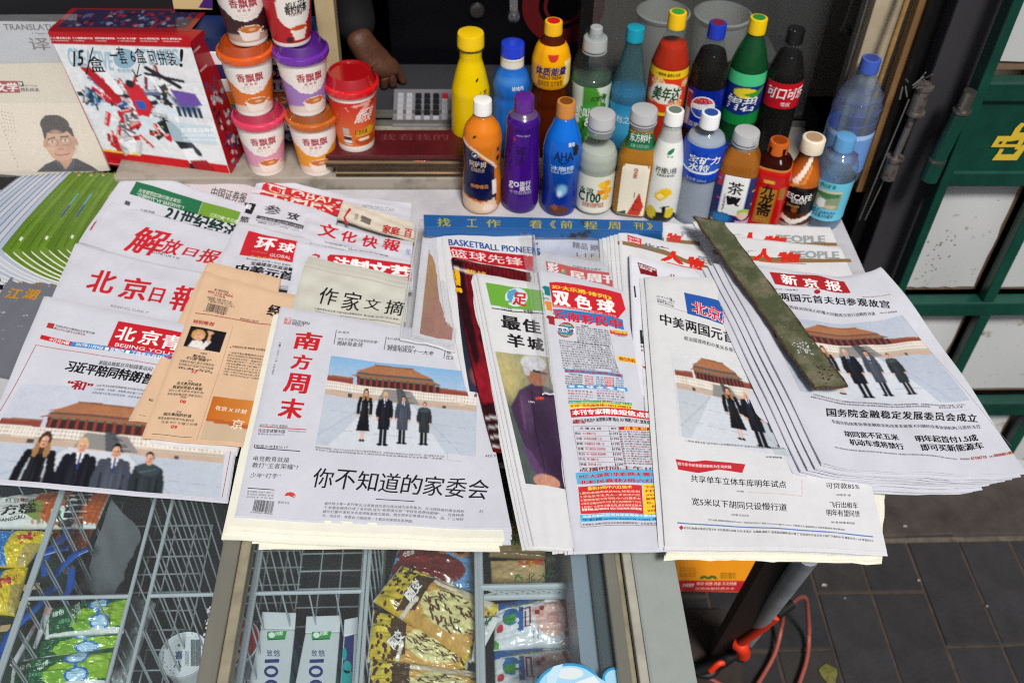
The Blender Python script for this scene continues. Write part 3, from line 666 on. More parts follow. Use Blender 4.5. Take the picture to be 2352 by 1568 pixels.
# --- left column, from the back
p = Paper('newspaper', 'pinkish grey newspaper at the very back, half hidden by the toy box', 'newspaper', [(945, 930), (1560, 1140), (1500, 1420), (730, 1330)], (.006, .006, .008, .008), 'A', (.3, -1), news('d3c9cd'), seed=1)
p.T('中国证券报', 1285, 1205, 1500, 1245, 60, '3a3438', .02); p.T('中国经济', 950, 1065, 1055, 1105, 16, 'a04048'); p.T('本报记者', 1110, 1140, 1160, 1152, 14); p.done()
p = Paper('newspaper', 'newspaper with a dark and bright green banner and big 21 masthead', 'newspaper', [(800, 1005), (1510, 1255), (1440, 1600), (480, 1475)], (.0135, .0135, .0145, .0145), 'A', (.5, -1), NW, mids={'t': (1130, 1125)}, seed=2)
p.R([(835, 1112), (1240, 1235), (1210, 1315), (792, 1188)], '1d6b45'); p.R([(1243, 1236), (1475, 1300), (1440, 1378), (1212, 1316)], '6f9a30')
p.T('孙宏斌怒怼流行观点背后:', 845, 1178, 1105, 1248, 22, 'e6efe6'); p.T('“白银时代”VS“钻石时代”?', 830, 1200, 1120, 1285, 22, 'e6efe6')
p.T('江苏力推“不见面', 1280, 1325, 1450, 1370, 20, 'eef4d8'); p.T('审批首级大部', 1265, 1350, 1430, 1392, 20, 'eef4d8')
p.T('21世纪经济', 995, 1340, 1440, 1470, 85, '10302a', .05); p.R([(770, 1228), (800, 1238), (792, 1262), (760, 1252)], '50545a'); p.T('21经济网', 855, 1295, 940, 1315, 18); p.done()
p = Paper('newspaper', 'newspaper with red brush title and date line, folded behind the biggest red title', 'newspaper', [(680, 1225), (1420, 1430), (1340, 1760), (480, 1480)], (.016, .016, .018, .018), 'A', (.42, -1), NW, mids={'t': (1000, 1325)}, seed=3, pages=4)
for i, (ch, x, y, w, h) in enumerate((('解', 750, 1535, 200, 150), ('放', 965, 1545, 110, 85), ('日', 1110, 1560, 80, 45), ('报', 1195, 1600, 115, 80))): p.T(ch, x, y, x + w, y + w * .2, h, RED, .03, sh=.35)
p.T('2017年11月 9 日', 925, 1550, 1095, 1590, 13); p.R([(597, 1330), (607, 1330), (560, 1410), (548, 1410)], RED); p.done()
p = Paper('newspaper', 'newspaper with the largest red brush title, left column', 'newspaper', [(430, 95), (1190, 275), (1100, 560), (265, 480)], (.021, .021, .023, .023), 'F', (.30, -1), NW, mids={'t': (790, 190)}, seed=4, pages=4)
for (ch, x, y, w, h) in (('北', 480, 375, 150, 125), ('京', 665, 415, 155, 125), ('日', 840, 435, 75, 80), ('報', 950, 480, 150, 140)): p.T(ch, x, y, x + w, y + w * .14, h, RED, .035, sh=.12)
p.T('BEIJING DAILY', 630, 470, 845, 510, 16, '8a8a90'); p.done()
bjy = p = Paper('newspaper', 'newspaper with red and blue banner above a large palace courtyard photograph, lower left', 'newspaper', [(250, 400), (1440, 640), (1292, 1566), (-190, 1440)], (.026, .026, .014, .014), 'F', (.46, -1), NW, mids={'t': (700, 490)}, seed=5, pages=5, nu=44, nv=44)
q4 = [(120, 905), (1310, 1010), (1255, 1558), (-188, 1436)]
FG = [(.25, .345, 1.0, '14151c', '4a2f22', 'long', True), (.42, .36, 1.02, '161822', 'd8b884', 'suit', False), (.565, .385, .95, '434956', '1a1718', 'suit', False), (.705, .43, .85, '2b3236', '1a1718', 'scarf', False)]
p.PHOTO(q4, palace(220, 120, 2.1, 'c3c9d6', FG, (0, -.12, 1, .80), 'c3c9d6'))
p.R([(675, 547), (1100, 625), (1040, 775), (607, 700)], RED)
for (ch, x, y, w, h) in (('北', 648, 650, 110, 75), ('京', 780, 675, 115, 80), ('青', 905, 700, 110, 80)): p.T(ch, x, y, x + w, y + 18, h, 'f6f2f0', .03)
p.T('BEIJING YOUTH', 650, 695, 1040, 765, 24, 'f4e8e6', .01); p.R([(236, 625), (412, 665), (398, 690), (226, 648)], RED); p.R([(412, 665), (1000, 745), (1000, 770), (398, 690)], '3f86c4')
p.T('今日共24版', 275, 662, 392, 684, 20, 'ffffff', .02); p.T('2017年11月9日 ■ 星期四 ■ 丁酉年九月廿一', 428, 688, 950, 770, 19, 'ffffff', .02)
p.R([(275, 556), (312, 563), (302, 592), (263, 584)], 'b03030'); p.T('本报新浪官方微博@北京青年报', 312, 580, 536, 626, 14); p.T('微信公共认证账号:北京青年报', 305, 594, 482, 632, 13, '802020')
p.LN(205, 684, 1000, 815, 3, 'b03038'); p.LN(205, 684, 0, 1060, 3, '9a3038'); p.LN(1315, 1290, 1265, 1555, 3, '9a3038', 5)
p.T('美国总统抵京开始国事访问', 558, 795, 862, 835, 24, BLK, .02); p.T('习近平陪同特朗普参观', 362, 832, 1010, 940, 62, BLK, .05, sh=.1); p.T('“和”', 370, 930, 515, 950, 52, 'a01c24', .05)
p.BODY(['习近平夫妇陪同特朗普夫妇前往故宫', '了太和殿、中和殿、保和殿,体会着三大殿', '反群的蔚为壮观,对底蕴深厚、内涵丰富的'], 545, 920, 830, 950, -12, 21, 13)
p.done()
p = Paper('magazine', 'grey magazine cover with snowflakes and gold calligraphy at the left edge', 'magazine', [(60, 285), (400, 345), (220, 900), (-260, 800)], (.004, .004, .006, .006), 'F', (.4, -1), mat('cover_snow', '6d7079', rough=.35, col2='b9bcc4', nscale=130, thresh=(.66, .68)), seed=6, ink=INKG)
for (ch, x, y) in (('江', 20, 415), ('湖', 118, 420), ('边', 300, 430)): p.T(ch, x, y, x + 80, y + 10, 58, 'c08a2c', .04, sh=.3)
p.T('TI   THU   T', 92, 335, 320, 365, 12, 'b07828'); p.done()
Paper('magazine', 'black magazine corner peeping out under the fanned magazines', 'magazine', [(-60, 280), (62, 292), (10, 360), (-120, 350)], .003, 'F', m=mat('black_gloss', '141316', rough=.3), nu=8, nv=8).done()

# salmon paper and what lies under it
p = Paper('newspaper', 'stack of white pages jutting out under the salmon newspaper', 'newspaper', [(930, 700), (1500, 780), (1345, 1290), (855, 1240)], (.021, .021, .019, .019), 'F', m=NWW, pages=6, gap=.0010, spread=.014, seed=7); p.done()
p = Paper('newspaper', 'lower salmon newspaper sticking out to the left under the other', 'newspaper', [(1185, 205), (1600, 300), (1400, 1180), (732, 1100)], (.0265, .0265, .0225, .0225), 'F', (.4, -1), SAL, seed=8, pages=3)
p.T('偏爱', 845, 1000, 870, 1008, 14); p.LN(795, 1082, 830, 1090, 2); p.done()
p = eo = Paper('newspaper', 'salmon pink newspaper with a small photo of a waving woman', 'newspaper', [(1165, 250), (1720, 400), (1480, 1262), (808, 1205)], (.0300, .0295, .0265, .0265), 'F', (.36, -1), SAL, mids={'t': (1400, 330)}, seed=9, pages=3, ripple=.0009, nu=44, nv=44)
p.T('客户服务热线', 1220, 375, 1300, 392, 14); p.T('400-156-0066', 1180, 385, 1326, 415, 15, 'b01c24', .02); p.T('NO. 844 期', 1218, 405, 1280, 420, 12)
p.BODY(['每逢星期一出版 本期 40 版', '国内统一刊号:CN37-0027', '邮发代号:23-327'], 1180, 416, 1318, 447, 8, 13, 11); p.BAR(1172, 486, 1290, 512, 42)
p.T('6 933311 104164', 1158, 493, 1275, 517, 9); p.LN(1112, 502, 1700, 580, 4, 'a02028'); p.T('特别推荐', 1098, 560, 1218, 580, 22, 'b01c24', .03)
def waver(nu, nv):
    q = Paint(nu, nv, 1.35, '17151c'); q.ell(.30, .36, .20, .26, 'c99a55').ell(.33, .42, .13, .22, 'd8a484').poly([(.12, 1), (.2, .66), (.45, .62), (.55, .8), (.6, 1)], 'e6e2dc')
    q.line([(.50, .95), (.62, .60)], .09, 'e2ded8').line([(.62, .60), (.60, .28)], .05, 'd8a484')
    for k in range(4): q.line([(.60, .3), (.53 + k * .05, .08 + .03 * abs(k - 1))], .022, 'd8a484')
    q.line([(.27, .38), (.31, .38)], .014, '4a302c').line([(.30, .54), (.37, .53)], .012, 'a8504a'); return q.soften(1)
p.PHOTO([(1088, 575), (1292, 612), (1252, 727), (1045, 690)], waver(50, 40))
p.T('观察家', 1140, 735, 1180, 741, 10); p.T('默克尔:', 1098, 752, 1172, 764, 16, BLK, .03); p.T('不只是“铁娘子”', 1058, 765, 1200, 783, 17, BLK, .03)
p.BODY(['与撒切尔相比,更为沉稳和务', '实的默克尔,变成了时代的稀', '缺品'], 1022, 780, 1218, 808, -5, 19, 14, '2c2826')
p.T('33', 1086, 842, 1118, 846, 18, 'c0202a', .03); p.T('评论', 1072, 893, 1095, 896, 10)
p.T('见义勇为的成本', 1005, 910, 1148, 922, 18, BLK, .03); p.T('就该由受益人承担', 982, 930, 1150, 946, 18, BLK, .03)
p.BODY(['因见义勇为受伤,由谁负责?', '更经常的情况是“英雄流泪又'], 960, 948, 1160, 966, -8, 20, 14, '2c2826'); p.T('流血”', 1025, 985, 1068, 990, 12)
p.T('08', 1022, 1012, 1056, 1018, 18, 'c0202a', .03); p.T('市场', 1004, 1068, 1032, 1072, 11); p.T('阅文集团的价值', 930, 1085, 1088, 1098, 18, BLK, .03)
p.BODY(['偏爱金融的香港市场,被科技', '企业 IPO 引爆了热情'], 898, 1106, 1104, 1122, 18, 22, 15, '2c2826'); p.T('09', 970, 1158, 1006, 1164, 20, 'c0202a', .03)
p.LN(865, 1190, 1092, 1210, 2.5); p.LN(1328, 580, 1120, 1228, 1.3, '806a58'); p.T('www.eeo.com.cn', 1366, 540, 1470, 558, 12)
p.c = 'G'; p.T('经', 372, 1150, 460, 1165, 76, BLK, .05); p.T('本报特约记者 黄秋丽 北京报道', 135, 1375, 370, 1403, 15, BLK, .02); p.R([(124, 1370), (132, 1371), (129, 1381), (121, 1380)], RED)
p.BODY(['一场场严重的雾霾肆掠北京时', '清华大学原副校长,热能领域泰斗', '科学家倪维斗院士一遍遍念叨:“', '林都在看守所关了一年多了,怎么', '点动静也没有?”', '一年多前的 2016 年 3 月 18 日', '全国300名能源专家齐聚济南,论', '当地一个百亿环保项目的核心技术', '方案。他们并不知道,这个方案的'], 110, 1415, 362, 1448, -5, 19, 13, '3c3430')
p.c = 'F'; ep_ = Paint(40, 30, 1.3, 'c8762a'); ep_.grad('c06a20', 'd98e44', 0, 1, 'U').poly([(0, .55), (1, .70), (1, 1.1), (0, 1.1)], 'c9b294').poly([(0, .5), (1, .62), (1, .72), (0, .58)], 'b8602a')
p.PHOTO([(1215, 975), (1560, 1020), (1500, 1255), (1140, 1222)], ep_)
p.T('在京 X 计划', 1225, 1052, 1400, 1078, 24, 'f6ecdc', .02, lay=5); p.T('京', 1310, 1160, 1378, 1168, 55, 'f0e6d4', .01, lay=5); p.done()

# --- middle column
p = Paper('newspaper', 'English newspaper with red banner at the back of the middle column', 'newspaper', [(340, 170), (1385, 368), (1370, 520), (270, 290)], (.008, .008, .010, .010), 'G', (.28, -1), NW, mids={'t': (900, 300)}, seed=10)
p.R([(362, 215), (912, 350), (872, 460), (320, 325)], 'c2262e'); p.T('GLOBAL', 385, 285, 855, 388, 50, 'f0d8c8', .01); p.T('TIMES', 378, 345, 835, 440, 48, 'f0d8c8', .01)
p.LN(372, 288, 560, 330, 4, 'c89a48', 4); p.LN(700, 365, 865, 398, 4, 'c89a48', 4); p.T('METROPOLITAN', 1040, 405, 1262, 430, 24, '90949c', .01); p.done()
p = Paper('newspaper', 'cream newspaper strip with a red figure and red brush characters', 'newspaper', [(908, 355), (1400, 500), (1410, 640), (865, 475)], (.012, .012, .014, .014), 'G', (.2, -1), news('d8cfbe'), mids={'t': (1110, 415)}, seed=12)
p.R([(950, 405), (968, 412), (925, 470), (948, 520), (925, 515), (912, 470)], 'b82a30'); p.ELL(955, 418, 9, 11, 'b82a30'); p.T('京版', 985, 485, 1010, 490, 45, '3a3430'); p.R([(1040, 455), (1108, 485), (1098, 525), (1028, 495)], '6e6a60')
p.T('家庭', 1180, 575, 1300, 600, 58, 'b8342e', .05); p.T('百', 1330, 600, 1385, 612, 55, 'b8342e', .05); p.LN(1290, 590, 1408, 625, 4, 'a02a2a'); p.done()
p = Paper('newspaper', 'newspaper with two black brush characters and black box', 'newspaper', [(270, 295), (870, 462), (800, 700), (165, 505)], (.014, .014, .015, .015), 'G', (.36, -1), NW, mids={'t': (600, 370)}, seed=11, pages=4)
p.R([(228, 368), (306, 378), (270, 450), (193, 430)], '1d1d22', 1); p.T('毅', 225, 410, 265, 418, 34, 'e8e8ec', .04, 4); p.T('慾', 185, 500, 250, 508, 38, '222226', .03); p.T('参', 350, 435, 455, 468, 62, BLK, .02, sh=.2); p.T('攷', 505, 478, 595, 495, 45, BLK, .03, sh=.2)
p.R([(312, 455), (640, 528), (630, 552), (303, 475)], '4a4a50'); p.T('参考消息 2017年11月9日', 330, 480, 620, 545, 11, 'd0d0d4', lay=4); p.BODY(['新华通讯社主办 国内统一刊号 CN11-0048', '第二万二'], 300, 492, 600, 556, 8, 14, 8); p.done()
p = Paper('newspaper', 'newspaper with red banner and white brush characters above black headline', 'newspaper', [(178, 490), (690, 620), (600, 960), (0, 860)], (.018, .018, .022, .022), 'G', (.40, -1), NW, mids={'t': (420, 552)}, seed=13, pages=6, gap=.0016, spread=.012)
p.R([(252, 563), (640, 650), (600, 792), (186, 730)], 'c42230'); p.T('环', 285, 690, 420, 708, 85, 'f6eeee', .05); p.T('球', 445, 705, 560, 722, 62, 'f6eeee', .04); p.LN(275, 705, 380, 722, 2, 'd8a040', 4)
p.T('GLOBAL TIMES', 395, 742, 660, 785, 20, 'f4e0e0'); p.T('精 選 新 文 资 訊', 262, 745, 500, 780, 12, 'e0b040'); p.T('第4330期 □ 2017年11月9日 星期四', 232, 762, 540, 812, 12)
p.T('宝蕴楼里洋溢温馨', 262, 800, 560, 848, 24, BLK, .03); p.T('中美元首', 148, 850, 560, 915, 58, '101014', .06); p.done()
p = Paper('newspaper', 'newspaper with four slanting red brush characters, middle column', 'newspaper', [(650, 460), (1395, 636), (1385, 800), (612, 625)], (.017, .017, .018, .018), 'G', (.16, -1), NW, mids={'t': (1010, 560)}, seed=14)
for (ch, x, y, w, h) in (('文', 728, 595, 130, 88), ('化', 885, 630, 110, 72), ('快', 1030, 668, 110, 78), ('報', 1175, 690, 120, 78)): p.T(ch, x, y, x + w, y + w * .2, h, RED, .035, sh=.15)
p.T('主办:甘肃日报报业集团  2017.11.14', 780, 645, 970, 688, 11); p.T('地址:兰州市白银路', 945, 695, 1225, 745, 9); p.T('书刊备选', 1345, 730, 1375, 736, 45, '3a70b8'); p.done()
p = Paper('newspaper', 'newspaper with a red rounded box and white characters, partly covered', 'newspaper', [(585, 630), (1400, 770), (1395, 980), (500, 1090)], (.021, .021, .021, .024), 'G', (.22, -1), news('d3d6e0'), mids={'t': (850, 680)}, seed=15)
p.R([(820, 728), (1390, 800), (1385, 915), (850, 830), (802, 782), (800, 745)], 'c8202c'); p.T('法制文萃', 830, 830, 1380, 905, 88, 'f6f0ee', .06, sh=0)
p.R([(688, 735), (715, 722), (748, 732), (752, 745), (722, 760), (735, 742), (705, 735)], 'c8303a'); p.done()
mwz = p = Paper('newspaper', 'pale greenish newspaper with black handwritten title', 'newspaper', [(640, 795), (1345, 950), (1325, 1260), (545, 1110)], (.0335, .0335, .0335, .0335), 'G', (.17, -1), PAL, mids={'t': (1000, 880)}, seed=16, pages=2, ripple=.001)
for (ch, x, y, w, h) in (('作', 728, 1070, 125, 118), ('家', 890, 1108, 125, 125), ('文', 1050, 1105, 110, 75), ('摘', 1190, 1140, 125, 100)): p.T(ch, x, y, x + w, y + w * .16, h, '16161a', .012, sh=.12)
p.T('中国作家协会主管 中国作家出版集团主办  第2082期  2017年11月7日 星期二', 712, 1112, 1310, 1190, 13, '2a2a2e', .01); p.LN(715, 1122, 1312, 1216, 2.5, '20241c'); p.done()
copies(mwz, 3, .0022, 'newspaper', 'pale greenish newspaper edge under the handwritten title one', 'newspaper', 'pale greenish newspapers stacked', PAL, dx=.001, dy=.009, start=(0, .004))

# --- the big front stack
sw = p = Paper('newspaper', 'top newspaper of the big front stack, vertical red brush title beside palace photo', 'newspaper', [(345, 30), (1545, 215), (1785, 1440), (60, 1345)], (.0375, .0375, .0300, .0300), 'L', (.217, -1), NW, mids={'t': (800, 110)}, seed=17, pages=3, gap=.0018, spread=.008, nu=56, nv=56, ripple=.0011, curl=.007)
for (ch, x, y, w, h) in (('南', 420, 305, 168, 108), ('方', 408, 430, 122, 92), ('周', 360, 575, 150, 120), ('末', 325, 735, 150, 125)): p.T(ch, x, y, x + w, y + w * .1, h, 'c42028', .045, sh=.05)
p.R([(377, 109), (418, 114), (410, 153), (368, 148)], 'a8262c'); p.R([(380, 112), (414, 116), (407, 150), (372, 145)], 'e2dede', 2); p.T('南方', 376, 130, 411, 134, 14, 'a8262c', .03); p.T('周末', 373, 145, 408, 149, 14, 'a8262c', .03)
p.T('SOUTHERN', 420, 138, 528, 158, 18, BLK, .02); p.T('WEEKLY', 416, 156, 496, 168, 17, BLK, .02)
for (x0, y0, x1, y1) in ((699, 188, 683, 278), (1012, 230, 998, 312), (1384, 308, 1372, 366)): p.LN(x0, y0, x1, y1, 4, '1c1c20')
p.T('B9 经济', 711, 208, 776, 214, 15); p.T('“学生不过是可以收割的杂草”', 700, 254, 962, 276, 18); p.T('揭秘现金贷', 700, 284, 862, 297, 27, BLK, .015)
p.T('B14 绿色', 1020, 248, 1098, 255, 14); p.T('新政高悬,拉锯两年', 1016, 296, 1188, 306, 18); p.T('跨境电商双十一大考', 1016, 316, 1305, 350, 27, BLK, .015); p.T('信用', 1388, 340, 1440, 346, 26, BLK, .015); p.T('在支', 1384, 370, 1436, 376, 26, BLK, .015)
p.PHOTO([(665, 349), (1590, 455), (1573, 980), (567, 905)], palace(230, 150, 1.75, '7fb0d8', FIG4))
p.BODY(['美国总统特朗普11月8日下午抵达北京,开始对中国进行国事访问。这是他就任美国总统以来首次访华。图为国家主席习近', '平和夫人彭丽媛陪同特朗普和夫人梅拉尼娅参观故宫博物院,并在太和殿广场合影。'], 565, 928, 1375, 988, -2, 15, 12)
p.T('A8天下', 1630, 985, 1698, 988, 18); p.LN(1392, 945, 1398, 1005, 1.3, '909096'); p.LN(1398, 1005, 1480, 1010, 1.3, '909096')
for i, ch in enumerate('你不知道的家委会'):
    x = 540 + i * 139; p.T(ch, x, 1172 + i * 10, x + 126, 1182 + i * 10, 122, '1c1c20', .008)
p.LN(945, 1247, 1187, 1262, 5)
L4 = ['浦外附小等一系列争议,让家委会的定位再次成为全民焦点。在光怪陆离的舆论映射', '下,家委会被异化成了名利场,成为“权贵俱乐部”“学校乱收费挡箭牌”……在各种质', '疑的打量中,家校关系变得既紧密又脆弱。南方周末记者通过访谈北、深、广三地校', '长、班主任、家委会,力图还原一个真实的家校关系拼图。']
for k, t in enumerate(L4): p.T(t, 620 - 4 * k, 1285 + 25 * k, (1498 if k < 3 else 1185) - 2 * k, (1335 if k < 3 else 1328) + (25 if k < 3 else 23) * k, 19, '44444a')
p.T('A2', 1592, 1332, 1618, 1334, 17, '55555a')
p.T('2017年11月9日 星期四', 217, 790, 390, 800, 15); p.LN(215, 792, 510, 812, 5, 'b83038'); p.T('在这里读懂中国', 207, 828, 374, 836, 22, BLK, .02); p.T('www.infzm.com', 392, 824, 508, 832, 12, '66666c'); p.T('新闻热线 020-83000300', 205, 845, 370, 851, 12, '66666c')
p.T('【电竞少年】', 180, 925, 310, 932, 20, BLK, .02); p.T('B15-17', 318, 930, 392, 934, 16); p.LN(186, 926, 472, 948, 5); p.T('电竞教育就是', 175, 1008, 400, 1020, 33, '2c2c32'); p.T('教打“王者荣耀”?', 168, 1050, 455, 1066, 33, '2c2c32'); p.T('少年“打手”', 156, 1112, 345, 1120, 30, '2c2c32')
p.LN(142, 1178, 310, 1190, 5); p.BODY(['责任编辑 何海宁 韩忆江', '责任校对 胡晓澎 胡 欢', '设计总监 周一萍 设计 曾华'], 138, 1205, 306, 1216, -2, 17, 12, '55555a'); p.BAR(172, 1322, 296, 1334, 72); p.T('6 930462 484026', 160, 1334, 298, 1345, 9)
p.T('定价5元', 328, 1276, 405, 1280, 17); p.R([(372, 1228), (385, 1208), (412, 1202), (436, 1212), (446, 1232), (425, 1222), (440, 1242), (400, 1226)], 'c8423c')
for i, ch in enumerate('第一千七百五十九期'): p.T(ch, 338 - i * 3.2, 276 + i * 14, 351 - i * 3.2, 277 + i * 14, 11, '66666c')
for i, ch in enumerate('本期28版'): p.T(ch, 303 - i * 3, 412 + i * 14, 316 - i * 3, 413 + i * 14, 11, '66666c')
p.done()
copies(sw, 3, .0035, 'newspaper', 'white newspaper in the big front stack', 'newspaper', 'copies in the big front stack', NW, dx=.0, dy=-.006, pages=3)
copies(sw, 4, .0030, 'newspaper', 'cream-edged newspaper low in the big front stack', 'newspaper', 'copies in the big front stack', CRM, dx=-.0018, dy=-.0035, pages=3, start=(-.004, -.008))
p = Paper('backing_sheet', 'blank cream sheet at the bottom of the big front stack', 'sheet', [(330, 700), (1640, 730), (1676, 1562), (208, 1552)], (.010, .010, .006, .006), 'L', m=CRM, seed=18, pages=2); 
p.T('邮发代号:1-190  国外发行代号:1421D', 312, 1442, 584, 1444, 11, '5a5a58'); p.done()
Paper('backing_sheet', 'blank cream sheet slipped to the left under the front stack', 'sheet', [(340, 700), (1600, 730), (1640, 1548), (168, 1512)], (.012, .012, .008, .008), 'L', m=CRM, seed=19, pages=3).done()

# --- centre
bag = p = Paper('magazine', 'brown and orange magazine page inside a clear plastic sleeve', 'magazine', [(150, 150), (400, 160), (355, 880), (75, 810)], (.040, .040, .040, .040), 'H', (0, -1), news('dcdde2', .4), seed=20, nu=20, ink=INKG)
b_ = Paint(40, 80, .5, '8a5a3a'); b_.grad('93592e', '9a6450').ell(.3, .2, .5, .3, 'b98432', .8, 1.2).ell(.1, .55, .4, .3, 'a8803a', .7, 1.2).ell(.7, .75, .5, .3, 'a86a58', .8, 1).noise(.05, 2)
p.PHOTO([(200, 165), (400, 175), (342, 842), (130, 800)], b_, m=INKG); p.T('(', 288, 705, 308, 706, 62, 'e8e0d8', .04); p.T('程', 310, 750, 345, 752, 40, 'e8e0d8'); p.done()
CLR = film('clear_sleeve', 'f6f7f8', .10, .10, .9, .6)
o = Sheet([P('H', 125, 40), P('H', 420, 45), P('H', 365, 912), P('H', 2, 832)], .0445, ripple=.0015, seed=2)
def sheet_obj(name, s, m, label, cat, group=None, n=24, th=.0002):
    g = np.meshgrid(np.linspace(0, 1, n + 1), np.linspace(0, 1, n + 1)); i = (np.arange(n)[None, :] + np.arange(n)[:, None] * (n + 1)).ravel(); W = n + 1
    return tag(mesh(name, s.S(g[0].ravel(), g[1].ravel()), np.stack([i, i + W, i + W + 1, i + 1], 1), m, None, None, True), label, cat, group)
sheet_obj('plastic_sleeve', o, CLR, 'clear plastic sleeve around the brown magazine', 'plastic sleeve')
mb = MB(); e = [o.S(np.array([u]), np.array([1.0]))[0] for u in np.linspace(0, 1, 14)]; mb.tube(e, .0016, 6); e = [o.S(np.array([0.0]), np.array([v]))[0] for v in np.linspace(0, 1, 14)]; mb.tube(e, .0012, 6)
mb.build('sleeve_edge', film('sleeve_edge', 'ffffff', .45, .1, 1.5), bpy.data.objects['plastic_sleeve'], True)

bk = p = Paper('newspaper', 'basketball newspaper with blue English title and red band', 'newspaper', [(275, 148), (870, 150), (900, 1330), (460, 1265)], (.052, .052, .036, .036), 'H', (-.05, -1), NWW, seed=21, pages=3, mids={'l': (345, 720)}, ripple=.0007)
p.T('BASKETBALL PIONEERS', 322, 218, 930, 280, 42, '1d4c94', .035, sh=-.05); p.R([(325, 224), (880, 290), (880, 390), (345, 300)], 'b81e2a'); p.T('篮球先锋', 335, 295, 815, 355, 55, 'f0dcdc', .01, sh=-.05)
q = Paint(40, 80, .5, '191b26'); q.grad('14151f', '2a2f44').ell(.25, .3, .14, .10, 'c9ccd4', .9, .8).ell(.5, .55, .3, .08, '54607e', .7, 1).ell(.3, .85, .25, .1, '8a4a44', .9, .8).ell(.7, .9, .2, .08, 'b9a8a0', .9, .8).noise(.06, 2)
p.PHOTO([(372, 480), (650, 520), (640, 1200), (460, 1180)], q); p.done()
copies(bk, 4, .0028, 'newspaper', 'white newspaper edge under the basketball one', 'newspaper', 'copies under the basketball newspaper', NWW, dx=-.0065, dy=.002, jit=.001, start=(-.002, 0))
rm = p = Paper('magazine', 'dark red magazine with a worn spine and yellow mark', 'magazine', [(338, 298), (860, 395), (900, 1620), (612, 1555)], (.056, .056, .038, .038), 'H', (-.1, -1), mat('red_gloss', '5c1218', rough=.28), seed=22, pages=4, ink=INKG, mids={'l': (450, 890)}, nu=40, nv=60, jag=.0006)
q = Paint(60, 120, .5, '6a1420'); q.grad('4e0e16', '7a1a24')
for k in range(22): q.line([(k / 21, 0), (k / 21 + .08, 1)], .004, '8c2a30', .5)
q.poly([(0, 0), (.12, 0), (.14, .55), (.05, .62), (0, .4)], '181218', .9).line([(0, .06), (.5, .09), (1, .12)], .006, 'e8dcd8').ell(.42, .48, .16, .05, 'b0505a', .9, .6).ell(.36, .44, .2, .04, '2a1014', .9, .5)
q.ell(.3, .68, .5, .12, '94202c', .9, .5).line([(.0, .80), (1, .72)], .008, '1a1014').poly([(0, .80), (1, .74), (1, 1), (0, 1)], '1b161a', .9)
for k in range(4): q.line([(0, .86 + k * .045), (1, .80 + k * .05)], .004, 'e0dcd8')
q.soften(1, .04, .08); p.PHOTO([(342, 300), (860, 397), (898, 1618), (614, 1553)], q, m=INKG)
p.T('!', 372, 530, 415, 535, 155, 'e8b020', .06, 4, sh=-.05); p.T('挑战', 440, 402, 570, 425, 30, 'e8b020', .03, 4); p.done()
ft = p = Paper('newspaper', 'football newspaper with green banner and a man in a purple jacket', 'newspaper', [(505, 395), (1010, 480), (1180, 2210), (880, 2196)], (.062, .062, .042, .042), 'H', (-.12, -1), NWW, seed=23, pages=3, nu=44, nv=70, mids={'l': (660, 1170)})
P_ = lambda x, y: (x, y)
p.c = 'H'; p.R([(565, 462), (960, 520), (985, 660), (600, 610)], '6aa83c'); p.ELL(768, 560, 75, 62, 'c9dce4', 2); p.R([(712, 520), (760, 505), (790, 540), (750, 560), (735, 600), (705, 560)], '5a9ac0', 3)
p.T('足', 742, 610, 835, 622, 85, 'c82a2a', .05, 5, sh=.2); p.LN(605, 632, 985, 675, 6, '2a2a2e'); p.T('2017.11.09 星期四', 665, 630, 740, 640, 9, '55555a'); p.T('总第3304期', 672, 645, 742, 655, 12); p.T('足球报', 815, 662, 880, 672, 26, '55565c', .05)
for (ch, x, y, w, h) in (('最', 672, 762, 130, 90), ('佳', 815, 785, 120, 90), ('羊', 712, 880, 115, 88), ('城', 845, 900, 110, 85)): p.T(ch, x, y, x + w, y + 22, h, '1c1c20', .05)
q = Paint(90, 150, .6, '8a9a5c'); q.grad('a0a07a', '4c5854', 0, .5).ell(.1, .2, .4, .25, 'c8b878', .7, 1)
q.poly([(.30, .30), (.62, .22), (.95, .28), (1.1, .5), (1.1, 1), (.35, 1), (.15, .72), (.05, .45)], '43304a').ell(.62, .6, .35, .25, '2e2038', .8, 1).ell(.35, .45, .15, .2, '5c4464', .7, 1).ell(.8, .85, .3, .2, '2c1a34', .8, 1).line([(.52, .3), (.46, .6), (.5, .9)], .006, '2a1630').line([(.3, .35), (.25, .6)], .012, '7a4c80', .5)
q.ell(.66, .14, .20, .12, '9a6a52').ell(.64, .07, .22, .07, 'c8c8cc').ell(.50, .12, .06, .06, 'b9b9bd').line([(.62, .135), (.86, .15)], .010, '2a2a2e').line([(.58, .36), (.72, .35)], .008, 'e05030')
q.poly([(.1, .72), (.3, .78), (.5, .95), (.42, 1.0), (.2, .88)], '5c4068').ell(.5, .97, .3, .05, 'c08a74').soften(1, .03, .05)
p.PHOTO([(628, 918), (1010, 960), (1120, 1830), (830, 1790)], q); p.T('LIPPI', 850, 1254, 888, 1260, 12, 'e0d8e0', .02, 4)
p.LN(478, 470, 880, 1870, 1.6, '2a2a2e', 1) if False else None
p.done()
copies(ft, 3, .0028, 'newspaper', 'folded edge of a paper under the football one', 'newspaper', 'copies under the football newspaper', NWW, dx=-.0045, dy=.001, jit=.001)

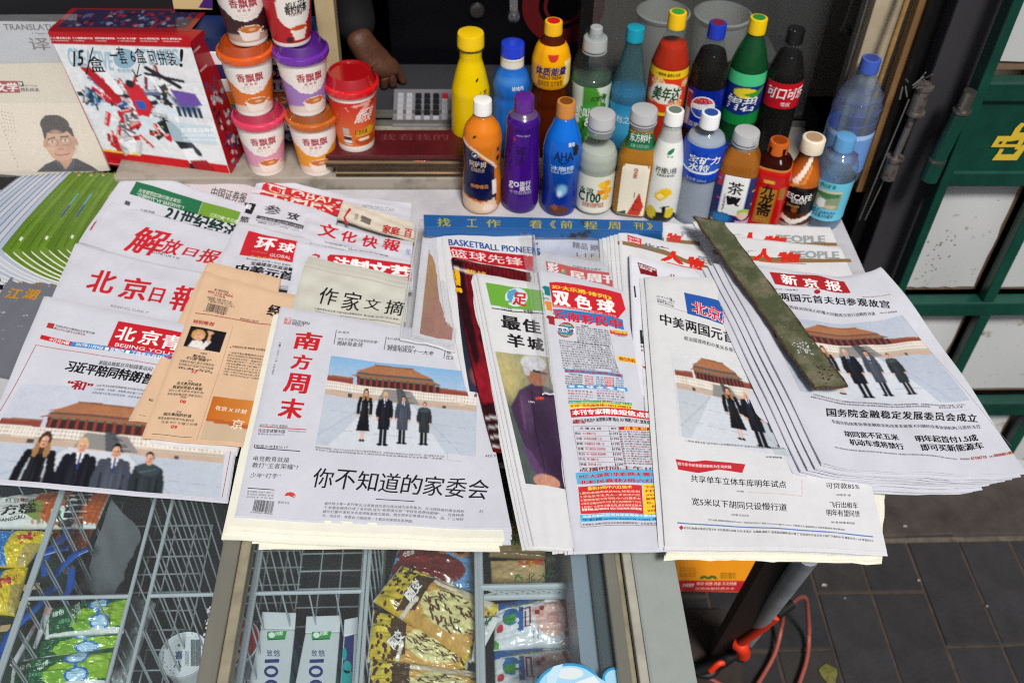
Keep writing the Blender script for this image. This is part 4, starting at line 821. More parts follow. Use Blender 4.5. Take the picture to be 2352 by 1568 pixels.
p = Paper('magazine', 'white lifestyle magazine right under the blue bar', 'magazine', [(875, 120), (1390, 120), (1400, 420), (905, 420)], (.040, .040, .042, .042), 'H', (0, -1), news('cfd4e0', .4), seed=24, ink=INKG)
q = Paint(40, 20, 2, 'b9c2da'); q.grad('c9d0e2', 'a8b0c8').ell(.8, .9, .5, .5, 'b8a878', .8, 1).ell(.2, .2, .3, .3, 'e0e4f0', .8, 1); p.PHOTO([(880, 152), (1388, 152), (1396, 400), (902, 400)], q, m=INKG)
p.T('精品', 1138, 235, 1240, 250, 42, '5a5a60', .03, 4); p.T('购', 1255, 252, 1330, 258, 42, '5a5a60', .03, 4); p.T('L I F E', 1165, 290, 1345, 300, 24, '44444a', .01, 4); p.R([(878, 195), (912, 197), (908, 232), (880, 230)], '3a5a98', 3); p.done()
ct = p = Paper('newspaper', 'lottery weekly with red and white masthead behind the bigger lottery sheet', 'newspaper', [(890, 242), (1372, 322), (1450, 1260), (985, 1195)], (.046, .046, .042, .042), 'H', (-.06, -1), NW, seed=25, pages=3, mids={'t': (1120, 290)})
p.T('打造彩票专业媒体', 1142, 360, 1328, 385, 12, '3a3a40', .01); p.R([(962, 322), (1400, 400), (1405, 500), (980, 450)], 'c8222c'); p.T('彩', 975, 395, 1050, 410, 68, 'f6f0ee', .06); p.T('民周刊', 1125, 440, 1450, 480, 60, 'f6f0ee', .06); p.ELL(1080, 395, 16, 22, '3aa05a', 3); p.ELL(1075, 385, 8, 10, 'e8b020', 4); p.done()
copies(ct, 3, .0025, 'newspaper', 'newspaper edge under the smaller lottery weekly', 'newspaper', 'copies under the smaller lottery weekly', NW, dx=-.004, dy=.001, jit=.001)
o = Sheet([P('H', 795, 130), P('H', 1385, 130), P('H', 1450, 1265), P('H', 950, 1196)], .0485, ripple=.0012, seed=5)
sheet_obj('plastic_sleeve', o, CLR, 'clear plastic sleeve around the smaller lottery weekly', 'plastic sleeve')
o = Sheet([P('H', 795, 135), P('H', 885, 138), P('H', 1020, 1203), P('H', 945, 1190)], .068, ripple=.0012, seed=6)
mb = MB(); e = [o.S(np.array([1.0]), np.array([v]))[0] for v in np.linspace(0, 1, 14)]; s_ = sheet_obj('plastic_sleeve', o, CLR, 'loose flap of clear plastic over the football newspaper', 'plastic sleeve'); 
mb.tube(e, .0010, 6); e = [o.S(np.array([u]), np.array([1.0]))[0] for u in np.linspace(0, 1, 8)]; mb.tube(e, .0014, 6); mb.build('sleeve_edge', film('sleeve_edge'), s_, True)

lot = p = Paper('newspaper', 'crowded lottery newspaper in red, blue and yellow boxes', 'newspaper', [(915, 385), (1480, 515), (1770, 2215), (1148, 2230)], (.064, .064, .044, .044), 'H', (-.12, -1), NW, seed=26, pages=3, gap=.0016, nu=44, nv=70, mids={'t': (1150, 418), 'l': (1030, 1300)})
p.R([(985, 462), (1460, 535), (1490, 640), (1440, 700), (1010, 625)], 'cc2430'); p.T('3D·大乐透·排列3', 1005, 505, 1398, 582, 28, 'f0d83a', .035); p.T('双', 1015, 612, 1128, 626, 95, 'f8f4f2', .06); p.T('色', 1160, 632, 1270, 648, 90, 'f8f4f2', .06); p.T('球', 1305, 655, 1425, 670, 85, 'f8f4f2', .06)
p.T('吉林日报报业集团主办 国内统一刊号', 1010, 625, 1430, 695, 12, 'e8c8c8', lay=4); p.R([(1008, 638), (1470, 708), (1480, 775), (1028, 690)], '2f7ab8', 2)
for i, ch in enumerate('云南彩民中'): p.T(ch, 1015 + i * 93, 705 + i * 14, 1098 + i * 93, 716 + i * 14, 62, 'd8202c', .05, 5)
p.R([(925, 482), (988, 492), (994, 552), (930, 540)], '127a80'); p.T('11月08日', 928, 568, 985, 578, 11); p.R([(938, 582), (1000, 592), (1006, 652), (944, 640)], 'e08a2c'); p.R([(950, 675), (1018, 688), (1024, 745), (958, 732)], 'a82430')
p.ELL(1095, 775, 58, 50, 'a8302c', 2); p.ELL(1095, 775, 50, 42, '2c8a9c', 3); p.R([(1036, 752), (1156, 768), (1152, 800), (1040, 788)], 'eceef0', 4); p.T('双色球', 1042, 788, 1150, 800, 28, '1d3a8c', .05, 6); p.T('彩市有风险', 1062, 745, 1132, 755, 10, 'f0d83a', .02, 6); p.T('投注须谨慎', 1062, 812, 1130, 822, 10, 'f0d83a', .02, 6)
p.T('本报讯', 1196, 752, 1245, 760, 11, BLK, .02)
LB = ['近来,云南彩友', '鸿运当头,大奖小奖通通不放', '过,大部分彩友一中奖就火速领', '奖,指进口袋才踏实,但有那么', '一位彩友,却姗姗来迟,时隔半', '月才来到云南省福彩中心领奖', '他就是2017120期双色球头奖', '得主肖先生(化姓)。']
for k, t in enumerate(LB): p.T(t, 1160 + k * 1.6, 762 + k * 14.5, 1380 + k * 2.2, 790 + k * 14.5, 11, '3c3c42')
LC = ['肖先生这张彩票是一张10元单式票,中奖金', '额921万多元,肖先生带着妻子一起来领奖。肖先', '生是位老彩友了,出租车开了多少年,彩票也就买', '了多少年。“我们平时开车挺辛苦的,尤其是夜班,', '上白班的时候,买彩票还方便,上夜班有时候就只', '能让别人帮着买,这次中大奖我挺意外的,因为以', '前一直守号,机选,所有的玩法基本都试了,我买彩', '票也很灵活,不会死守一种方式买,单式,复式,胆', '拖我都买过,但都只中过一些小奖,这次这5注号', '码,是我118期的时候机选的,后来每期照打,没想', '到只打了三期就出了这么大的奖,或许真的是运气', '到了。”肖先生开心的说。            (韩晓)']
for k, t in enumerate(LC): p.T(t, 1050 + k * 2.5, 850 + k * 16.6, 1385 + k * 6.2, 892 + k * 15.6, 12, '3c3c42')
p.R([(1385, 775), (1500, 790), (1503, 815), (1390, 800)], 'c82430', 2); p.T('中国体彩', 1395, 793, 1500, 808, 20, 'f0d83a', .03, 5); p.T('中国福利', 1420, 815, 1490, 825, 12, 'c82430'); p.LN(1385, 805, 1440, 1060, 1.3, '77777c')
p.R([(1085, 1032), (1470, 1068), (1472, 1090), (1090, 1056)], '3f96c8', 2); p.T('彩票开奖公告短信点播', 1090, 1054, 1462, 1088, 19, 'b8202c', .03, 5); p.R([(1435, 945), (1560, 965), (1562, 1000), (1440, 980)], 'f0cc30', 2); p.T('明白先机', 1450, 978, 1555, 995, 26, 'b8202c', .05, 5)
for k in range(5):
    y = 1072 + k * 15; p.T(['手机用户编辑', '彩票开奖公告对应', '指令,发到代码', '106695888,立即获', '取彩票开奖信息'][k], 1092 + (24 if k == 0 else 0), y, 1206, y + 10, 11, '2c2c30', .015)
    p.T(['开奖公告', '双色球', '福彩 3D', '3D试机号', '排列三'][k], 1218 + k * 1, y + 14, 1278 + k, y + 20, 11, 'b8202c', .015); p.T(['指 令', '69780', '69781', '69782', '69783'][k], 1295, y + 20, 1345, y + 24, 11, '2a7ab0', .015)
    p.R([(1350 + k, y + 14), (1412 + k, y + 20), (1412 + k, y + 30), (1350 + k, y + 25)], 'c03040', 2); p.T(['开奖公告', '排列五', '大乐透', '七乐彩', '七星彩'][k], 1354, y + 26, 1408, y + 31, 9, 'f8f0f0', .015, 5); p.T(['指 令', '69784', '69785', '69786', '69787'][k], 1425, y + 28, 1478, y + 32, 11, '2a7ab0', .015)
p.R([(1100, 1138), (1500, 1158), (1502, 1182), (1103, 1162)], '3f96c8', 2); p.T('双 色 球 全 攻 略', 1112, 1158, 1490, 1182, 17, 'f2f4f8', .03, 5)
for k in range(5):
    y = 1182 + k * 17; p.T(['双 色 球 出 号 条 件', '奇偶比关注 2:4 或 3:3', '三区比关注 3:2:1;或 2:3:1', '同尾号关注 0,1 或 6,9', '重号关注 10 或 26'][k], 1108 + k, y, 1272 - (k == 3) * 20, y + 10, 11, ['2c2c30', 'b8202c', '2a7ab0', 'b8202c', '2a7ab0'][k], .01)
    p.T(['大小比关注 2:4 或 4:2', '连号关注 08 09 或 20 21', '预 计 出 号 范 围', '红胆 08 17 21 26 蓝球 03 09 10', '心水推荐:06 08 09 10 17 20'][k], 1300 + k, y, 1480 + k, y + 11, 11, ['2a7ab0', 'b8202c', '2c2c30', '2a7ab0', 'b8202c'][k], .01)
p.R([(1112, 1245), (1530, 1258), (1532, 1276), (1114, 1262)], '2c9a64', 2); p.T('创中奖2017131期4奇2偶,连号10 11,红胆1128,心水推荐中红胆10 11 28', 1118, 1262, 1525, 1272, 11, 'f0f4e8', .01, 5)
p.R([(1116, 1264), (1532, 1272), (1534, 1300), (1120, 1292)], 'f2cf38', 2); p.T('本刊广告招商热线:13621298819', 1124, 1288, 1528, 1298, 18, 'b01c24', .03, 5)
p.R([(1122, 1300), (1700, 1318), (1705, 1372), (1132, 1354)], 'c8222e', 2); p.T('本刊专家精推短信点播', 1140, 1342, 1680, 1362, 36, 'fbf4f2', .05, 5)
p.T('点播方法:手机用户,如您想点播“南山 3D 独胆八注”,请发送数字', 1140, 1395, 1700, 1402, 26, BLK, .03); p.T('点播方法', 1140, 1395, 1224, 1396, 26, 'b8202c', .03, 4)
rows = [('南山', '3D 独胆八注', '61393'), ('小南', '3D试机后独胆 三注', '61394'), ('新晴', '3D独胆定位 单挑一注', '61395'), ('金鹰', '3D三胆定位 定位单选', '61396'), ('老白', '3D一语定胆 黄金两码', '61397'), ('中元', '排三独胆八注', '61398'), ('秋福', '双色球 7+2', '61399')]
p.T('点 播 内 容', 1185, 1432, 1330, 1434, 16, BLK, .02); p.T('数字', 1395, 1434, 1430, 1435, 16, BLK, .02)
for k in range(9): p.LN(1142 + k * 6, 1412 + k * 34, 1440 + k * 6, 1414 + k * 34, 1.6, '8a2a34')
for x in (1142, 1378, 1440): p.LN(x, 1412, x + 48, 1684, 1.6, '8a2a34')
for k, (a, b, c) in enumerate(rows):
    y = 1466 + k * 34; d = k * 6; p.T(a, 1156 + d, y, 1196 + d, y + 1, 17, '22222a', .02); p.T(b, 1208 + d, y, 1208 + d + len(b) * 11 + 10, y + 2, 17, 'b8303a', .02); p.T(c, 1384 + d, y + 1, 1440 + d, y + 3, 17, BLK, .02)
p.R([(1445, 1414), (1700, 1418), (1705, 1440), (1448, 1436)], 'c8222e', 2); p.T('精 彩 回 放', 1480, 1434, 1690, 1436, 17, 'f0d83a', .03, 5)
for k in range(14): p.T('第 %d 期:%s' % (303 - k, ['中元排三独胆中独胆8', '小南3D试机后独胆', '南山3D独胆中防胆9', '老白3D一语定胆'][k % 4]), 1448 + k * 2.6, 1454 + k * 16, 1690 + k * 2, 1458 + k * 16, 12, '3a3a42' if k % 3 else 'a8303a', .01)
p.c = 'P'; p.R([(1322, 1086), (1530, 1078), (1532, 1110), (1326, 1112)], '58b4dc', 2); p.T('点播时间:上午10时', 1330, 1084, 1530, 1082, 9, '7a2a34', .03, 3); p.T('9亿大派奖!华彩网无需追号', 1330, 1100, 1530, 1094, 9, 'c02030', .04, 5); p.T('北彩民喜获2倍六红,受', 1332, 1113, 1530, 1109, 9, 'c02030', .04, 5)
p.R([(1328, 1118), (1474, 1114), (1478, 1180), (1334, 1180)], 'cc3038', 2); p.T('最新33码中六红技术', 1350, 1126, 1452, 1122, 7.5, 'f4dc50', .03, 5)
for k in range(5): p.T(['1.胆码准确率高达95%,轻松定胆', '2.定位杀号法,先人一步杀出六红', '3.独家绝密冷热号码,中六红概率大', '4.填空正确没有中六红,签订合同赔偿千万元', '5.欢迎广大彩民注册会员,或咨询验证技术'][k], 1332 + k, 1136 + k * 8, 1470 + k, 1132 + k * 8, 5.6, 'f0d8b8', .02, 5)
p.T('财富专线:18514005562 QQ:1735559078 刘洋经理', 1337, 1174, 1474, 1172, 6, 'fbf4f2', .03, 5)
p.R([(1476, 1112), (1530, 1110), (1534, 1180), (1480, 1182)], 'f0cc30', 2)
for k in range(7): p.T(['下次彩民', '印可', '元大,', '解密六红', '包、解密', '一指日可', '2580元'][k], 1481 + k, 1122 + k * 9, 1530, 1120 + k * 9, 6, 'b8202c', .03, 5)
p.R([(1332, 1182), (1532, 1180), (1534, 1196), (1334, 1198)], '58b4dc', 2); p.T('北京市朝阳区双井桥西南优士阁B座2808', 1338, 1189, 1530, 1187, 5.4, 'f4f8fa', .03, 5); p.T('华彩网:www.huacw.com 电话', 1338, 1197, 1530, 1195, 6, '20468c', .03, 5)
p.T('本报敬告:本报刊登有关彩票的数据图表和广告信息等,仅供参考', 1338, 1207, 1530, 1204, 4.6, '2c2c30', .01); p.LN(1334, 1199, 1335, 1210, .8); p.LN(1335, 1210, 1530, 1206, .8); p.done()
copies(lot, 4, .0035, 'newspaper', 'newspaper edge under the crowded lottery newspaper', 'newspaper', 'copies under the crowded lottery newspaper', NWW, dx=-.0058, dy=.002, jit=.0015, pages=2)

# --- right-hand papers
GOLD = '8a6a42'
def people(p, x0, x1, y0, y1, k=1.0): pass
pl = p = Paper('magazine', 'white magazine with gold stripe half hidden behind the left stack', 'magazine', [(405, 60), (860, 80), (900, 330), (430, 330)], (.052, .052, .054, .054), 'I', (-.1, -1), NWW, seed=30, ink=INKS)
p.R([(408, 165), (690, 200), (690, 226), (410, 190)], GOLD); p.T('物', 435, 190, 530, 205, 60, 'd0301c', .05, 4, sh=.3); p.T('PEOPLE', 540, 160, 760, 175, 34, '98a0a4', .04, 3); p.done()
v1 = p = Paper('magazine', 'white magazine with gold stripe and red brush title, top of the left stack', 'magazine', [(115, 95), (740, 262), (640, 960), (200, 937)], (.060, .060, .048, .048), 'I', (-.05, -1), NWW, seed=31, mids={'t': (400, 178), 'l': (150, 500)}, pages=2, ink=INKS)
p.R([(180, 147), (274, 175), (272, 218), (184, 190)], 'c8303a', 2); p.T('2017年', 188, 172, 265, 193, 15, 'f8ecec', .02, 4); p.T('第43期', 190, 192, 262, 211, 14, 'f8ecec', .02, 4); p.T('北广', 280, 238, 460, 272, 42, '70757a', .04, 3, sh=-.1); p.T('PEO', 650, 330, 760, 350, 44, '8c9498', .04, 3)
p.R([(118, 188), (260, 208), (420, 245), (560, 305), (720, 355), (722, 380), (560, 332), (420, 278), (260, 235), (120, 212)], GOLD, 1)
for (ch, x, y, w, h) in (('人', 400, 320, 150, 75), ('物', 570, 355, 110, 70)): p.T(ch, x, y, x + w, y + 28, h, 'd42a1a', .07, 5, sh=.25)
p.LN(440, 330, 700, 385, 5, 'd42a1a', 4); p.done()
copies(v1, 5, .0024, 'magazine', 'magazine edge with gold stripe end in the left stack', 'magazine', 'magazines in the left stack', NWW, dx=-.0058, dy=.0012, jit=.0008, pages=1)
gb = p = Paper('newspaper', 'broadcast newspaper with maroon box and red brush title', 'newspaper', [(192, 275), (900, 440), (800, 1330), (232, 1192)], (.066, .066, .054, .054), 'I', (-.04, -1), news('dfe2ea', .45), seed=32, mids={'t': (450, 335)}, pages=3, ink=INKS)
p.R([(247, 328), (372, 372), (380, 425), (268, 405)], '7e1420', 2); p.T('央视十九大报道', 255, 352, 368, 388, 15, 'f4e8e8', .03, 5); p.T('持续升温', 262, 368, 345, 395, 14, 'f4e8e8', .03, 5); p.T('北京广播', 442, 470, 765, 552, 70, 'cc2028', .025, 3, sh=.1)
p.R([(222, 485), (232, 486), (240, 560), (230, 560)], '20242c', 2); p.R([(262, 775), (300, 780), (302, 870), (268, 866)], '28303a', 2); p.T('电影', 268, 892, 300, 896, 18); p.T('对生', 270, 918, 300, 922, 18); p.R([(280, 1012), (325, 1025), (325, 1108), (288, 1098)], 'b8202c', 2); p.T('欢', 288, 1052, 320, 1058, 28, 'f8f0f0', .03, 5); p.T('201', 290, 1078, 320, 1083, 16, 'f8f0f0', .03, 5); p.done()
copies(gb, 4, .0028, 'newspaper', 'newspaper corner under the broadcast newspaper', 'newspaper', 'copies under the broadcast newspaper', news('dfe2ea', .45), dx=.004, dy=-.008, jit=.001)
mp = p = Paper('newspaper', 'newspaper with blue masthead box and palace photograph, front right of the table', 'newspaper', [P('I', 295, 415), None, P('O', 1500, 462), P('O', 95, 440)], (.072, .072, .050, .050), 'P', (-.06, -1), NWW, seed=33, nu=50, nv=60, pages=3, gap=.0016, ripple=.0012, curl=-.006, jag=None)
p.c = 'I'; p.R([(555, 528), (880, 608), (880, 762), (578, 668)], '2458a8', 2); p.T('北京晨报', 608, 662, 1010, 800, 88, 'f4f0f0', .075, 3, sh=-.05); p.T('北京晨报', 610, 660, 1008, 796, 84, 'd22a3a', .03, 5, sh=-.05)
p.T('2017 年 11 月', 374, 558, 450, 575, 12); p.T('9', 458, 590, 478, 595, 28, '1a1a1e'); p.T('日', 482, 592, 492, 594, 10); p.T('农历丁酉年 九月廿一', 376, 576, 492, 612, 11); p.T('星期四 第7044期', 378, 590, 486, 626, 12)
p.LN(382, 602, 560, 655, 1.4); p.LN(560, 655, 800, 735, 1.4)
for i, ch in enumerate('中美两国元首举'):
    p.T(ch, 398 + i * 84, 735 + i * 23, 474 + i * 84, 756 + i * 23, 74, '1a1a1e', .028)
p.T('就治国理政和中美关系等交换意见', 556, 842, 1000, 948, 28, '2a2a2e')
FG2 = [(.56, .33, .60, '14151c', '4a2f22', 'long', True), (.75, .345, .62, '161822', 'd8b884', 'suit', False), (.93, .375, .56, '434956', '1a1718', 'suit', False)]
p.PHOTO([(468, 905), (1010, 985), (1290, 1620), (528, 1475)], palace(150, 150, 1.0, 'd6d8da', FG2, (-.02, -.02, 1.0, 1.02), 'd2d6da', 'bcc4cc'))
p.T('11月8日,国家主席习近平和夫人彭丽媛陪同来华进行国事访问的美国总统特朗普和夫人', 566, 1512, 1220, 1565, 14)
p.c = 'J'; p.T('A03版·要闻时事', 98, 1302, 202, 1308, 12); p.c = 'P'
p.R([(1552, 1054), (1590, 1060), (1620, 1057), (1712, 1066), (1705, 1086), (1650, 1078), (1604, 1086), (1558, 1078)], 'c02a34', 2); p.T('把习总书记重要思想化为生动实践', 1556, 1068, 1680, 1076, 7, 'f8ecec', .02, 5)
p.c = 'O'
p.T('共享单车立体车库明年试点', 258, 42, 858, 82, 46, '1e1e22', .008); p.T('A04版', 545, 106, 592, 110, 13, '77777a'); p.LN(616, 106, 956, 133, 1.2, 'c87a5a'); p.LN(956, 30, 956, 133, 1.2, 'c87a5a')
p.T('宽5米以下胡同只设慢行道', 264, 188, 862, 228, 48, '1e1e22', .008); p.T('A05版·北京发布', 512, 254, 624, 262, 14, '66666a'); p.T('可贷款85%', 1108, 84, 1318, 90, 36, '2a2a2e', .004); p.T('A02版·第一眼', 1172, 130, 1262, 134, 14, '66666a')
p.T('飞行出租车', 1130, 205, 1308, 210, 38, '1e1e22', .006); p.T('明年有望问世', 1112, 256, 1322, 266, 42, '1e1e22', .006); p.T('B01版-B04版·新知道', 1142, 302, 1288, 310, 14, '55555a')
p.T('今日52版 晨报新闻热线:87955959 广告热线:87955757  网址:www.morningpost.com.cn  主编/张大天 编辑/颜丙文 首席美编/曲靖 校对/柳宝庆', 366, 288, 1226, 352, 14, '55555a')
p.LN(172, 299, 1402, 387, 8, '5878b8'); p.R([(182, 328), (198, 315), (212, 330), (196, 346)], 'c8303a', 2); p.T('北京日报报业集团主管主办 北京晨报社出版 社长:李凌云  总编辑:谢星文 值班副总编辑:张少敏 广告经营许可证:京东工商广字第0201号 邮发代号:1-69 零售价1元', 212, 338, 1408, 420, 15, '2c2c30')
p.done()
copies(mp, 4, .0035, 'newspaper', 'newspaper edge under the one with the blue masthead box', 'newspaper', 'copies under the blue masthead newspaper', NWW, dx=-.0052, dy=.0015, jit=.001, pages=2)
for k, (x, l) in enumerate(((0, 'torn'), (14, 'straight'))):
    p = Paper('backing_sheet', 'cream blank sheet with %s edge under the blue masthead newspaper' % l, 'sheet', [(300, -400), None, (1452 - x, 500 + 40 * (1 - k)), (90 + x, 515 - 25 * k)], (.030, .030, .028 + k * .004, .028 + k * .004), 'O', m=CRM, pages=3, gap=.0015, jag=.0008 if k == 0 else None, seed=34 + k); p.done()
# people magazines, right
for (c4, z, lab, sd) in (([(610, 28 + 22), P('E', 155, 1185), P('E', 290, 1500), (760, 330)], (.056, .056, .058, .058), 'white magazine with gold stripe and grey capitals, upper of the two rear ones', 40),
                         ([(640, 128), P('E', 208, 1290), P('E', 350, 1600), (800, 480)], (.062, .062, .064, .064), 'white magazine with gold stripe and grey capitals, just behind the big palace paper', 41)):
    c4 = [P('I', *c4[0]), c4[1], c4[2], P('I', *c4[3])]
    p = Paper('magazine', lab, 'magazine', c4, z, 'P', (-.12, -1), NWW, seed=sd, pages=4, gap=.0015, ink=INKS)
    yo = 0 if sd == 40 else 106; p.c = 'I'; xo = 0 if sd == 40 else 92
    p.R([(650 + xo, 140 + yo), (900 + xo, 180 + yo), (1230 + xo, 198 + yo), (1560 + xo, 200 + yo), (1570 + xo, 222 + yo), (1230 + xo, 226 + yo), (900 + xo, 210 + yo), (655 + xo, 168 + yo)], GOLD, 1)
    p.T('PEOPLE', 1168 + xo, 195 + yo, 1490 + xo, 200 + yo, 48, '98a0a2', .05, 3)
    for (ch, x, y, w, h) in (('人', 912, 212, 130, 82), ('物', 1072, 222, 150, 70)): p.T(ch, x + xo, y + yo, x + w + xo, y + 6 + yo, h, 'd42a1a', .07, 5, sh=.35)
    p.LN(960 + xo, 216 + yo, 1270 + xo, 236 + yo, 4, 'd42a1a', 4); p.T('广', 880 + xo, 160 + yo, 940 + xo, 165 + yo, 20, '8c9498', .02, 3); p.done()
# the big right-hand stack
xj = p = Paper('newspaper', 'top newspaper of the right stack with red masthead and palace photograph', 'newspaper', [P('I', 790, 300), P('J', 818, 108), P('J', 1722, 1400), P('J', 450, 1335)], (.088, .086, .066, .076), 'P', (-.42, -1), NW, seed=42, nu=56, nv=60, pages=3, gap=.0016, mids={'t': P('J', 430, 148), 'r': P('J', 1200, 590), 'b': P('J', 1050, 1400)}, ripple=.0022, curl=.006)
p.c = 'J'; p.R([(122, 138), (430, 160), (590, 198), (632, 270), (400, 238), (158, 214)], 'a82028', 2)
for (ch, x, y, w, h) in (('新', 205, 212, 100, 62), ('京', 342, 232, 95, 58), ('报', 480, 248, 100, 62)): p.T(ch, x, y, x + w, y + 14, h, 'f8f2f0', .03, 5, up=(-.3, -1))
p.ELL(422, 262, 20, 14, 'a82028', 2); p.T('丁酉年九月廿一 今日92版 零售1元', 140, 248, 305, 256, 10); p.T('www.bjnews.com.cn', 706, 302, 882, 284, 11, 'a8604a', .005)
for i, ch in enumerate('两国元首夫妇参观故宫'): p.T(ch, 190 + i * 70, 318 + i * 4.9, 252 + i * 70, 322 + i * 4.9, 48, '1a1a1e', .03, up=(-.25, -1))
p.T('普将就共同关心的重大问题再次进行战略性沟通', 222, 360, 788, 410, 22, '2a2a2e', .005); p.T('A06-07·启事报道', 815, 400, 925, 392, 11, '66666a')
p.PHOTO([(90, 395), (958, 408), (1380, 942), (318, 885)], palace(220, 150, 1.7, 'b4bdcc', FIG4, (.04, -.03, 1.0, 1.0), 'bcc4d0', 'b3bccb'))
p.BODY(['11月8日,国家主席习近平和夫人彭丽媛陪同来华进行国事访问的美国总统特朗普和夫人梅拉尼娅参观故宫博物院。这是两国元首夫妇在太和殿广场合影。当天下午,', '两国元首夫妇在故宫宝蕴楼茶叙,共同参观故宫前三殿,观看文物修复技艺展示和珍品文物展,并欣赏京剧表演。          新华社记者 兰红光 摄'], 400, 912, 1352, 975, -16, 14, 11)
for i, ch in enumerate('国务院金融稳定发展委员会成立'): p.T(ch, 482 + i * 68, 1042 + i * 2.6, 544 + i * 68, 1046 + i * 2.6, 50, '1a1a1e', .03, up=(-.1, -1))
p.T('系国务院统筹协调金融稳定和改革发展重大问题的议事协调机构,马凯任主任', 518, 1085, 1452, 1118, 24, '2a2a2e')
p.T('胡同宽不足五米', 600, 1170, 940, 1195, 40, '1a1a1e', .03); p.T('机动车或将禁行', 632, 1222, 972, 1252, 40, '1a1a1e', .03); p.T('明年起首付1.5成', 1048, 1205, 1435, 1196, 42, '1a1a1e', .03); p.T('即可买新能源车', 1082, 1260, 1472, 1246, 44, '1a1a1e', .03)
p.T('A叠(16版)/时政,刑事新闻 B叠(8版)/经济新闻 B特叠(12版)/金融特刊 C叠(8版)/文体娱新闻 D叠(32版)/家居周刊 特叠(16版)/3C特刊', 532, 1240, 1302, 1318, 11, '44444a'); p.T('新闻热线', 1322, 1316, 1382, 1316, 12); p.T('67106710', 1390, 1316, 1488, 1306, 18, 'b04a34', .03); p.T('QQ', 1505, 1302, 1530, 1298, 12); p.T('800080180', 1535, 1298, 1650, 1278, 18, 'b04a34', .03)
p.LN(945, 410, 1640, 1230, 1.2, 'a0a0a8'); p.LN(520, 1000, 1380, 1000, 1, 'a0a0a8') ; p.done()
copies(xj, 7, .0042, 'newspaper', 'white folded newspaper edge in the right stack', 'newspaper', 'copies in the right stack', NW, dx=-.0085, dy=-.0005, jit=.0016, pages=3, jag=.0006)

# metal bars
mbar = Sheet([P('I', 620, 25), P('I', 815, 65), P('J', 610, 848), P('J', 412, 862)], (.096, .098, .100, .098), ripple=.0002, fold=0)
mb = MB(); sheet_mesh(mb, mbar, 10, 30, .0035)
bar = tag(mb.build('metal_bar', mat('chipped_green', '4b5238', rough=.5, col2='7d7762', nscale=28, thresh=(.45, .7), bump=.5, bscale=90), smooth=True), 'chipped army green flat bar holding down the right stack', 'metal bar')
e = [mbar.S(np.array([u]), np.array([v]))[0] - np.array((0, 0, .0018)) for u, v in [(0, t) for t in np.linspace(0, 1, 30)] + [(t, 1) for t in np.linspace(0, 1, 6)] + [(1, t) for t in np.linspace(1, 0, 30)] + [(t, 0) for t in np.linspace(1, 0, 6)]]
e = [q + nrnd.randn(3) * .0005 for q in e]; mb = MB(); mb.tube(e, .0021, 6); mb.build('rusty_rim', mat('rust_rim', '3a2018', rough=.8, col2='5c4a3a', nscale=150, bump=.6), bar, True)
pr = Print(); r = np.random.RandomState(4)
def blotch(u0, v0, su, sv, n, col, smin, smax):
    for k in range(n):
        u, v = u0 + r.randn() * su, v0 + r.randn() * sv; 
        if not (.03 < u < .97 and .01 < v < .99): continue
        m = 7; sz = r.uniform(smin, smax); c = mbar.S(np.array([u]), np.array([v]), .0004)[0]
        V = [c + np.array([sz * r.uniform(.4, 1) * math.cos(6.28 * i / m), sz * r.uniform(.4, 1) * math.sin(6.28 * i / m), 0]) for i in range(m)]
        W = []
        for q in V:
            W.append(q)
        pr.add(W, [[0, i, i + 1] for i in range(1, m - 1)], col)
blotch(.5, .80, .16, .022, 60, 'b8bcc0', .0007, .0022); blotch(.55, .80, .14, .02, 30, '2a2a2c', .0005, .0012); blotch(.5, .93, .2, .03, 26, '3a1a14', .0008, .0024); blotch(.5, .5, .3, .3, 60, '8a8468', .0005, .0016); blotch(.5, .4, .3, .3, 30, '5a3526', .0005, .0015)
pr.build('paint_chips', mat('chips', attr=True, rough=.6), bar)
zb = .066
bl = empty('blue_bar', (0, 0, 0)); tag(bl, 'blue painted metal bar with yellow characters across the counter', 'metal bar')
A_, B_, C_, D_ = [P('H', *q) for q in ((155, 12), (1735, 55), (1738, 148), (158, 128))]
def top4(z, ps): return [unz(p, z) for p in ps]
a, b = unz(A_, zb), unz(B_, zb); yf = (unz(P('H', 158, 95), zb) + 0)[1]; c, d = unz(P('H', 1737, 118), zb), unz(P('H', 158, 95), zb)
BLU = mat('blue_enamel', '1f5a98', rough=.4, col2='2a2a30', nscale=26, thresh=(.57, .62), bump=.5, bscale=60)
mb = MB(); mb.hexa([d - (0, 0, .004), c - (0, 0, .004), b - (0, 0, .004), a - (0, 0, .004), d, c, b, a]); mb.build('top_face', BLU, bl, bevel=.001)
mb = MB(); k = np.array((0, .003, 0)); dz = np.array((0, 0, .020)); mb.hexa([d - dz, c - dz, c - dz + k, d - dz + k, d - (0, 0, .0041), c - (0, 0, .0041), c + k - (0, 0, .0041), d + k - (0, 0, .0041)]); mb.build('front_lip', BLU, bl, bevel=.001)
s_ = Sheet([a, b, c, d], ripple=0, fold=0)
class _H: pass
pz = Paper.__new__(Paper); pz.s = s_; pz.c = 'H'; pz.up = (-.02, -1); pz.pr = Print(); pz.ink = INK; pz.root = bl
for (ch, x, y, w, h) in (('找', 245, 92, 90, 54), ('工', 440, 95, 70, 50), ('作', 570, 98, 95, 52), ('看', 855, 104, 85, 52), ('《', 990, 104, 40, 50), ('前', 1060, 106, 80, 52), ('程', 1215, 110, 90, 50), ('周', 1375, 112, 80, 50), ('刊', 1545, 112, 60, 46), ('》', 1630, 114, 40, 46)): pz.T(ch, x, y, x + w, y + 2, h, 'a8a438', .02, 3)
pz.pr.build('lettering', INK, bl)

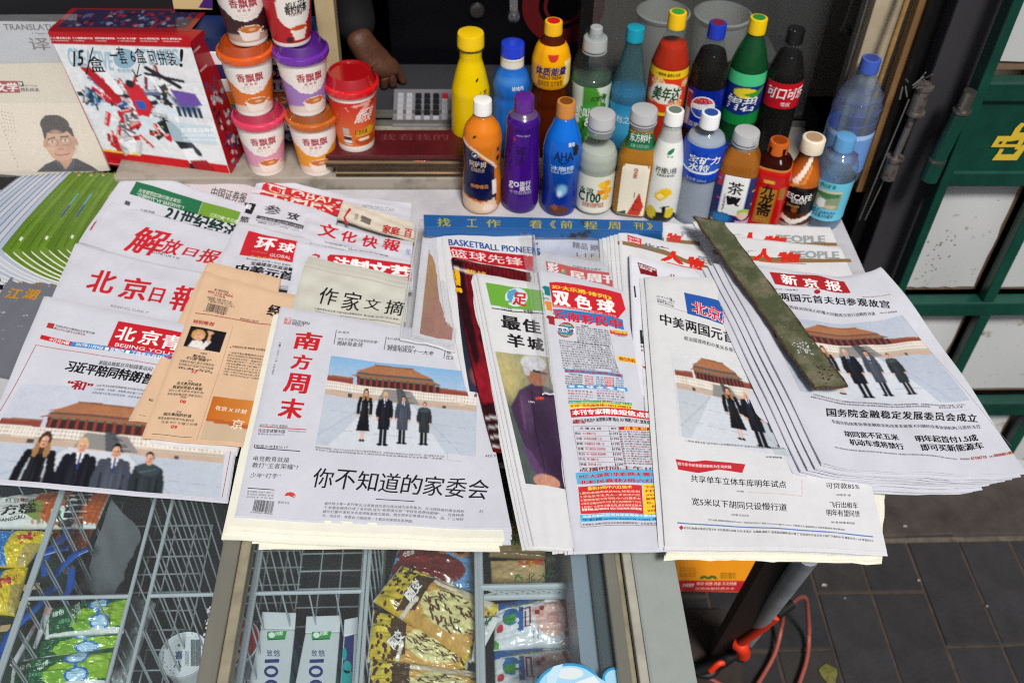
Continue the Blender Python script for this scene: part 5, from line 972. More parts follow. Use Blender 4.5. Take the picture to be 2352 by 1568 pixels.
# ================================================================== BOTTLES
PET = film('clear_bottle', 'f2f5f5', .01, .03, .4); CAPM = mat('cap_plastic', attr=True, rough=.38, coat=.35)
def liquid(n, c, rough=.06, trans=.0): return mat(n, c, rough=rough, coat=0, trans=trans, ior=1.33, spec=.12)
WATER = film('bottled_water', 'dfe9ee', .05, .03, .6)
def zfront(c, x, y, r, z0=0.0):
    b = unz(P(c, x, y), z0); return np.array([b[0], b[1] + r, z0])
class Bottle:
    sc_ = 1.2
    """profile: (height fraction, radius in metres); everything in the bottle's own frame, front facing -y"""
    def __init__(s, name, label, pos, H, prof, group=None, sq=2, rot=0, turn=0, cat='bottle'):
        F = np.array([-pos[0], -pos[1]]); F /= np.linalg.norm(F)
        s.root = empty(name, pos, math.atan2(F[0], -F[1]) + turn); tag(s.root, label, cat, group); s.H, s.sq, s.rot = H, sq, rot
        # smooth the outline
        h = np.array([p[0] for p in prof]) * H; r = np.array([p[1] for p in prof]); s.h, s.r = h, r
        t = np.linspace(0, 1, 90) * h[-1]; rr = np.interp(t, h, r); k = np.array([1, 2, 3, 2, 1.]) / 9; rp = np.pad(rr, 2, 'edge'); s.ph, s.prr = t, np.convolve(rp, k, 'valid')
    def rad(s, h, a=0.0):
        r = np.interp(h, s.ph, s.prr)
        if s.sq != 2: r = r * (np.abs(np.cos(a - s.rot)) ** s.sq + np.abs(np.sin(a - s.rot)) ** s.sq) ** (-1 / s.sq)
        return r
    def shell(s, name, m, h0=0, h1=.95, d=0.0, painter=None, res=(72, 60), a0=-math.pi, a1=math.pi, cap=True):
        n, k = res; p = Paint(n, k, 1.0) if painter is None else painter
        if painter is not None: n, k = p.nu, p.nv
        a = a0 + (a1 - a0) * p.U; h = s.H * (h1 + (h0 - h1) * p.V); r = s.rad(h, a) + d
        V = np.stack([r * np.sin(a), -r * np.cos(a), h], 1); W = n + 1
        i = (np.arange(n)[None, :] + np.arange(k)[:, None] * W).ravel(); F = [tuple(q) for q in np.stack([i, i + W, i + W + 1, i + 1], 1)]
        C = p.C
        if cap and abs(a1 - a0) > 6.2:
            F.append(tuple(k * W + j for j in range(n))[::-1]); F.append(tuple(range(n)))
        return mesh(name, V, F, m, s.root, C if painter is not None else None, True)
    def cap(s, col, h0, r=.0155, h1=1.0, ribs=True, top=None, m=None, dome=0):
        mb = MB(); n = 48; V = []; z0, z1 = s.H * h0, s.H * h1; pr = [(z0, r * .99), (z0 + (z1 - z0) * .15, r), (z0 + (z1 - z0) * .2, r), (z1 - .0018, r * .975), (z1 - .0005, r * .93), (z1 + dome, r * .86), (z1 + dome, .0001)]
        mb.lathe(pr, n, col, close=False)
        if ribs:
            for j in range(n * 2, n * 4):
                x, y, z = mb.v[j]
                if j % 2: mb.v[j] = (x * .965, y * .965, z)
        o = mb.build('cap', m or CAPM, s.root, True, True)
        if top:
            pr_ = Print(); k = 20; pr_.add([(0, 0, z1 + dome + .0003)] + [(r * .7 * math.cos(6.2832 * i / k), r * .7 * math.sin(6.2832 * i / k), z1 + dome + .0003) for i in range(k)], [[0, 1 + i, 1 + (i + 1) % k] for i in range(k)], top); pr_.build('cap_print', INKS, o)
        mb = MB(); mb.lathe([(z0 - .0045, .0165 if r < .018 else r * 1.02), (z0 - .003, .0165 if r < .018 else r * 1.02)], 32, 'ffffff'); mb.build('neck_ring', m or PET, s.root, True)
        return o
    def text(s, items, name='lettering', d=.0006, m=None):
        """items: (text, x centre, height fraction of baseline, width, height, colour, bold[, slant]) in metres of arc"""
        pr = Print()
        for ii, it in enumerate(items):
            txt, xc, hb, wd, ht, col = it[:6]; bo = (it[6] if len(it) > 6 else .01) * .6; sl = it[7] if len(it) > 7 else 0
            if isinstance(txt, str): V, T = glyphs(txt, bo)
            else: V, T = txt
            if s.sc_ != 1: wd, ht, hb = wd * s.sc_, ht * s.sc_, hb - ht * (s.sc_ - 1) / 2 / s.H
            x = xc - wd / 2 + V[:, 0] * wd + sl * V[:, 1] * ht; h = hb * s.H + V[:, 1] * ht; R = np.maximum(np.interp(h, s.ph, s.prr), .008); a = x / max(s.r.max(), .02)
            r = s.rad(h, a) + d + ii * .00006 + (V[:, 2] * .000012 if V.shape[1] > 2 else 0); pr.add(np.stack([r * np.sin(a), -r * np.cos(a), h], 1), T, col)
        return pr.build(name, m or INKS, s.root)
def shape(pts, n=1):  # polygon in 0..1 as a "glyph"
    T = np.array(tessellate_polygon([[Vector((a, b, 0)) for a, b in pts]])); V = np.array(pts, float)
    for _ in range(5):                                  # small pieces, so that the print follows the round wall
        L = np.stack([np.linalg.norm(V[T[:, i]] - V[T[:, (i + 1) % 3]], axis=1) for i in range(3)], 1); big = L.max(1) > .16
        if not big.any(): break
        B = T[big]; k = L[big].argmax(1); r = np.arange(len(B)); i0, i1, i2 = B[r, k], B[r, (k + 1) % 3], B[r, (k + 2) % 3]; im = len(V) + r
        V = np.concatenate([V, (V[i0] + V[i1]) / 2]); T = np.concatenate([T[~big], np.stack([i0, im, i2], 1), np.stack([im, i1, i2], 1)])
    return V, T
def disc(n=24): return shape([(.5 + .5 * math.cos(6.2832 * k / n), .5 + .5 * math.sin(6.2832 * k / n)) for k in range(n)])
LEAF = shape([(0, .1), (.15, .6), (.6, .95), (1, 1), (.9, .55), (.5, .15)]); LEMON = disc(); CUPS = shape([(0, 1), (1, 1), (.85, .35), (.65, .05), (.35, .05), (.15, .35)])
FG_ = 'bottles in the front row'; BG_ = 'bottles in the back row'
def back(c, x, y, yy=1.54): return uny(P(c, x, y), yy)
BO = {}
def B_(name, label, kind, prof, row, pt, R=.033, base=None, **kw):
    if row == 'f':
        pos = zfront('P', base[0], base[1], R); top = uny(P('P', *pt), pos[1])[2] ; g = FG_
        H = top
    else:
        yy = kw.pop('yy', 1.54); q = uny(P('P', *pt), yy); pos = np.array([q[0], yy, .02]); H = q[2] - .02; g = BG_
    sc = R / max(r for _, r in prof); pf = [(h, r * (sc if r > .0145 else 1)) for h, r in prof]
    return Bottle(name, label, pos, H, pf, g, **kw)
SODA = [(0, .026), (.02, .031), (.08, .033), (.30, .033), (.36, .0325), (.42, .033), (.58, .033), (.68, .0315), (.78, .024), (.86, .016), (.89, .0125), (.96, .0125)]
def g_(nu, nv, base): return Paint(nu, nv, 1, base)

# back row -----------------------------------------------------------
b = B_('yellow_bottle', 'yellow sleeved bottle with crimped yellow cap, leftmost in the back row', 'b', [(0, .03), (.03, .035), (.35, .035), (.55, .034), (.70, .026), (.80, .019), (.83, .0195), (.865, .0195), (.875, .017), (.96, .017)], 'b', (1081, 74), .034)
q = g_(60, 50, 'e6c400'); q.ell(.56, .80, .11, .20, 'e0761e').ell(.60, .84, .09, .18, 'e9c418').rect(.445, .7, .45, 1, '1a1a1a'); b.shell('sleeve', INKG, 0, .875, painter=q)
b.cap('ecc40c', .895, .023, 1.0)
b.text([('小茗', .020, .52, .018, .014, '2a2a20', .02, .3), ('同学', .022, .45, .016, .012, '2a2a20', .02, .3), (LEAF, .014, .66, .006, .006, '2a2a20')])
b = B_('milk_bottle', 'blue and cream milk drink bottle with blue cap in the back row', 'b', [(0, .029), (.03, .034), (.5, .034), (.56, .032), (.60, .034), (.66, .034), (.74, .029), (.80, .021), (.86, .0205), (.96, .02)], 'b', (1178, 98), .033)
q = g_(60, 60, '1a64bc'); q.rect(0, 0, 1, .085, 'e4e0d2').poly([(.47, .55), (.62, .38), (.72, .34), (.75, 1), (.47, 1)], 'e8e4d8').line([(.48, .55), (.66, .36)], .012, 'f2f0ea').ell(.5, .20, .2, .05, '5a9ad8', .5, 1); b.shell('sleeve', INKG, 0, .90, painter=q)
b.cap('1c3cc8', .90, .0205); b.text([('娃哈哈', .012, .66, .018, .006, 'e8eef6', .02), ('营养快线', .012, .36, .03, .010, 'c02028', .03), ('营', .010, .42, .014, .014, 'c02028', .03)])
b = B_('energy_bottle', 'amber energy drink bottle with yellow label and yellow cap', 'b', [(0, .028), (.03, .033), (.36, .033), (.40, .031), (.44, .033), (.55, .030), (.58, .0335), (.74, .0335), (.82, .028), (.89, .017), (.91, .0125), (.96, .0125)], 'b', (1272, 48), .033)
b.shell('body', liquid('amber_tea', '4a1a04')); q = g_(60, 40, 'eca800'); q.rect(.3, .58, .55, .9, 'e8a010', .5).rect(.40, .0, .43, 1, 'd88a10', .5).rect(.62, .35, .72, .95, 'f2d88a'); b.shell('label', INKG, .56, .86, .0004, q, cap=False); b.cap('f2b814', .915, .0155, top='c82020')
b.text([('体质能量', .0, .675, .046, .013, '1c2a78', .06, .1), ('ENERGY DRINK', 0, .645, .034, .005, '2a2430', .03), (CUPS, .004, .77, .018, .010, 'c83018'), ('增强体质 补充能量', 0, .615, .036, .004, '5a4420'), ('精神百倍 活力充沛', 0, .595, .036, .004, '5a4420')], d=.001)
b = B_('sport_bottle', 'clear sports-cap bottle with green grass label', 'b', [(0, .028), (.03, .034), (.30, .035), (.46, .034), (.60, .0355), (.64, .0345), (.67, .0365), (.74, .0345), (.80, .027), (.83, .019), (.88, .019)], 'b', (1371, 58), .036)
b.shell('body', PET); b.shell('drink', WATER, .0, .64, -.0015); q = g_(60, 60, '2f7a2c'); q.grad('4e9a34', '1a5420').poly([(.3, 0), (.45, 0), (.42, .5), (.36, .7)], 'dfe8dc', .9).poly([(.55, 0), (.75, 0), (.7, .5)], 'e4eee0', .85).line([(.62, .1), (.66, .45)], .012, '2c7a34').line([(.46, 1), (.60, .1)], .008, '8ac070').line([(.5, 1), (.70, .2)], .006, 'a8d890').line([(.4, 1), (.5, .3)], .008, '0f3c18').ell(.5, .35, .08, .12, '3c9a40')
b.shell('label', INKG, .03, .60, .0004, q, cap=False); b.text([('SCREAM', .016, .50, .026, .007, '143c1c', .03, .4), ('尖叫', -.012, .36, .022, .018, 'e8f0e4', .04), ('&', .0, .30, .010, .014, 'e8f0e4', .03)], d=.001)
b.cap('cfd4d4', .83, .021, .915, ribs=True, m=mat('frosted_cap', 'c4caca', rough=.3, trans=.3)); mb = MB(); mb.lathe([(b.H * .915, .012), (b.H * .985, .0105), (b.H * .99, .009)], 24); mb.build('spout', mat('frosted_cap'), b.root, True)
b = B_('teal_bottle', 'slim teal tinted bottle with teal cap half full of blue drink', 'b', [(0, .03), (.03, .033), (.5, .033), (.62, .027), (.75, .020), (.86, .0145), (.90, .0125), (.96, .0125)], 'b', (1461, 62), .033)
b.shell('body', film('teal_bottle_wall', '98d0d8', .10, .04, 1.0)); b.shell('drink', liquid('blue_drink', '1c80b0'), 0, .53, -.001); q = g_(50, 40, '2c8cc0'); q.ell(.5, .45, .2, .4, '4aa8d4', .6, .8); b.shell('label', INKG, .10, .46, .0004, q, cap=False); b.text([('海之言', .004, .32, .036, .012, 'c8e0ee', .03)], d=.001); b.cap('0c98b0', .905)
b = B_('orange_soda_bottle', 'orange soda bottle with yellow cap and citrus label', 'b', SODA, 'b', (1558, 27), .033); b.shell('body', PET, d=.0004); b.shell('drink', liquid('orange_soda', 'b82806'), 0, .80, -.0006)
q = g_(80, 50, 'e4401a'); q.rect(0, 0, 1, .16, 'f2cc20').rect(0, .93, 1, 1, 'f2cc20')
for (u, v, r) in ((.60, .78, .075), (.42, .28, .06), (.36, .62, .06), (.68, .3, .05)):
    q.ell(u, v, r, r * 2.0, 'f7e6b0').ell(u, v, r * .88, r * 1.76, 'f08a20')
    for k in range(8): q.line([(u, v), (u + r * .85 * math.cos(k * .785), v + r * 1.7 * math.sin(k * .785))], .006, 'f7e6b0')
q.ell(.5, .5, .14, .24, 'f4f0e6'); b.shell('label', INKG, .34, .66, .0008, q, cap=False)
b.text([('美年达', .0, .46, .040, .022, '145c30', .07, .15), ('一瓶畅爽 赢数亿元奖', 0, .625, .036, .005, '5a3a14', .02), ('橙味', .012, .435, .010, .006, 'c82a1a', .03)], d=.0014); b.cap('f4c40c', .90, top='3a9a3a')
b = B_('cola_bottle', 'cola bottle with blue cap and red white blue round emblem', 'b', SODA, 'b', (1650, 52), .033); b.shell('body', PET, d=.0004); b.shell('drink', liquid('cola', '080302'), 0, .80, -.0006)
q = g_(60, 50, '0a2494'); q.rect(.33, .1, .39, .9, 'c8ccd8').rect(.34, .14, .385, .5, 'a83038'); b.shell('label', INKG, .24, .56, .0008, q, cap=False)
WV = shape([(0, .55), (.25, .75), (.55, .65), (.98, .85), (1, .72), (.75, .55), (.45, .62), (.12, .40)])
def half(top): 
    pts = [(.5 + .5 * math.cos(a), .5 + .5 * math.sin(a)) for a in (np.linspace(.45, 2.9, 16) if top else np.linspace(3.3, 6.1, 16))]
    return shape(pts)
b.text([(disc(28), .0, .36, .036, .036, 'eef0f4'), (half(True), -.0, .3685, .032, .032, 'c8202c'), (half(False), .0, .3665, .032, .030, '1a48b8'), ('百事可乐', 0, .275, .034, .008, 'd8dcea', .02)], d=.0014); b.cap('1a38b8', .90, top='7a1c30')
b = B_('lemon_lime_bottle', 'green soda bottle with yellow cap and blue label', 'b', SODA, 'b', (1744, 40), .033); b.shell('body', film('green_bottle_wall', '3cae6a', .12, .04, 1.0), d=.0004); b.shell('drink', liquid('green_soda', '04481c'), 0, .74, -.0006)
q = g_(60, 60, '13843c'); q.rect(0, 0, 1, .22, '4cc888').poly([(0, .22), (1, .22), (1, .62), (.5, .80), (0, .66)], '17307c').ell(.52, .36, .10, .10, 'ead430').poly([(.5, .38), (.72, .26), (.62, .46)], '3ca030'); b.shell('label', INKG, .28, .66, .0008, q, cap=False)
b.text([('雪碧', 0, .40, .044, .024, 'f2f5f4', .028, .15)], d=.0014); b.cap('f0c80c', .90, top='2a8a3a')
b = B_('dark_cola_bottle', 'dark cola bottle with black cap and red label', 'b', SODA, 'b', (1830, 65), .033); b.shell('body', PET, d=.0004); b.shell('drink', liquid('cola', '080302'), 0, .82, -.0006)
q = g_(60, 40, '1a1114'); q.rect(.36, 0, 1, 1, 'c01824'); b.shell('label', INKG, .44, .64, .0008, q, cap=False); b.text([('可口可乐', .010, .525, .058, .018, 'f6f2f2', .05, .1), ('零度', .012, .465, .014, .007, 'f0e0e0', .03)], d=.0014); b.cap('141416', .90)
b = B_('large_water_bottle', 'large pale blue water bottle with blue cap, rightmost of the back row', 'b', [(0, .036), (.03, .041), (.40, .041), (.55, .040), (.60, .041), (.72, .036), (.80, .026), (.87, .016), (.90, .0135), (.96, .0135)], 'b', (2003, 133), .041, yy=1.462)
b.shell('body', film('blue_bottle_wall', 'd2e0f6', .10, .03, .8)); b.shell('drink', film('water_fill', 'dfe8f4', .08, .05, .6), 0, .70, -.002); q = g_(50, 40, '6f9ad8'); q.rect(0, 0, 1, .12, 'a8c8f0').ell(.5, .6, .12, .3, '4a2a80').ell(.5, .6, .07, .18, '7aa4dc'); b.shell('label', INKG, .12, .46, .0006, q, cap=False)
mb = MB()
for k in range(4):
    z = b.H * (.52 + k * .09); mb.tube([(1.0 * float(b.rad(z)) * math.sin(a), -1.0 * float(b.rad(z)) * math.cos(a), z + .006 * math.sin(a * 1.0)) for a in np.linspace(0, 6.2832, 40)], .0005, 5)
mb.build('grooves', mat('groove_blue', '4460a8', rough=.3), b.root, True); b.cap('3c5cb8', .90, .0165, top='283c88')

# front row ----------------------------------------------------------
b = B_('milk_tea_bottle', 'orange and navy milk tea bottle with white cap, leftmost in the front row', 'f', [(0, .030), (.03, .033), (.25, .033), (.40, .030), (.52, .031), (.66, .033), (.76, .029), (.85, .016), (.88, .0135), (.96, .0135)], 'f', (1105, 228), .033, (1107, 494))
q = g_(70, 70, 'd87818'); q.poly([(.3, .24), (.42, .30), (.62, .48), (.64, .86), (.3, .80)], '0c1240').line([(.30, .22), (.44, .28), (.60, .44), (.64, .5)], .012, 'e8dcc8').poly([(.3, .82), (.5, .86), (.62, .82), (.66, 1), (.3, 1)], 'e4c8a8').ell(.56, .93, .05, .05, 'f0d8d0').rect(.60, .62, .64, .78, 'ece4da').ell(.66, .40, .02, .03, '2a1c14').ell(.65, .30, .02, .03, '1a2250'); b.shell('sleeve', INKG, 0, .87, painter=q); b.shell('neck', PET, .86, .95)
b.text([('阿萨姆', -.008, .47, .026, .010, 'd8c8b8', .03), ('原味奶茶', -.008, .42, .022, .007, 'b8a8a0', .02), ('啊哪哪我', -.004, .27, .026, .006, 'd0883c', .02), (disc(), -.012, .56, .010, .010, 'c8ccd8'), (disc(), -.012, .563, .0085, .0085, '1a2250'), (LEAF, -.012, .565, .005, .005, 'e8e8f0'), (LEAF, -.014, .73, .006, .005, '4a2a10')]); b.cap('f0f0ec', .885, .0155)
b = B_('purple_bottle', 'deep purple sleeved bottle with purple cap', 'f', [(0, .029), (.03, .032), (.2, .0325), (.55, .029), (.74, .027), (.80, .0285), (.845, .025), (.87, .017), (.89, .0145), (.96, .0145)], 'f', (1204, 220), .032, (1196, 492))
q = g_(50, 60, '3a0c78'); q.ell(.42, .19, .018, .02, 'c82418').ell(.45, .5, .05, .5, '5c2c98', .5, 1); b.shell('sleeve', INKG, 0, .85, painter=q); b.shell('neck', mat('purple_neck', '6a5480', rough=.2, trans=.3), .845, .89, cap=False)
b.text([('碱', -.002, .56, .016, .015, '28104c', .02), ('法', -.002, .47, .016, .015, '28104c', .02), ('go', -.012, .25, .016, .012, 'e8e4f0', .03), ('旅行', .008, .28, .016, .008, 'e8e4f0', .03), ('撒欢', .008, .235, .016, .008, 'e8e4f0', .03), ('不等后悔药', 0, .20, .032, .006, 'b8a8d0', .01), ('一瓶碱性水 无糖无气', 0, .72, .024, .0025, 'c8b8dc')]); b.cap('5c2488', .885, .0165)
b = B_('iced_coffee_bottle', 'blue iced coffee bottle with smiling face print and tan cap', 'f', [(0, .029), (.03, .031), (.12, .031), (.22, .029), (.42, .032), (.58, .033), (.70, .0285), (.80, .020), (.86, .0155), (.88, .0135), (.96, .0135)], 'f', (1297, 232), .033, (1286, 499))
q = g_(60, 70, '1664c0'); q.grad('0a6ad0', '042a88', .1, .8).ell(.52, .70, .06, .08, '8cc8ec', .9, .8).ell(.5, .74, .03, .05, 'e0f0f8', .8, .9).ell(.5, .93, .09, .05, '5a2c14').ell(.46, .90, .03, .03, '8a4c24').ell(.62, .27, .035, .055, '16181c'); b.shell('sleeve', INKG, 0, .87, painter=q); b.shell('neck', liquid('coffee_neck', '5a2c14'), .865, .90)
ARC = shape([(0, 1), (.1, .45), (.5, .0), (.9, .45), (1, 1), (.88, 1), (.8, .6), (.5, .22), (.2, .6), (.12, 1)])
b.text([('AHA', .003, .565, .028, .012, '0c1c48', .05), (ARC, .003, .525, .016, .007, '0c1c48'), ('冰咖啡', .002, .46, .034, .008, 'c8e0f4', .03), ('Iced Coffee', .002, .432, .032, .0055, 'b0cce8', .02), ('雅哈', .0165, .675, .011, .006, 'f0f0f0', .03)]); b.cap('c8843a', .875, .0155, top='7a4418')
b = B_('lemon_vitamin_bottle', 'clear lemon drink bottle with white label and big grey cap', 'f', [(0, .030), (.03, .034), (.45, .034), (.50, .0355), (.60, .034), (.68, .027), (.74, .021), (.82, .0195), (.84, .019), (.96, .019)], 'f', (1381, 260), .034, (1366, 497))
b.shell('body', PET, d=.0004); b.shell('drink', liquid('cloudy_water', 'b4b8ac', .1, .0), 0, .66, -.0006); q = g_(60, 50, 'dfe2d2'); q.ell(.60, .24, .05, .13, 'e8a414').ell(.565, .22, .035, .09, 'f2c020').ell(.62, .42, .045, .10, 'f0b018').ell(.555, .42, .035, .08, 'e08a10').ell(.60, .58, .035, .08, 'eab01c').ell(.63, .30, .02, .05, 'f6d868')
b.shell('label', INKS, .03, .44, .0008, q, cap=False); b.text([('水溶', -.014, .245, .022, .012, '1c4a34', .03), ('C100', -.008, .165, .034, .016, '16402c', .06), ('补充每日所需维生素', 0, .125, .032, .005, 'b8402c', .02), ('复合果汁饮料 445ml', 0, .10, .032, .005, 'b8402c', .02)], d=.0014); b.cap('c4c6c6', .885, .0225, 1.0, m=mat('grey_cap', 'b4b6b8', rough=.35)); mb = MB(); mb.lathe([(b.H * .80, .0215), (b.H * .88, .0222)], 40, close=False); mb.build('cap_band', film('cap_band', 'd0d4d4', .35, .15, 1.0), b.root, True)
b = B_('oriental_tea_bottle', 'amber tea bottle with green neck label and red sail print', 'f', [(0, .030), (.03, .034), (.50, .034), (.58, .033), (.66, .026), (.70, .0215), (.84, .0205), (.88, .0185), (.96, .0185)], 'f', (1469, 250), .0335, (1455, 501), sq=4, rot=0)
b.shell('body', PET, d=.0004); b.shell('drink', liquid('oolong_tea', 'a86c0c'), 0, .83, -.0006); q = g_(30, 60, 'eee8d2'); q.poly([(0, 0), (.12, 0), (0, .08)], 'b47c1c').poly([(1, 0), (.88, 0), (1, .08)], 'b47c1c').poly([(.75, .52), (.95, .80), (.85, 1), (.35, 1)], 'c8341c').poly([(.0, .97), (.3, .9), (.35, 1), (0, 1)], '1c5a3c').line([(.6, .7), (.75, .72)], .01, '7a1c10').line([(.5, .85), (.85, .88)], .01, '7a1c10').line([(.55, .45), (.62, 1)], .008, '3a2a1c')
b.shell('label', INKS, .03, .56, .0008, q, a0=-.62, a1=.62, cap=False); q = g_(50, 16, '0f6a42'); b.shell('neck_label', INKS, .68, .83, .0006, q, cap=False)
b.text([('东方树叶', .0, .755, .040, .013, 'eef4ee', .03), ('无糖 乌龙茶饮料', .0, .70, .034, .005, '9ac8ac', .01)], d=.0014); b.text([('乌', .0, .50, .006, .006, 'b83a2c', .02), ('龙', .0, .465, .006, .006, 'b83a2c', .02), ('茶', .0, .43, .006, .006, 'b83a2c', .02)], d=.0016); b.cap('b0b2b2', .905, .0225, 1.0, m=mat('grey_cap')); mb = MB(); mb.lathe([(b.H * .845, .0215), (b.H * .90, .0222)], 40, close=False); mb.build('cap_band', film('cap_band'), b.root, True)
b = B_('white_lemon_bottle', 'white lemon juice bottle with white cap and lemon picture', 'f', [(0, .027), (.03, .031), (.35, .031), (.55, .029), (.70, .022), (.80, .0165), (.87, .0135), (.96, .0135)], 'f', (1549, 252), .031, (1518, 514))
q = g_(60, 70, 'e4e6e0'); q.rect(0, 0, 1, .14, 'b8bab6').ell(.53, .64, .06, .055, 'f0c818').ell(.49, .68, .05, .05, 'e8bc14').ell(.49, .68, .03, .03, 'f8e890').ell(.5, .95, .2, .08, '1a1a16').ell(.43, .88, .05, .07, 'c8b820').ell(.60, .88, .05, .06, 'd8c428').line([(.54, .80), (.54, .9)], .012, '141412').line([(.51, .82), (.58, .80)], .006, '141412'); b.shell('sleeve', INKG, 0, .87, painter=q)
b.text([('柠檬U格', .002, .50, .032, .010, '3a3a3c', .01), ('无糖维生素饮料', .002, .47, .026, .004, '4a4a4c'), (LEAF, .006, .66, .013, .010, '1a7a4c'), ('统一企业', .006, .64, .010, .003, '1a7a4c')]); b.cap('eef0ec', .885, .0155, top='6a7a70')
b = B_('ion_drink_bottle', 'clear drink bottle with wide blue label and white cap', 'f', [(0, .029), (.03, .0325), (.42, .031), (.45, .033), (.50, .034), (.74, .034), (.80, .029), (.86, .018), (.88, .0135), (.96, .0135)], 'f', (1629, 258), .034, (1596, 521))
b.shell('body', PET, d=.0004); b.shell('drink', liquid('ion_water', 'a0a8b8', .08), 0, .80, -.0006); q = g_(60, 50, '0a40b0'); q.ell(.5, .62, .16, .12, 'dfe8f4').ell(.5, .56, .18, .11, '1e58b8').rect(0, .9, 1, .93, '1a4ca0'); b.shell('label', INKG, .44, .77, .0008, q, cap=False)
b.text([('宝矿力', .004, .63, .044, .012, 'eef2f8', .05, .1), ('水特', -.004, .56, .028, .012, 'eef2f8', .05, .1), ('净含量:500mL', -.004, .455, .030, .006, 'a8c0e8', .01)], d=.0014); b.cap('eef0f2', .88, .0160, top='2a4c98')
b = B_('fruit_tea_bottle', 'amber fruit tea bottle with dark blue illustrated label', 'f', [(0, .031), (.03, .035), (.62, .035), (.72, .033), (.80, .026), (.84, .0205), (.96, .0185)], 'f', (1713, 300), .0335, (1680, 529), sq=4)
b.shell('body', PET, d=.0004); b.shell('drink', liquid('fruit_tea', 'a05c0c'), 0, .84, -.0006); q = g_(80, 60, '1b2a66'); q.rect(.42, 0, .60, .78, 'eef0ee').rect(.36, .0, .40, .22, 'c82a34')
for k in range(30): q.ell(q.rs.rand(), q.rs.rand(), .015, .02, ['c83a6a', '3a9ab8', 'd8c838', '6a3a9a'][k % 4]) if True else None
q.rect(.42, 0, .60, .78, 'eef0ee').ell(.45, .86, .08, .11, '1c5a9a').ell(.45, .86, .06, .08, '2a7ab8').ell(.60, .72, .05, .09, 'a8c84a').ell(.60, .77, .04, .08, 'e8c8b4').poly([(.53, 1), (.56, .88), (.68, .86), (.72, 1)], 'd0a8c8').ell(.28, .6, .04, .05, 'd8485a').ell(.70, .3, .03, .06, 'c84a8a')
b.shell('label', INKS, .06, .62, .0008, q, cap=False); b.text([('茶', .002, .435, .020, .020, '141418', .03), ('π', .002, .31, .018, .014, '141418', .02), ('净含量:500ml', -.011, .24, .003, .03, '5a5a60')], d=.0014); b.cap('b4b6b6', .90, .0215, 1.0, m=mat('grey_cap')); mb = MB(); mb.lathe([(b.H * .835, .0205), (b.H * .895, .0212)], 40, close=False); mb.build('cap_band', film('cap_band'), b.root, True)
b = B_('plum_juice_bottle', 'red and gold plum juice bottle with orange cap', 'f', [(0, .028), (.04, .033), (.62, .033), (.70, .033), (.80, .025), (.85, .0165), (.87, .0145), (.96, .0145)], 'f', (1791, 322), .0325, (1755, 530), sq=3.2)
q = g_(60, 60, 'b80c08'); q.rect(.44, .30, .58, .88, 'a8762c').rect(.60, .26, .64, .45, '9a6a24').ell(.5, .18, .05, .03, 'd8a830'); q.rect(0, 0, 1, .03, 'a8762c'); b.shell('body', liquid('dark_plum', '2c0a06'), 0, .95); b.shell('sleeve', INKG, .01, .76, .0006, q, cap=False)
b.text([('九', .002, .47, .018, .018, '1c120c', .04), ('龙', .002, .345, .018, .018, '1c120c', .04), ('斋', .002, .215, .018, .020, '1c120c', .04), ('酸梅汤', 0, .14, .014, .005, 'd8a048', .01)], d=.0014); b.cap('c05c14', .865, .0165, top='8a3a0c')
b = B_('coffee_bottle', 'small coffee bottle with cream cap and black label', 'f', [(0, .030), (.04, .033), (.20, .033), (.30, .0325), (.46, .033), (.58, .030), (.70, .022), (.82, .0175), (.86, .017), (.96, .017)], 'f', (1873, 315), .031, (1828, 527))
q = g_(60, 70, '4a1c06'); q.ell(.5, .28, .3, .3, 'b8601c', .9, .8).line([(.55, .05), (.50, .2), (.44, .35)], .03, 'f0e4d4').rect(0, .40, 1, .76, '141012').line([(.35, .82), (.5, .90), (.68, .80)], .03, 'ece4da').rect(0, .93, 1, 1, 'b8a898').ell(.5, .72, .03, .04, '8a4a20').line([(.58, .15), (.52, .34), (.40, .42)], .014, 'd8883a'); b.shell('sleeve', INKG, 0, .86, painter=q)
b.text([('NESCAFÉ', -.002, .37, .044, .012, 'f2eeea', .05), ('雀巢咖啡', .004, .325, .022, .007, 'e0dcd8', .02), ('Smooth', -.004, .275, .018, .005, 'c89a50')]); b.cap('e8dcc4', .855, .0195, 1.0, top='b09070', ribs=False)
b = B_('pale_blue_water_bottle', 'small clear water bottle with light blue label, far right of the front row', 'f', [(0, .031), (.03, .034), (.20, .033), (.60, .034), (.66, .035), (.72, .034), (.80, .027), (.85, .016), (.87, .014), (.96, .014)], 'f', (1953, 312), .034, (1897, 533))
b.shell('body', film('pale_bottle_wall', 'e6f2f6', .06, .03, .8)); b.shell('drink', film('water_fill'), 0, .80, -.0012); q = g_(60, 50, '6cc4e0'); q.rect(.40, .22, .60, .70, '8a9a78').ell(.46, .55, .04, .12, 'e8ecec').ell(.54, .62, .05, .06, 'c8b89a').poly([(.4, .22), (.6, .22), (.6, .36), (.48, .42), (.4, .34)], '3c7a48').rect(.40, .22, .60, .27, 'c8c4a8'); b.shell('label', INKS, .13, .58, .0008, q, cap=False)
b.text([('崂山矿泉', -.004, .52, .022, .007, '0c8a3c', .03), ('昌仁', -.012, .215, .012, .008, '1a4a7c', .03), ('饮用天然水', .008, .215, .022, .005, '1a4a7c', .01), ('净含量:570毫升', 0, .17, .032, .006, '1a4a7c')], d=.0014); b.cap('5c9cd0', .86, .0170)

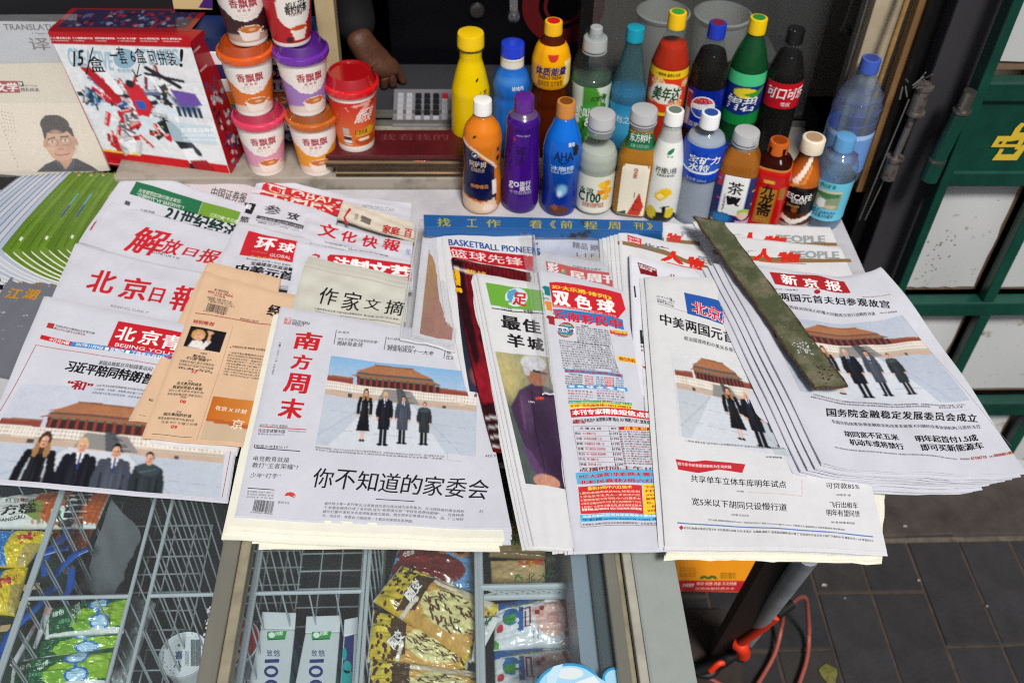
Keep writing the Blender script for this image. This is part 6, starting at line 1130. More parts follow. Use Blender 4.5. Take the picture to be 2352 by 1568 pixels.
# ================================================================== PAPER CUPS
def cup(label, pos, lidc, painter, texts, H=.124, R=.0445, name='drink_cup', group='stacked milk tea cups', turn=0, full=False):
    b = Bottle(name, label, pos, H, [(0, R * .66), (.012, R * .68), (.80, R * .93), (.81, R * .93)], group, turn=turn, cat='cup')
    b.sc_ = 1.12; b.shell('body', INKS, 0, .81, painter=painter); b.text(texts, d=.0005)
    lc = film('lid_' + lidc, lidc, .62, .08, 1.6)
    mb = MB(); z = H * .80; mb.lathe([(z, R * .96), (z, R * 1.0), (z + .004, R * 1.03), (z + .010, R * 1.02), (z + .012, R * .97), (z + .013, R * .93)], 56, lidc, close=False); rim = mb.build('lid_rim', mat('rim_' + lidc, lidc, rough=.2, coat=.5), b.root, True)
    mb = MB(); mb.lathe([(z + .012, R * .94), (H - .002, R * .80), (H, R * .77), (H, R * .72), (H - .003, R * .70), (H - .003, .0002)], 56, lidc, close=False); mb.build('lid', mat('dome_' + lidc, lidc, rough=.12, coat=.8, trans=.45), b.root, True)
    return b
def xpp(c, accent, c2='e8dccb', coffee='c87028'):
    q = g_(90, 60, 'f1ece6'); q.poly([(0, .42), (.28, .34), (.36, .40), (.42, .52), (.5, .56), (.58, .52), (.64, .40), (.72, .34), (1, .42), (1, 1.1), (0, 1.1)], accent)
    q.ell(.50, .98, .30, .22, c2, .9, .3).ell(.52, .72, .088, .095, 'f0e4d8').ell(.52, .70, .076, .065, coffee).ell(.53, .70, .035, .030, 'e8bc88', .8, .8).poly([(.43, .73), (.61, .73), (.58, .90), (.46, .90)], 'efe6dc').ell(.53, .705, .076, .060, coffee).ell(.535, .70, .035, .028, 'ecc898', .8, .8).ell(.625, .76, .018, .05, 'efe6dc').ell(.625, .76, .010, .03, accent); q.rect(0, .93, 1, 1, 'f1ece6'); return q
def xt(cn, en, y=.415): return [('香飘飘', 0, .555, .042, .014, 'b01c38', .035), ('经 典 系', 0, .50, .020, .0045, 'c8687a'), (cn, -.006, .44, .018, .007, 'f4ece4', .02), (en, .012, .44, .014, .006, 'f4ece4', .01), ('奶茶·Milk Tea', .002, .405, .024, .0045, 'f4ece4')]
def lay(c, x, y, z): b = unz(P(c, x, y), z); return b + np.array((0, .030, 0))
h = .124
cup('pink milk tea cup with pink lid, bottom of the left cup stack', lay('B', 455, 1232, .02), 'd63a5a', xpp(1, 'dc9ab4'), xt('草莓味', 'Straw'))
cup('orange milk tea cup with orange lid, middle of the left cup stack', lay('B', 378, 815, .02 + h) + (-.003, .0, 0), 'd9591a', xpp(1, 'e0701c'), xt('麦香味', 'Wheat'))
cup('dark coffee milk tea cup, top of the left cup stack', lay('B', 320, 330, .02 + 2 * h), '5a2a1c', xpp(1, '3a1a20', 'cfae98'), xt('咖啡味', 'Coffee'))
cup('yellow milk tea cup with brown lid, bottom of the right cup stack', lay('B', 812, 1232, .02), 'b8601c', xpp(1, 'e89c20'), xt('原味', 'Original'))
cup('lilac milk tea cup with purple lid, middle of the right cup stack', lay('B', 738, 815, .02 + h), '6a2ca0', xpp(1, 'a07cc0'), xt('香芋味', 'Taro'), turn=.25)
q = g_(90, 60, 'b81820'); q.ell(.53, .35, .13, .34, 'f0ece6').ell(.55, .68, .07, .07, 'efe6dc').poly([(.48, .68), (.62, .68), (.59, .88), (.51, .88)], 'efe6dc').ell(.55, .67, .065, .045, 'c85018').ell(.47, .86, .03, .05, '3a1814').rect(0, .93, 1, 1, 'f1ece6')
cup('red milk tea cup with white oval, top of the right cup stack', lay('B', 625, 335, .02 + 2 * h), '9a1c20', q, [('MILK TEA', .010, .56, .030, .009, '1c1416', .02), ('香约奶茶', .010, .48, .036, .013, '1c1416', .05), ('巧克力味', .008, .45, .022, .004, 'a03030')], turn=.1)
q = g_(80, 60, 'efeae2'); q.rect(0, .10, 1, .88, 'c8281c').grad('c8201c', 'd8702c', .1, .8, mask=(q.V > .10) & (q.V < .88)).line([(.5, .15), (.60, .12), (.52, .38)], .02, 'e8a89a').ell(.58, .78, .10, .09, 'b84818').ell(.56, .75, .05, .03, 'f0dcc0').poly([(.50, .60), (.62, .54), (.66, .60), (.64, .68), (.50, .70)], 'd8a414').rect(.40, .55, .445, .66, 'b8b0a8').rect(.40, .68, .45, .84, 'e8e4e0')
for k in range(7): q.rect(.40, .69 + k * .02, .45, .70 + k * .02, '2a2a2a')
cup('single red milk tea cup with bright red lid on the board stack', lay('B', 1082, 1072, .062) + (0, .002, 0), 'd01820', q, [('优乐美', .012, .46, .030, .024, 'f4ece8', .05, .5), ('红豆奶茶', .010, .285, .024, .008, '7a1c14', .02), ('ㄟ', -.014, .62, .006, .008, 'f0d0c8')], R=.046, H=.142, group=None, turn=.05)

# ================================================================== STACK OF BOARDS, DESK THINGS, HAND
zb0 = .0205
for k, (c_, th, lb) in enumerate((('b09472', .0075, 'lowest brown cardboard sheet in the pile under the red cup'), ('b89a76', .0085, 'second brown cardboard sheet in the pile under the red cup'), ('8e7458', .010, 'third and thickest cardboard sheet in the pile'), ('6a4a3c', .006, 'thin dark board just under the red folder'), ('5e1a20', .007, 'dark red folder with faint lettering on top of the pile'))):
    x0 = -.235 + rnd.uniform(0, .008) + (.012 if k < 2 else 0); mb = MB(); n = 18; V = []
    y0 = 1.457 + rnd.uniform(-.003, .004); y1 = 1.535; th *= 1.15
    tops = [(x0, y0), (.012, y0 - .002), (.012, y1), (x0, y1)]
    mb.hexa([(*q_, zb0) for q_ in tops] + [(*q_, zb0 + th - .0006) for q_ in tops]); o = mb.build('cardboard' if k < 3 else 'folder' if k == 4 else 'board', mat('board_' + c_, c_, rough=.8 if k < 4 else .4, noise=.45, nscale=60, stretch=(.15, .15, 3), bump=.6, bscale=150), bevel=.001)
    tag(o, lb, 'folder' if k == 4 else 'cardboard', None if k == 4 else 'cardboard sheets in the pile'); 
    if k < 3:
        for j in range(2):
            mb = MB(); z = zb0 + th * (.3 + .35 * j); mb.box(x0 + .001, y0 - .0032, z, .011, y0 - .001, z + .0012); mb.build('torn_ply', mat('ply_dark', '4a3a2c', rough=.9, noise=.6, nscale=120), o)
    zb0 += th
pr = Print(); V, T = glyphs('我看我的', .01); pr.add(np.stack([-.14 + V[:, 0] * .12, 1.50 + V[:, 1] * .02, zb0 + .0004 + V[:, 2] * .00001], 1), T, '743438'); pr.build('lettering', INK, o)
mb = MB(); a = uny(P('B', 1495, 1122), 1.461); b_ = uny(P('B', 1650, 1130), 1.461); c_ = uny(P('B', 1784, 1128), 1.461); mb.tube([a, b_], .0026, 10, 'd8481c'); mb.tube([b_, c_], .0026, 10, 'dcdcdc'); mb.tube([a - (.006, 0, 0), a], [.0008, .0026], 10, '2a7a4a')
tag(mb.build('pen', CAPM, None, True, True), 'orange and white pen stuck in the cardboard pile', 'pen')
# calculator
ca = unz(P('B', 1340, 905), .014); cb = unz(P('B', 1765, 905), .014); cw = cb[0] - ca[0]
cal = empty('calculator', (ca[0], ca[1], .013)); tag(cal, 'grey desk calculator with black and white keys', 'calculator')
cd_ = .105; mb = MB(); mb.hexa([(0, 0, 0), (cw, 0, 0), (cw, cd_, 0), (0, cd_, 0), (0, 0, .012), (cw, 0, .012), (cw, cd_, .026), (0, cd_, .026)]); mb.build('case', mat('calc_grey', '76767c', rough=.4), cal, bevel=.002)
KM = {'w': mat('key_white', 'a8a8ae', rough=.4), 'k': mat('key_black', '1c1c22', rough=.4), 'r': mat('key_red', 'b02830', rough=.4)}
for r_ in range(5):
    for c_ in range(6):
        x = .008 + c_ * (cw - .02) / 5.6; y = .010 + r_ * .0165; z = .012 + .014 * y / cd_; k = 'w' if c_ < 2 or (c_ == 5 and r_ < 4) or r_ == 0 else 'k'
        if c_ == 5 and r_ == 4: k = 'r'
        mb = MB(); mb.hexa([(x, y, z), (x + .0125, y, z), (x + .0125, y + .0098, z + .0015), (x, y + .0098, z + .0015), (x + .001, y + .001, z + .005), (x + .0115, y + .001, z + .005), (x + .0115, y + .009, z + .0065), (x + .001, y + .009, z + .0065)]); mb.build('key', KM[k], cal)
# coloured boxes behind the cups
for k, (c_, lb, t1) in enumerate((('1c3c78', 'dark blue book spine lowest behind the cups', '可凭票'), ('c8ccd0', 'white book spine behind the cups', '2017'), ('1c7a78', 'teal book spine behind the cups', '考研背诵'), ('c86a24', 'orange book spine behind the cups', '中文'), ('d8dce0', 'pale book spine behind the cups', '时间'), ('281c4c', 'dark purple book spine behind the cups', '90送'), ('e8e8ec', 'glossy white book spine behind the cups', '热销'), ('1a2c58', 'navy book spine topmost behind the cups', '图书'))):
    z = .0205 + .026 * k; mb = MB(); mb.box(-.46 + .006 * (k % 3), 1.56, z, -.235 - .006 * (k % 2), 1.64, z + .024); o = mb.build('book', mat('book_' + c_, c_, rough=.4), bevel=.001); tag(o, lb, 'book', 'books behind the cups')
    pr = Print(); V, T = glyphs(t1, .02); pr.add(np.stack([-.345 + V[:, 0] * .06, 1.5596 - V[:, 2] * .00001, z + .005 + V[:, 1] * .014], 1), T, 'e8e8e8' if k not in (1, 4, 6) else '2a3a6a'); pr.build('lettering', INK, o)
# person behind the window: dark jacket, resting hand
def skin_body(name, verts, edges, radii, m, parent=None, sub=2):
    me = bpy.data.meshes.new(name); me.from_pydata([tuple(map(float, v)) for v in verts], edges, []); o = bpy.data.objects.new(name, me); COL.objects.link(o)
    s = o.modifiers.new('s', 'SKIN'); s.use_smooth_shade = True
    for i, v in enumerate(me.skin_vertices[0].data): v.radius = (radii[i] if isinstance(radii[i], tuple) else (radii[i], radii[i])); v.use_root = (i == 0)
    q = o.modifiers.new('u', 'SUBSURF'); q.levels = q.render_levels = sub; me.materials.append(m); o.parent = parent; return o
SKIN = mat('skin', '5c3828', rough=.55, noise=.3, nscale=55, bump=.5, bscale=140)
per = empty('person', (-.12, 2.2, 0)); tag(per, 'person in a dark jacket behind the window with one hand resting on the desk', 'person'); po = np.array(per.location)
wr = unz(P('B', 1150, 300), .10); 
def W_(c, x, y, z): return unz(P(c, x, y), z) - po
wrist = W_('B', 1125, 300, .11); palm = W_('B', 1215, 400, .075); kn = W_('B', 1270, 470, .06)
fv = [wrist + np.array((-.012, .02, .014)), wrist, palm, kn]; fr = [(.032, .026), (.027, .021), (.038, .020), (.034, .017)]; fe = [(0, 1), (1, 2), (2, 3)]
for i, (pts) in enumerate((((1240, 520, .045), (1225, 570, .025), (1215, 600, .015)), ((1285, 530, .045), (1285, 590, .024), (1280, 618, .014)), ((1330, 515, .045), (1345, 580, .024), (1345, 610, .014)), ((1370, 490, .045), (1405, 550, .024), (1430, 585, .014)))):
    b0 = len(fv); fv.append(W_('B', pts[0][0], pts[0][1], pts[0][2])); fv.append(W_('B', pts[1][0], pts[1][1], pts[1][2])); fv.append(W_('B', *pts[2])); fr += [.0105, .0090, .0075]; fe += [(3, b0), (b0, b0 + 1), (b0 + 1, b0 + 2)]
b0 = len(fv); fv += [W_('B', 1150, 430, .06), W_('B', 1130, 500, .035), W_('B', 1140, 550, .018)]; fr += [.013, .011, .008]; fe += [(2, b0), (b0, b0 + 1), (b0 + 1, b0 + 2)]
skin_body('body', fv, fe, fr, SKIN, per)
JK = mat('dark_jacket', '0b0b0f', rough=.85)
jv = [(.05, .1, -.3), (.05, .1, .1), (.05, .08, .42), (-.12, .06, .40), (-.15, -.05, .18), tuple(wrist + np.array((-.004, .004, .006))), (.24, .06, .40), (.30, -.04, .15), (.05, .08, .52)]
skin_body('jacket', jv, [(0, 1), (1, 2), (2, 3), (3, 4), (4, 5), (2, 6), (6, 7), (2, 8)], [.15, .16, .14, .075, .06, .040, .075, .06, .07], JK, per)
hv = [(.05, .06, .58), (.05, .05, .68), (.05, .05, .76)]; skin_body('head', hv, [(0, 1), (1, 2)], [.05, .085, .085], SKIN, per)
mb = MB(); mb.lathe([(.64, .02), (.68, .098), (.76, .102), (.82, .085), (.855, .04), (.86, .001)], 24, cx=.05, cy=.075); mb.build('hair', mat('black_hair', '0c0a0a', rough=.6), per, True)
# things behind the glass
def tub(label, c, x0, x1, ytop, ybot, y):
    a = uny(P(c, x0, ytop), y); b = uny(P(c, x1, ytop), y); r = (b[0] - a[0]) / 2; z = a[2]; o = empty('plastic_tub', ((a[0] + b[0]) / 2, y, .012)); tag(o, label, 'tub', 'plastic tubs behind the glass')
    mb = MB(); mb.lathe([(0, r * .78), (z - .012, r * .97), (z - .012, r), (z - .006, r * 1.03), (z - .004, r * .95), (.01, r * .74), (.01, .001)], 40, close=False); mb.build('body', mat('translucent_tub', 'e0e0d8', rough=.3), o, True); return o
tub('round translucent tub behind the glass, left one', 'D', 80, 425, 95, 400, 1.74); tub('round translucent tub behind the glass, right one with pale contents', 'D', 460, 830, 110, 400, 1.72)
mb = MB(); a = uny(P('D', 1095, 905), 1.66); b = uny(P('D', 1360, 560), 1.70); mb.box(.50, 1.66, .012, .645, 1.78, .125); o = tag(mb.build('printer', mat('black_plastic', '101012', rough=.3), bevel=.006), 'black glossy machine with silver strip behind the glass', 'machine')
mb = MB(); mb.box(.52, 1.655, .075, .60, 1.6598, .082); mb.build('silver_strip', mat('pale_aluminium'), o)
mb = MB(); mb.box(.505, 1.67, .1255, .60, 1.77, .128); tag(mb.build('paper_note', mat('grey_note', '6e6e66', rough=.6)), 'grey note lying on the black machine', 'note')
wg = empty('sliding_window', (0, 0, 0)); tag(wg, 'sliding glass window pane behind the soda bottles', 'window')
wx0 = uny(P('C', 1125, 85), 1.60)[0]; wx1 = .655
mb = MB(); mb.box(wx0 - .022, 1.625, .034, wx0, 1.64, .95); mb.build('frame', mat('black_steel'), wg); mesh('glass_pane', [(wx0, 1.632, .034), (wx1, 1.632, .034), (wx1, 1.632, .95), (wx0, 1.632, .95)], [(0, 1, 2, 3)], film('window_glass', 'e8ecee', .05, .02, 1.6), wg)
pr = Print(); c0 = uny(P('C', 915, 40), 1.70); n = 40
for (ra, rb) in ((.075, .045), (.036, .030)):
    V = [c0 + np.array((r_ * math.cos(6.2832 * k / n), 0, r_ * math.sin(6.2832 * k / n))) for k in range(n) for r_ in (ra, rb)]; T = [t for k in range(n) for t in ([2 * k, 2 * ((k + 1) % n), 2 * k + 1], [2 * ((k + 1) % n), 2 * ((k + 1) % n) + 1, 2 * k + 1])]; pr.add(V, T, '5a1418')
tag(pr.build('round_sticker', mat('sticker', attr=True, rough=.4)), 'dim red ring sticker on the dark inner panel', 'sticker')
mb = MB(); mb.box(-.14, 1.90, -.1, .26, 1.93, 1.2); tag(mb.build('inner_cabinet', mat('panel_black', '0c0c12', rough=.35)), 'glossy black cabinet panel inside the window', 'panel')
mb = MB(); mb.box(.27, 1.93, -.1, 1.25, 1.96, 1.3); tag(mb.build('reflection_panel', mat('reflection_grey_brown', '9a9284', rough=.45, noise=.4, nscale=4, stretch=(3, 1, .6))), 'added grey-brown panel standing for the window glass reflection behind the soda bottles', 'cabinet')  # added panel; its colour stands in for the pale reflection on the glass
for (c, x0, y0, x1, y1, lb) in (('C', 585, -40, 587, 105, 'thin pale latch bar hanging in the middle of the window'), ('D', 1540, -40, 1458, 205, 'pale latch bar hanging at the right of the window')):
    a = uny(P(c, x0, y0), 1.60); b = uny(P(c, x1, y1), 1.60); o = empty('latch_bar', b); tag(o, lb, 'latch', 'latch bars on the window'); mb = MB(); d = a - b; w_ = np.array((.007, 0, 0))
    up = d * 1.2; mb.hexa([-w_, w_, w_ + (0, .004, 0), -w_ + (0, .004, 0), up - w_, up + w_, up + w_ + (0, .004, 0), up - w_ + (0, .004, 0)]); mb.build('bar', mat('pale_aluminium'), o, bevel=.001)
    mb = MB(); mb.tube([(0, -.006, 0), (0, .006, 0)], .010, 20); mb.tube([(0, -.010, 0), (0, -.006, 0)], .005, 6); mb.build('screw', mat('steel_bright'), o, True)
mb = MB(); a = uny(P('C', 343, 68), 1.895); mb.tube([a, a + (0, -.006, 0), a + (0, -.008, 0)], [.016, .014, .008], 24); tag(mb.build('knob', mat('steel_bright'), None, True), 'small round steel knob on the dark panel', 'knob')

# ================================================================== TOY BOX
bl_, br_ = unz(P('P', 247, 380), .004), unz(P('P', 538, 418), .004); tl_, tr_ = uny(P('A', 290, 193), bl_[1] + .035), uny(P('A', 1162, 215), br_[1] + .035)
tr_ = tl_ + (br_ - bl_); ux = (br_ - bl_); uyv = (tl_ - bl_); nrm = np.cross(ux, uyv); nrm /= np.linalg.norm(nrm); dep = -nrm * .075
if dep[1] < 0: dep = -dep
tb = empty('toy_box', (0, 0, 0)); tag(tb, 'red and white building-toy box with black handwritten price', 'box')
mb = MB(); mb.hexa([bl_, br_, br_ + dep, bl_ + dep, tl_, tr_, tr_ + dep, tl_ + dep]); mb.build('carton', mat('carton_red', 'a81820', rough=.35), tb, bevel=.0015)
sf = Sheet([tl_, tr_, br_, bl_], ripple=0, fold=0)
nf = -dep / np.linalg.norm(dep)
class Face(Sheet):
    def __init__(s, q, n): Sheet.__init__(s, q, ripple=0, fold=0); s.n = n
    def S(s, u, v, off=0.0): return Sheet.S(s, u, v, 0) + s.n * np.reshape(off, (-1, 1))
def facep(q, n, crop, up, m):
    p = Paper.__new__(Paper); p.s = Face(q, n); p.c = crop; p.up = up; p.pr = Print(); p.ink = m; p.root = tb; return p
fp = facep([tl_, tr_, br_, bl_], nf, 'A', (-.33, -1), INKG)
q = g_(190, 210, 'dcdfe2'); q.asp = .78; q.rect(0, 0, 1, .075, 'b01820').poly([(0, .88), (1, .88), (1, 1), (0, 1)], 'c01820').rect(0, .88, .30, .90, 'e8c040').rect(.03, .90, .18, .97, 'b01820')
q.ell(.45, .5, .42, .30, 'c8dce8', .6, .8)
r = np.random.RandomState(12)
def shards(cx, cy, n, cols, s, spread):
    for k in range(n):
        x, y = cx + r.randn() * spread, cy + r.randn() * spread * .8; a = r.rand() * 3.14; l, w_ = s * r.uniform(.6, 1.6), s * r.uniform(.2, .5); c_, s_ = math.cos(a), math.sin(a)
        q.poly([(x + c_ * l - s_ * w_, y + s_ * l + c_ * w_), (x - c_ * l - s_ * w_, y - s_ * l + c_ * w_), (x - c_ * l + s_ * w_, y - s_ * l - c_ * w_), (x + c_ * l + s_ * w_, y + s_ * l - c_ * w_)], cols[k % len(cols)]); q.line([(x - c_ * l * .8 - s_ * w_ * .5, y - s_ * l * .8 + c_ * w_ * .5), (x + c_ * l * .8 - s_ * w_ * .5, y + s_ * l * .8 + c_ * w_ * .5)], .004, 'f0e8e8' if k % 2 else '30343c', .6); q.ell(x + r.uniform(-.02, .02), y + r.uniform(-.02, .02), .007, .007, ['1a1c20', 'd8b040', 'f4f4f6'][k % 3])
shards(.45, .45, 46, ['c8202c', 'e8eaee', '20242c', 'b8bcc4', '8a1820'], .04, .09); shards(.24, .42, 16, ['20242c', '2a5a9a', 'e8eaee', 'c8202c'], .045, .05); shards(.68, .40, 18, ['20242c', 'e8eaee', '3a3e48', '5a6a8a'], .045, .05)
q.ell(.83, .45, .11, .09, '2a4a7a', .9, .7).poly([(.74, .36), (.92, .38), (.95, .46), (.78, .47)], '6a4ca0'); 
for k in range(5): q.rect(.74 + k * .04, .48, .765 + k * .04, .55, '18304c')
shards(.10, .46, 14, ['1c3a5a', '2a7aa8', '20242c'], .035, .04); shards(.30, .66, 22, ['c8202c', 'e8eaee', '6a6e78'], .04, .06); shards(.20, .80, 20, ['c8202c', 'b8bcc4', 'e8eaee'], .045, .06); shards(.62, .66, 18, ['e8eaee', '2a2e38', 'c8202c'], .04, .05)
q.line([(.62, .62), (.74, .86)], .035, '20242c').line([(.66, .62), (.80, .82)], .018, '3a3e48').poly([(.66, .80), (.76, .78), (.80, .90), (.70, .92)], 'e8eaee').line([(.62, .12 + .1), (.82, .34)], .014, '20242c').line([(.60, .26), (.86, .30)], .010, '20242c').line([(.16, .24), (.30, .46)], .03, 'b01820').line([(.28, .26), (.34, .40)], .028, 'e8eaee')
q.poly([(.40, .34), (.52, .34), (.56, .50), (.50, .58), (.42, .56)], 'c82430').rect(.44, .46, .51, .52, '2a5ab0').ell(.45, .34, .03, .03, '20242c'); q.ell(.78, .93, .10, .05, '1c1e24').poly([(.70, .88), (.84, .86), (.9, .98), (.74, .99)], '9a1820'); q.soften(1, .02, .03)
q.poly([(.62, .60), (.97, .60), (.97, .74), (.62, .74)], 'b8cfdc', .7)
q.rect(.82, .76, .96, .855, 'dfe2e4')
fp.PHOTO([(297, 205), (1150, 222), (1425, 1112), (668, 1000)], q, lay=1, name='front_artwork', m=INKG)
fp.R([(292, 195), (1162, 218), (1168, 272), (318, 268)], 'b01a22', 2)
for i, t in enumerate(('F-15 鹰式战斗机', 'F-4 鬼怪战斗机', '协和式超音速客机', 'C-130“大力神”', 'AH-64 武装直升机', 'FRW.21 鹰隼战斗机')):
    x = 312 + i * 136; fp.T(t, x, 238 + i * 1, x + 122, 240 + i, 12, 'f4ecec', .03, 4); fp.T(['F-15 EAGLE FIGHTER', 'F-4 PHANTOM', 'CONCORDE', 'C-130 HERCULES', 'AH-64 HELICOPTER GUNSHIP', 'CARRIER-BASED FIGHTER'][i], x + 4, 252 + i, x + (110 if i not in (1, 2) else 70), 254 + i, 8, 'e8c8c8', .02, 4)
fp.T('CREATIVE', 425, 405, 700, 435, 115, '9cbccc', .04, 3, up=(-.18, -1)); fp.T('TIMES', 850, 400, 1110, 400, 100, '9cbccc', .04, 3, up=(-.2, -1)); fp.ELL(765, 360, 70, 60, '8aaec0', 3); fp.T('积创世纪', 725, 445, 830, 445, 24, '8fb0c0', .03, 4)
fp.T('15', 450, 410, 512, 400, 95, '121216', .03, 7, up=(.0, -1)); fp.LN(570, 290, 528, 455, 8, '121216', 7); fp.T('盒', 560, 440, 652, 440, 95, '121216', .02, 7); fp.T('一套', 690, 395, 790, 395, 110, '121216', .015, 7); fp.T('6盒', 812, 385, 905, 385, 90, '121216', .015, 7); fp.T('可拼装', 925, 395, 1092, 405, 90, '121216', .015, 7); fp.T('!', 1098, 408, 1120, 412, 110, '121216', .03, 7, up=(.05, -1))
fp.LN(855, 390, 838, 470, 6, '121216', 7); fp.LN(838, 470, 868, 455, 6, '121216', 7); fp.LN(838, 470, 812, 430, 6, '121216', 7)
fp.T('天道者战神者', 1110, 812, 1325, 812, 28, 'f2f6f8', .03, 4); fp.T('DESTROYER ARES', 1120, 838, 1335, 838, 18, 'e8eef2', .04, 4); fp.T('变形拼装积木 BUILDING BLOCKS', 1125, 862, 1345, 865, 14, 'f2f6f8', .02, 4)
fp.pr.build('front_print', INKG, tb)
up_n = np.cross(tr_ - tl_, dep); up_n /= np.linalg.norm(up_n); up_n = up_n if up_n[2] > 0 else -up_n
tp = facep([tl_ + dep, tr_ + dep, tr_, tl_], up_n, 'A', (.6, -1), INKG); q = g_(80, 30, '8a1a22'); q.rect(.04, .06, .96, .86, '2a2440'); r = np.random.RandomState(5)
for k in range(110):
    x, y = r.uniform(.07, .93), r.uniform(.12, .8); 
    if .28 < x % .5 < .3: continue
    q.ell(x, y, .014 * r.uniform(.5, 1.6), .05 * r.uniform(.4, 1.3), ['9a3038', '8a90a8', '4a5a8a', '1a1a2c', '8a1c28'][k % 5], .85)
a_ = tp.s; tp.PHOTO([(440, 52), (1275, 60), (1160, 196), (290, 190)], q, lay=1, name='top_artwork', m=INKG)
rn = np.cross(dep, uyv); rn /= np.linalg.norm(rn); rn = rn if rn[0] > 0 else -rn
sp = facep([tr_, tr_ + dep, br_ + dep, br_], rn, 'A', (-.3, -1), INKG); q = g_(30, 90, 'a41820')
for k in range(70):
    y = r.uniform(.3, .95); q.ell(r.uniform(.25, .9), y, .06 * r.uniform(.5, 1.6), .016, ['20242c', 'b8bcc4', '2a4a8a', 'd8dade', '6a0c14'][k % 5], .85)
q.rect(.25, .06, .62, .07, 'd8b8b8').rect(.25, .19, .62, .20, 'd8b8b8')
W = 31; u_, v_ = q.U, q.V; V = sp.s.S(u_, v_, .0004); i = (np.arange(30)[None, :] + np.arange(90)[:, None] * 31).ravel(); mesh('side_artwork', V, np.stack([i, i + 31, i + 32, i + 1], 1), INKG, tb, q.C)

# left magazines in clear sleeves
def upright(name, label, pts, ys, m, crop='A'):
    p = Paper.__new__(Paper); q = [uny(P(crop, *a), y) for a, y in zip(pts, ys)]
    n = np.cross(q[1] - q[0], q[3] - q[0]); n /= np.linalg.norm(n); n = n if n[1] < 0 else -n
    p.s = Face(q, n); p.c = crop; p.up = (-.3, -1); p.pr = Print(); p.ink = INKG
    g = np.meshgrid(np.linspace(0, 1, 13), np.linspace(0, 1, 13)); T = p.s.S(g[0].ravel(), g[1].ravel()); B_k = T - n * .004; N = len(T); F = []
    for j in range(12):
        for i_ in range(12): a = j * 13 + i_; F.append((a, a + 13, a + 14, a + 1)); F.append((a + N, a + 1 + N, a + 14 + N, a + 13 + N))
    ed = [i_ for i_ in range(13)] + [j * 13 + 12 for j in range(1, 13)] + [156 + i_ for i_ in range(11, -1, -1)] + [j * 13 for j in range(11, 0, -1)]
    for k in range(len(ed)): a, b = ed[k], ed[(k + 1) % len(ed)]; F.append((a, b, b + N, a + N))
    p.root = mesh(name, np.concatenate([T, B_k]), F, m); tag(p.root, label, 'magazine'); return p
mg = upright('magazine', 'cream magazine cover with a drawn portrait of a man in glasses', [(-140, 395), (390, 385), (668, 1045), (-120, 1110)], (1.59, 1.56, 1.50, 1.52), mat('cover_cream', 'dcd2bf', rough=.35))
mg.R([(-120, 630), (500, 632), (660, 1015), (-100, 1060)], 'e6dac6', 1); mg.R([(-60, 495), (108, 497), (125, 568), (-50, 570)], 'a01c20', 2); mg.T('文学', -20, 562, 118, 562, 55, 'f2e8e0', .05, 4); mg.R([(110, 498), (138, 498), (150, 530), (122, 530)], '1a1a1e', 2); mg.T('9', 118, 525, 140, 525, 22, 'f0f0f0', .03, 4); mg.T('2017 No.661', 155, 530, 230, 530, 10, '6a6460'); mg.T('精彩阅读', 130, 562, 242, 562, 24, '3a3634', .01)
for k in range(4):
    for j in range(6): mg.T('我的名字在这条河'[j % 8], 8 + k * 20 + j * 5, 688 + j * 22 + k * 4, 16 + k * 20 + j * 5, 688 + j * 22 + k * 4, 8, '7a746c')
for j in range(12): mg.T('刘庆邦现实主义文学四十年'[j], 5 + j * 9, 760 + j * 24, 15 + j * 9, 760 + j * 24, 9, '6a645c')
q = Paint(140, 150, 1.0, 'e6dac6'); HA, SKN = '33221e', 'd8a888'
q.poly([(.08, 1), (.22, .86), (.40, .78), (.72, .76), (.92, .90), (1, 1)], '20222c').poly([(.36, .82), (.5, 1), (.62, 1), (.70, .78)], '3a3e50').poly([(.42, .76), (.52, .96), (.66, .78)], 'd09a78')
q.ell(.50, .44, .26, .38, SKN).ell(.47, .16, .30, .17, HA).poly([(.18, .16), (.24, .46), (.30, .30), (.40, .22), (.62, .20), (.74, .34), (.79, .42), (.80, .24), (.62, .05), (.3, .0)], HA).ell(.24, .50, .04, .07, 'c89474').ell(.795, .46, .04, .07, 'c89474')
q.line([(.30, .42), (.42, .39)], .012, '3a2620').line([(.54, .38), (.68, .37)], .012, '3a2620').ell(.37, .46, .05, .018, 'f0e6de').ell(.61, .44, .05, .018, 'f0e6de').ell(.37, .46, .018, .018, '2a1c1a').ell(.61, .44, .018, .018, '2a1c1a')
for (cx, cy) in ((.37, .475), (.61, .455)):
    for k in range(20): a = k * .314; q.line([(cx + .10 * math.cos(a), cy + .075 * math.sin(a)), (cx + .10 * math.cos(a + .314), cy + .075 * math.sin(a + .314))], .0065, '6a625c')
q.line([(.47, .46), (.51, .455)], .004, '8a8078').poly([(.48, .46), (.53, .46), (.56, .59), (.45, .60)], 'cf9c7c').ell(.505, .60, .06, .02, 'c08868').line([(.40, .69), (.52, .70), (.63, .67)], .011, 'a85c50').line([(.42, .715), (.6, .70)], .006, 'c88878').ell(.5, .80, .10, .02, 'c8967a', .6)
q.ell(.66, .55, .10, .12, 'bd8a6a', .5, .9).ell(.36, .56, .08, .08, 'e6b898', .5, .9).ell(.46, .30, .14, .06, 'e8c0a0', .5, .9).line([(.42, .62), (.38, .69)], .004, 'b07c62', .7).line([(.59, .60), (.65, .67)], .004, 'b07c62', .7).ell(.36, .44, .06, .012, '7a5040', .4).ell(.60, .42, .06, .012, '7a5040', .4).ell(.74, .5, .05, .2, 'b07e60', .5, .9); q.soften(1, .015, .02); mg.PHOTO([(195, 705), (470, 705), (610, 1050), (190, 1055)], q, lay=3, name='portrait', m=INKG); mg.pr.build('print', INKG, mg.root)
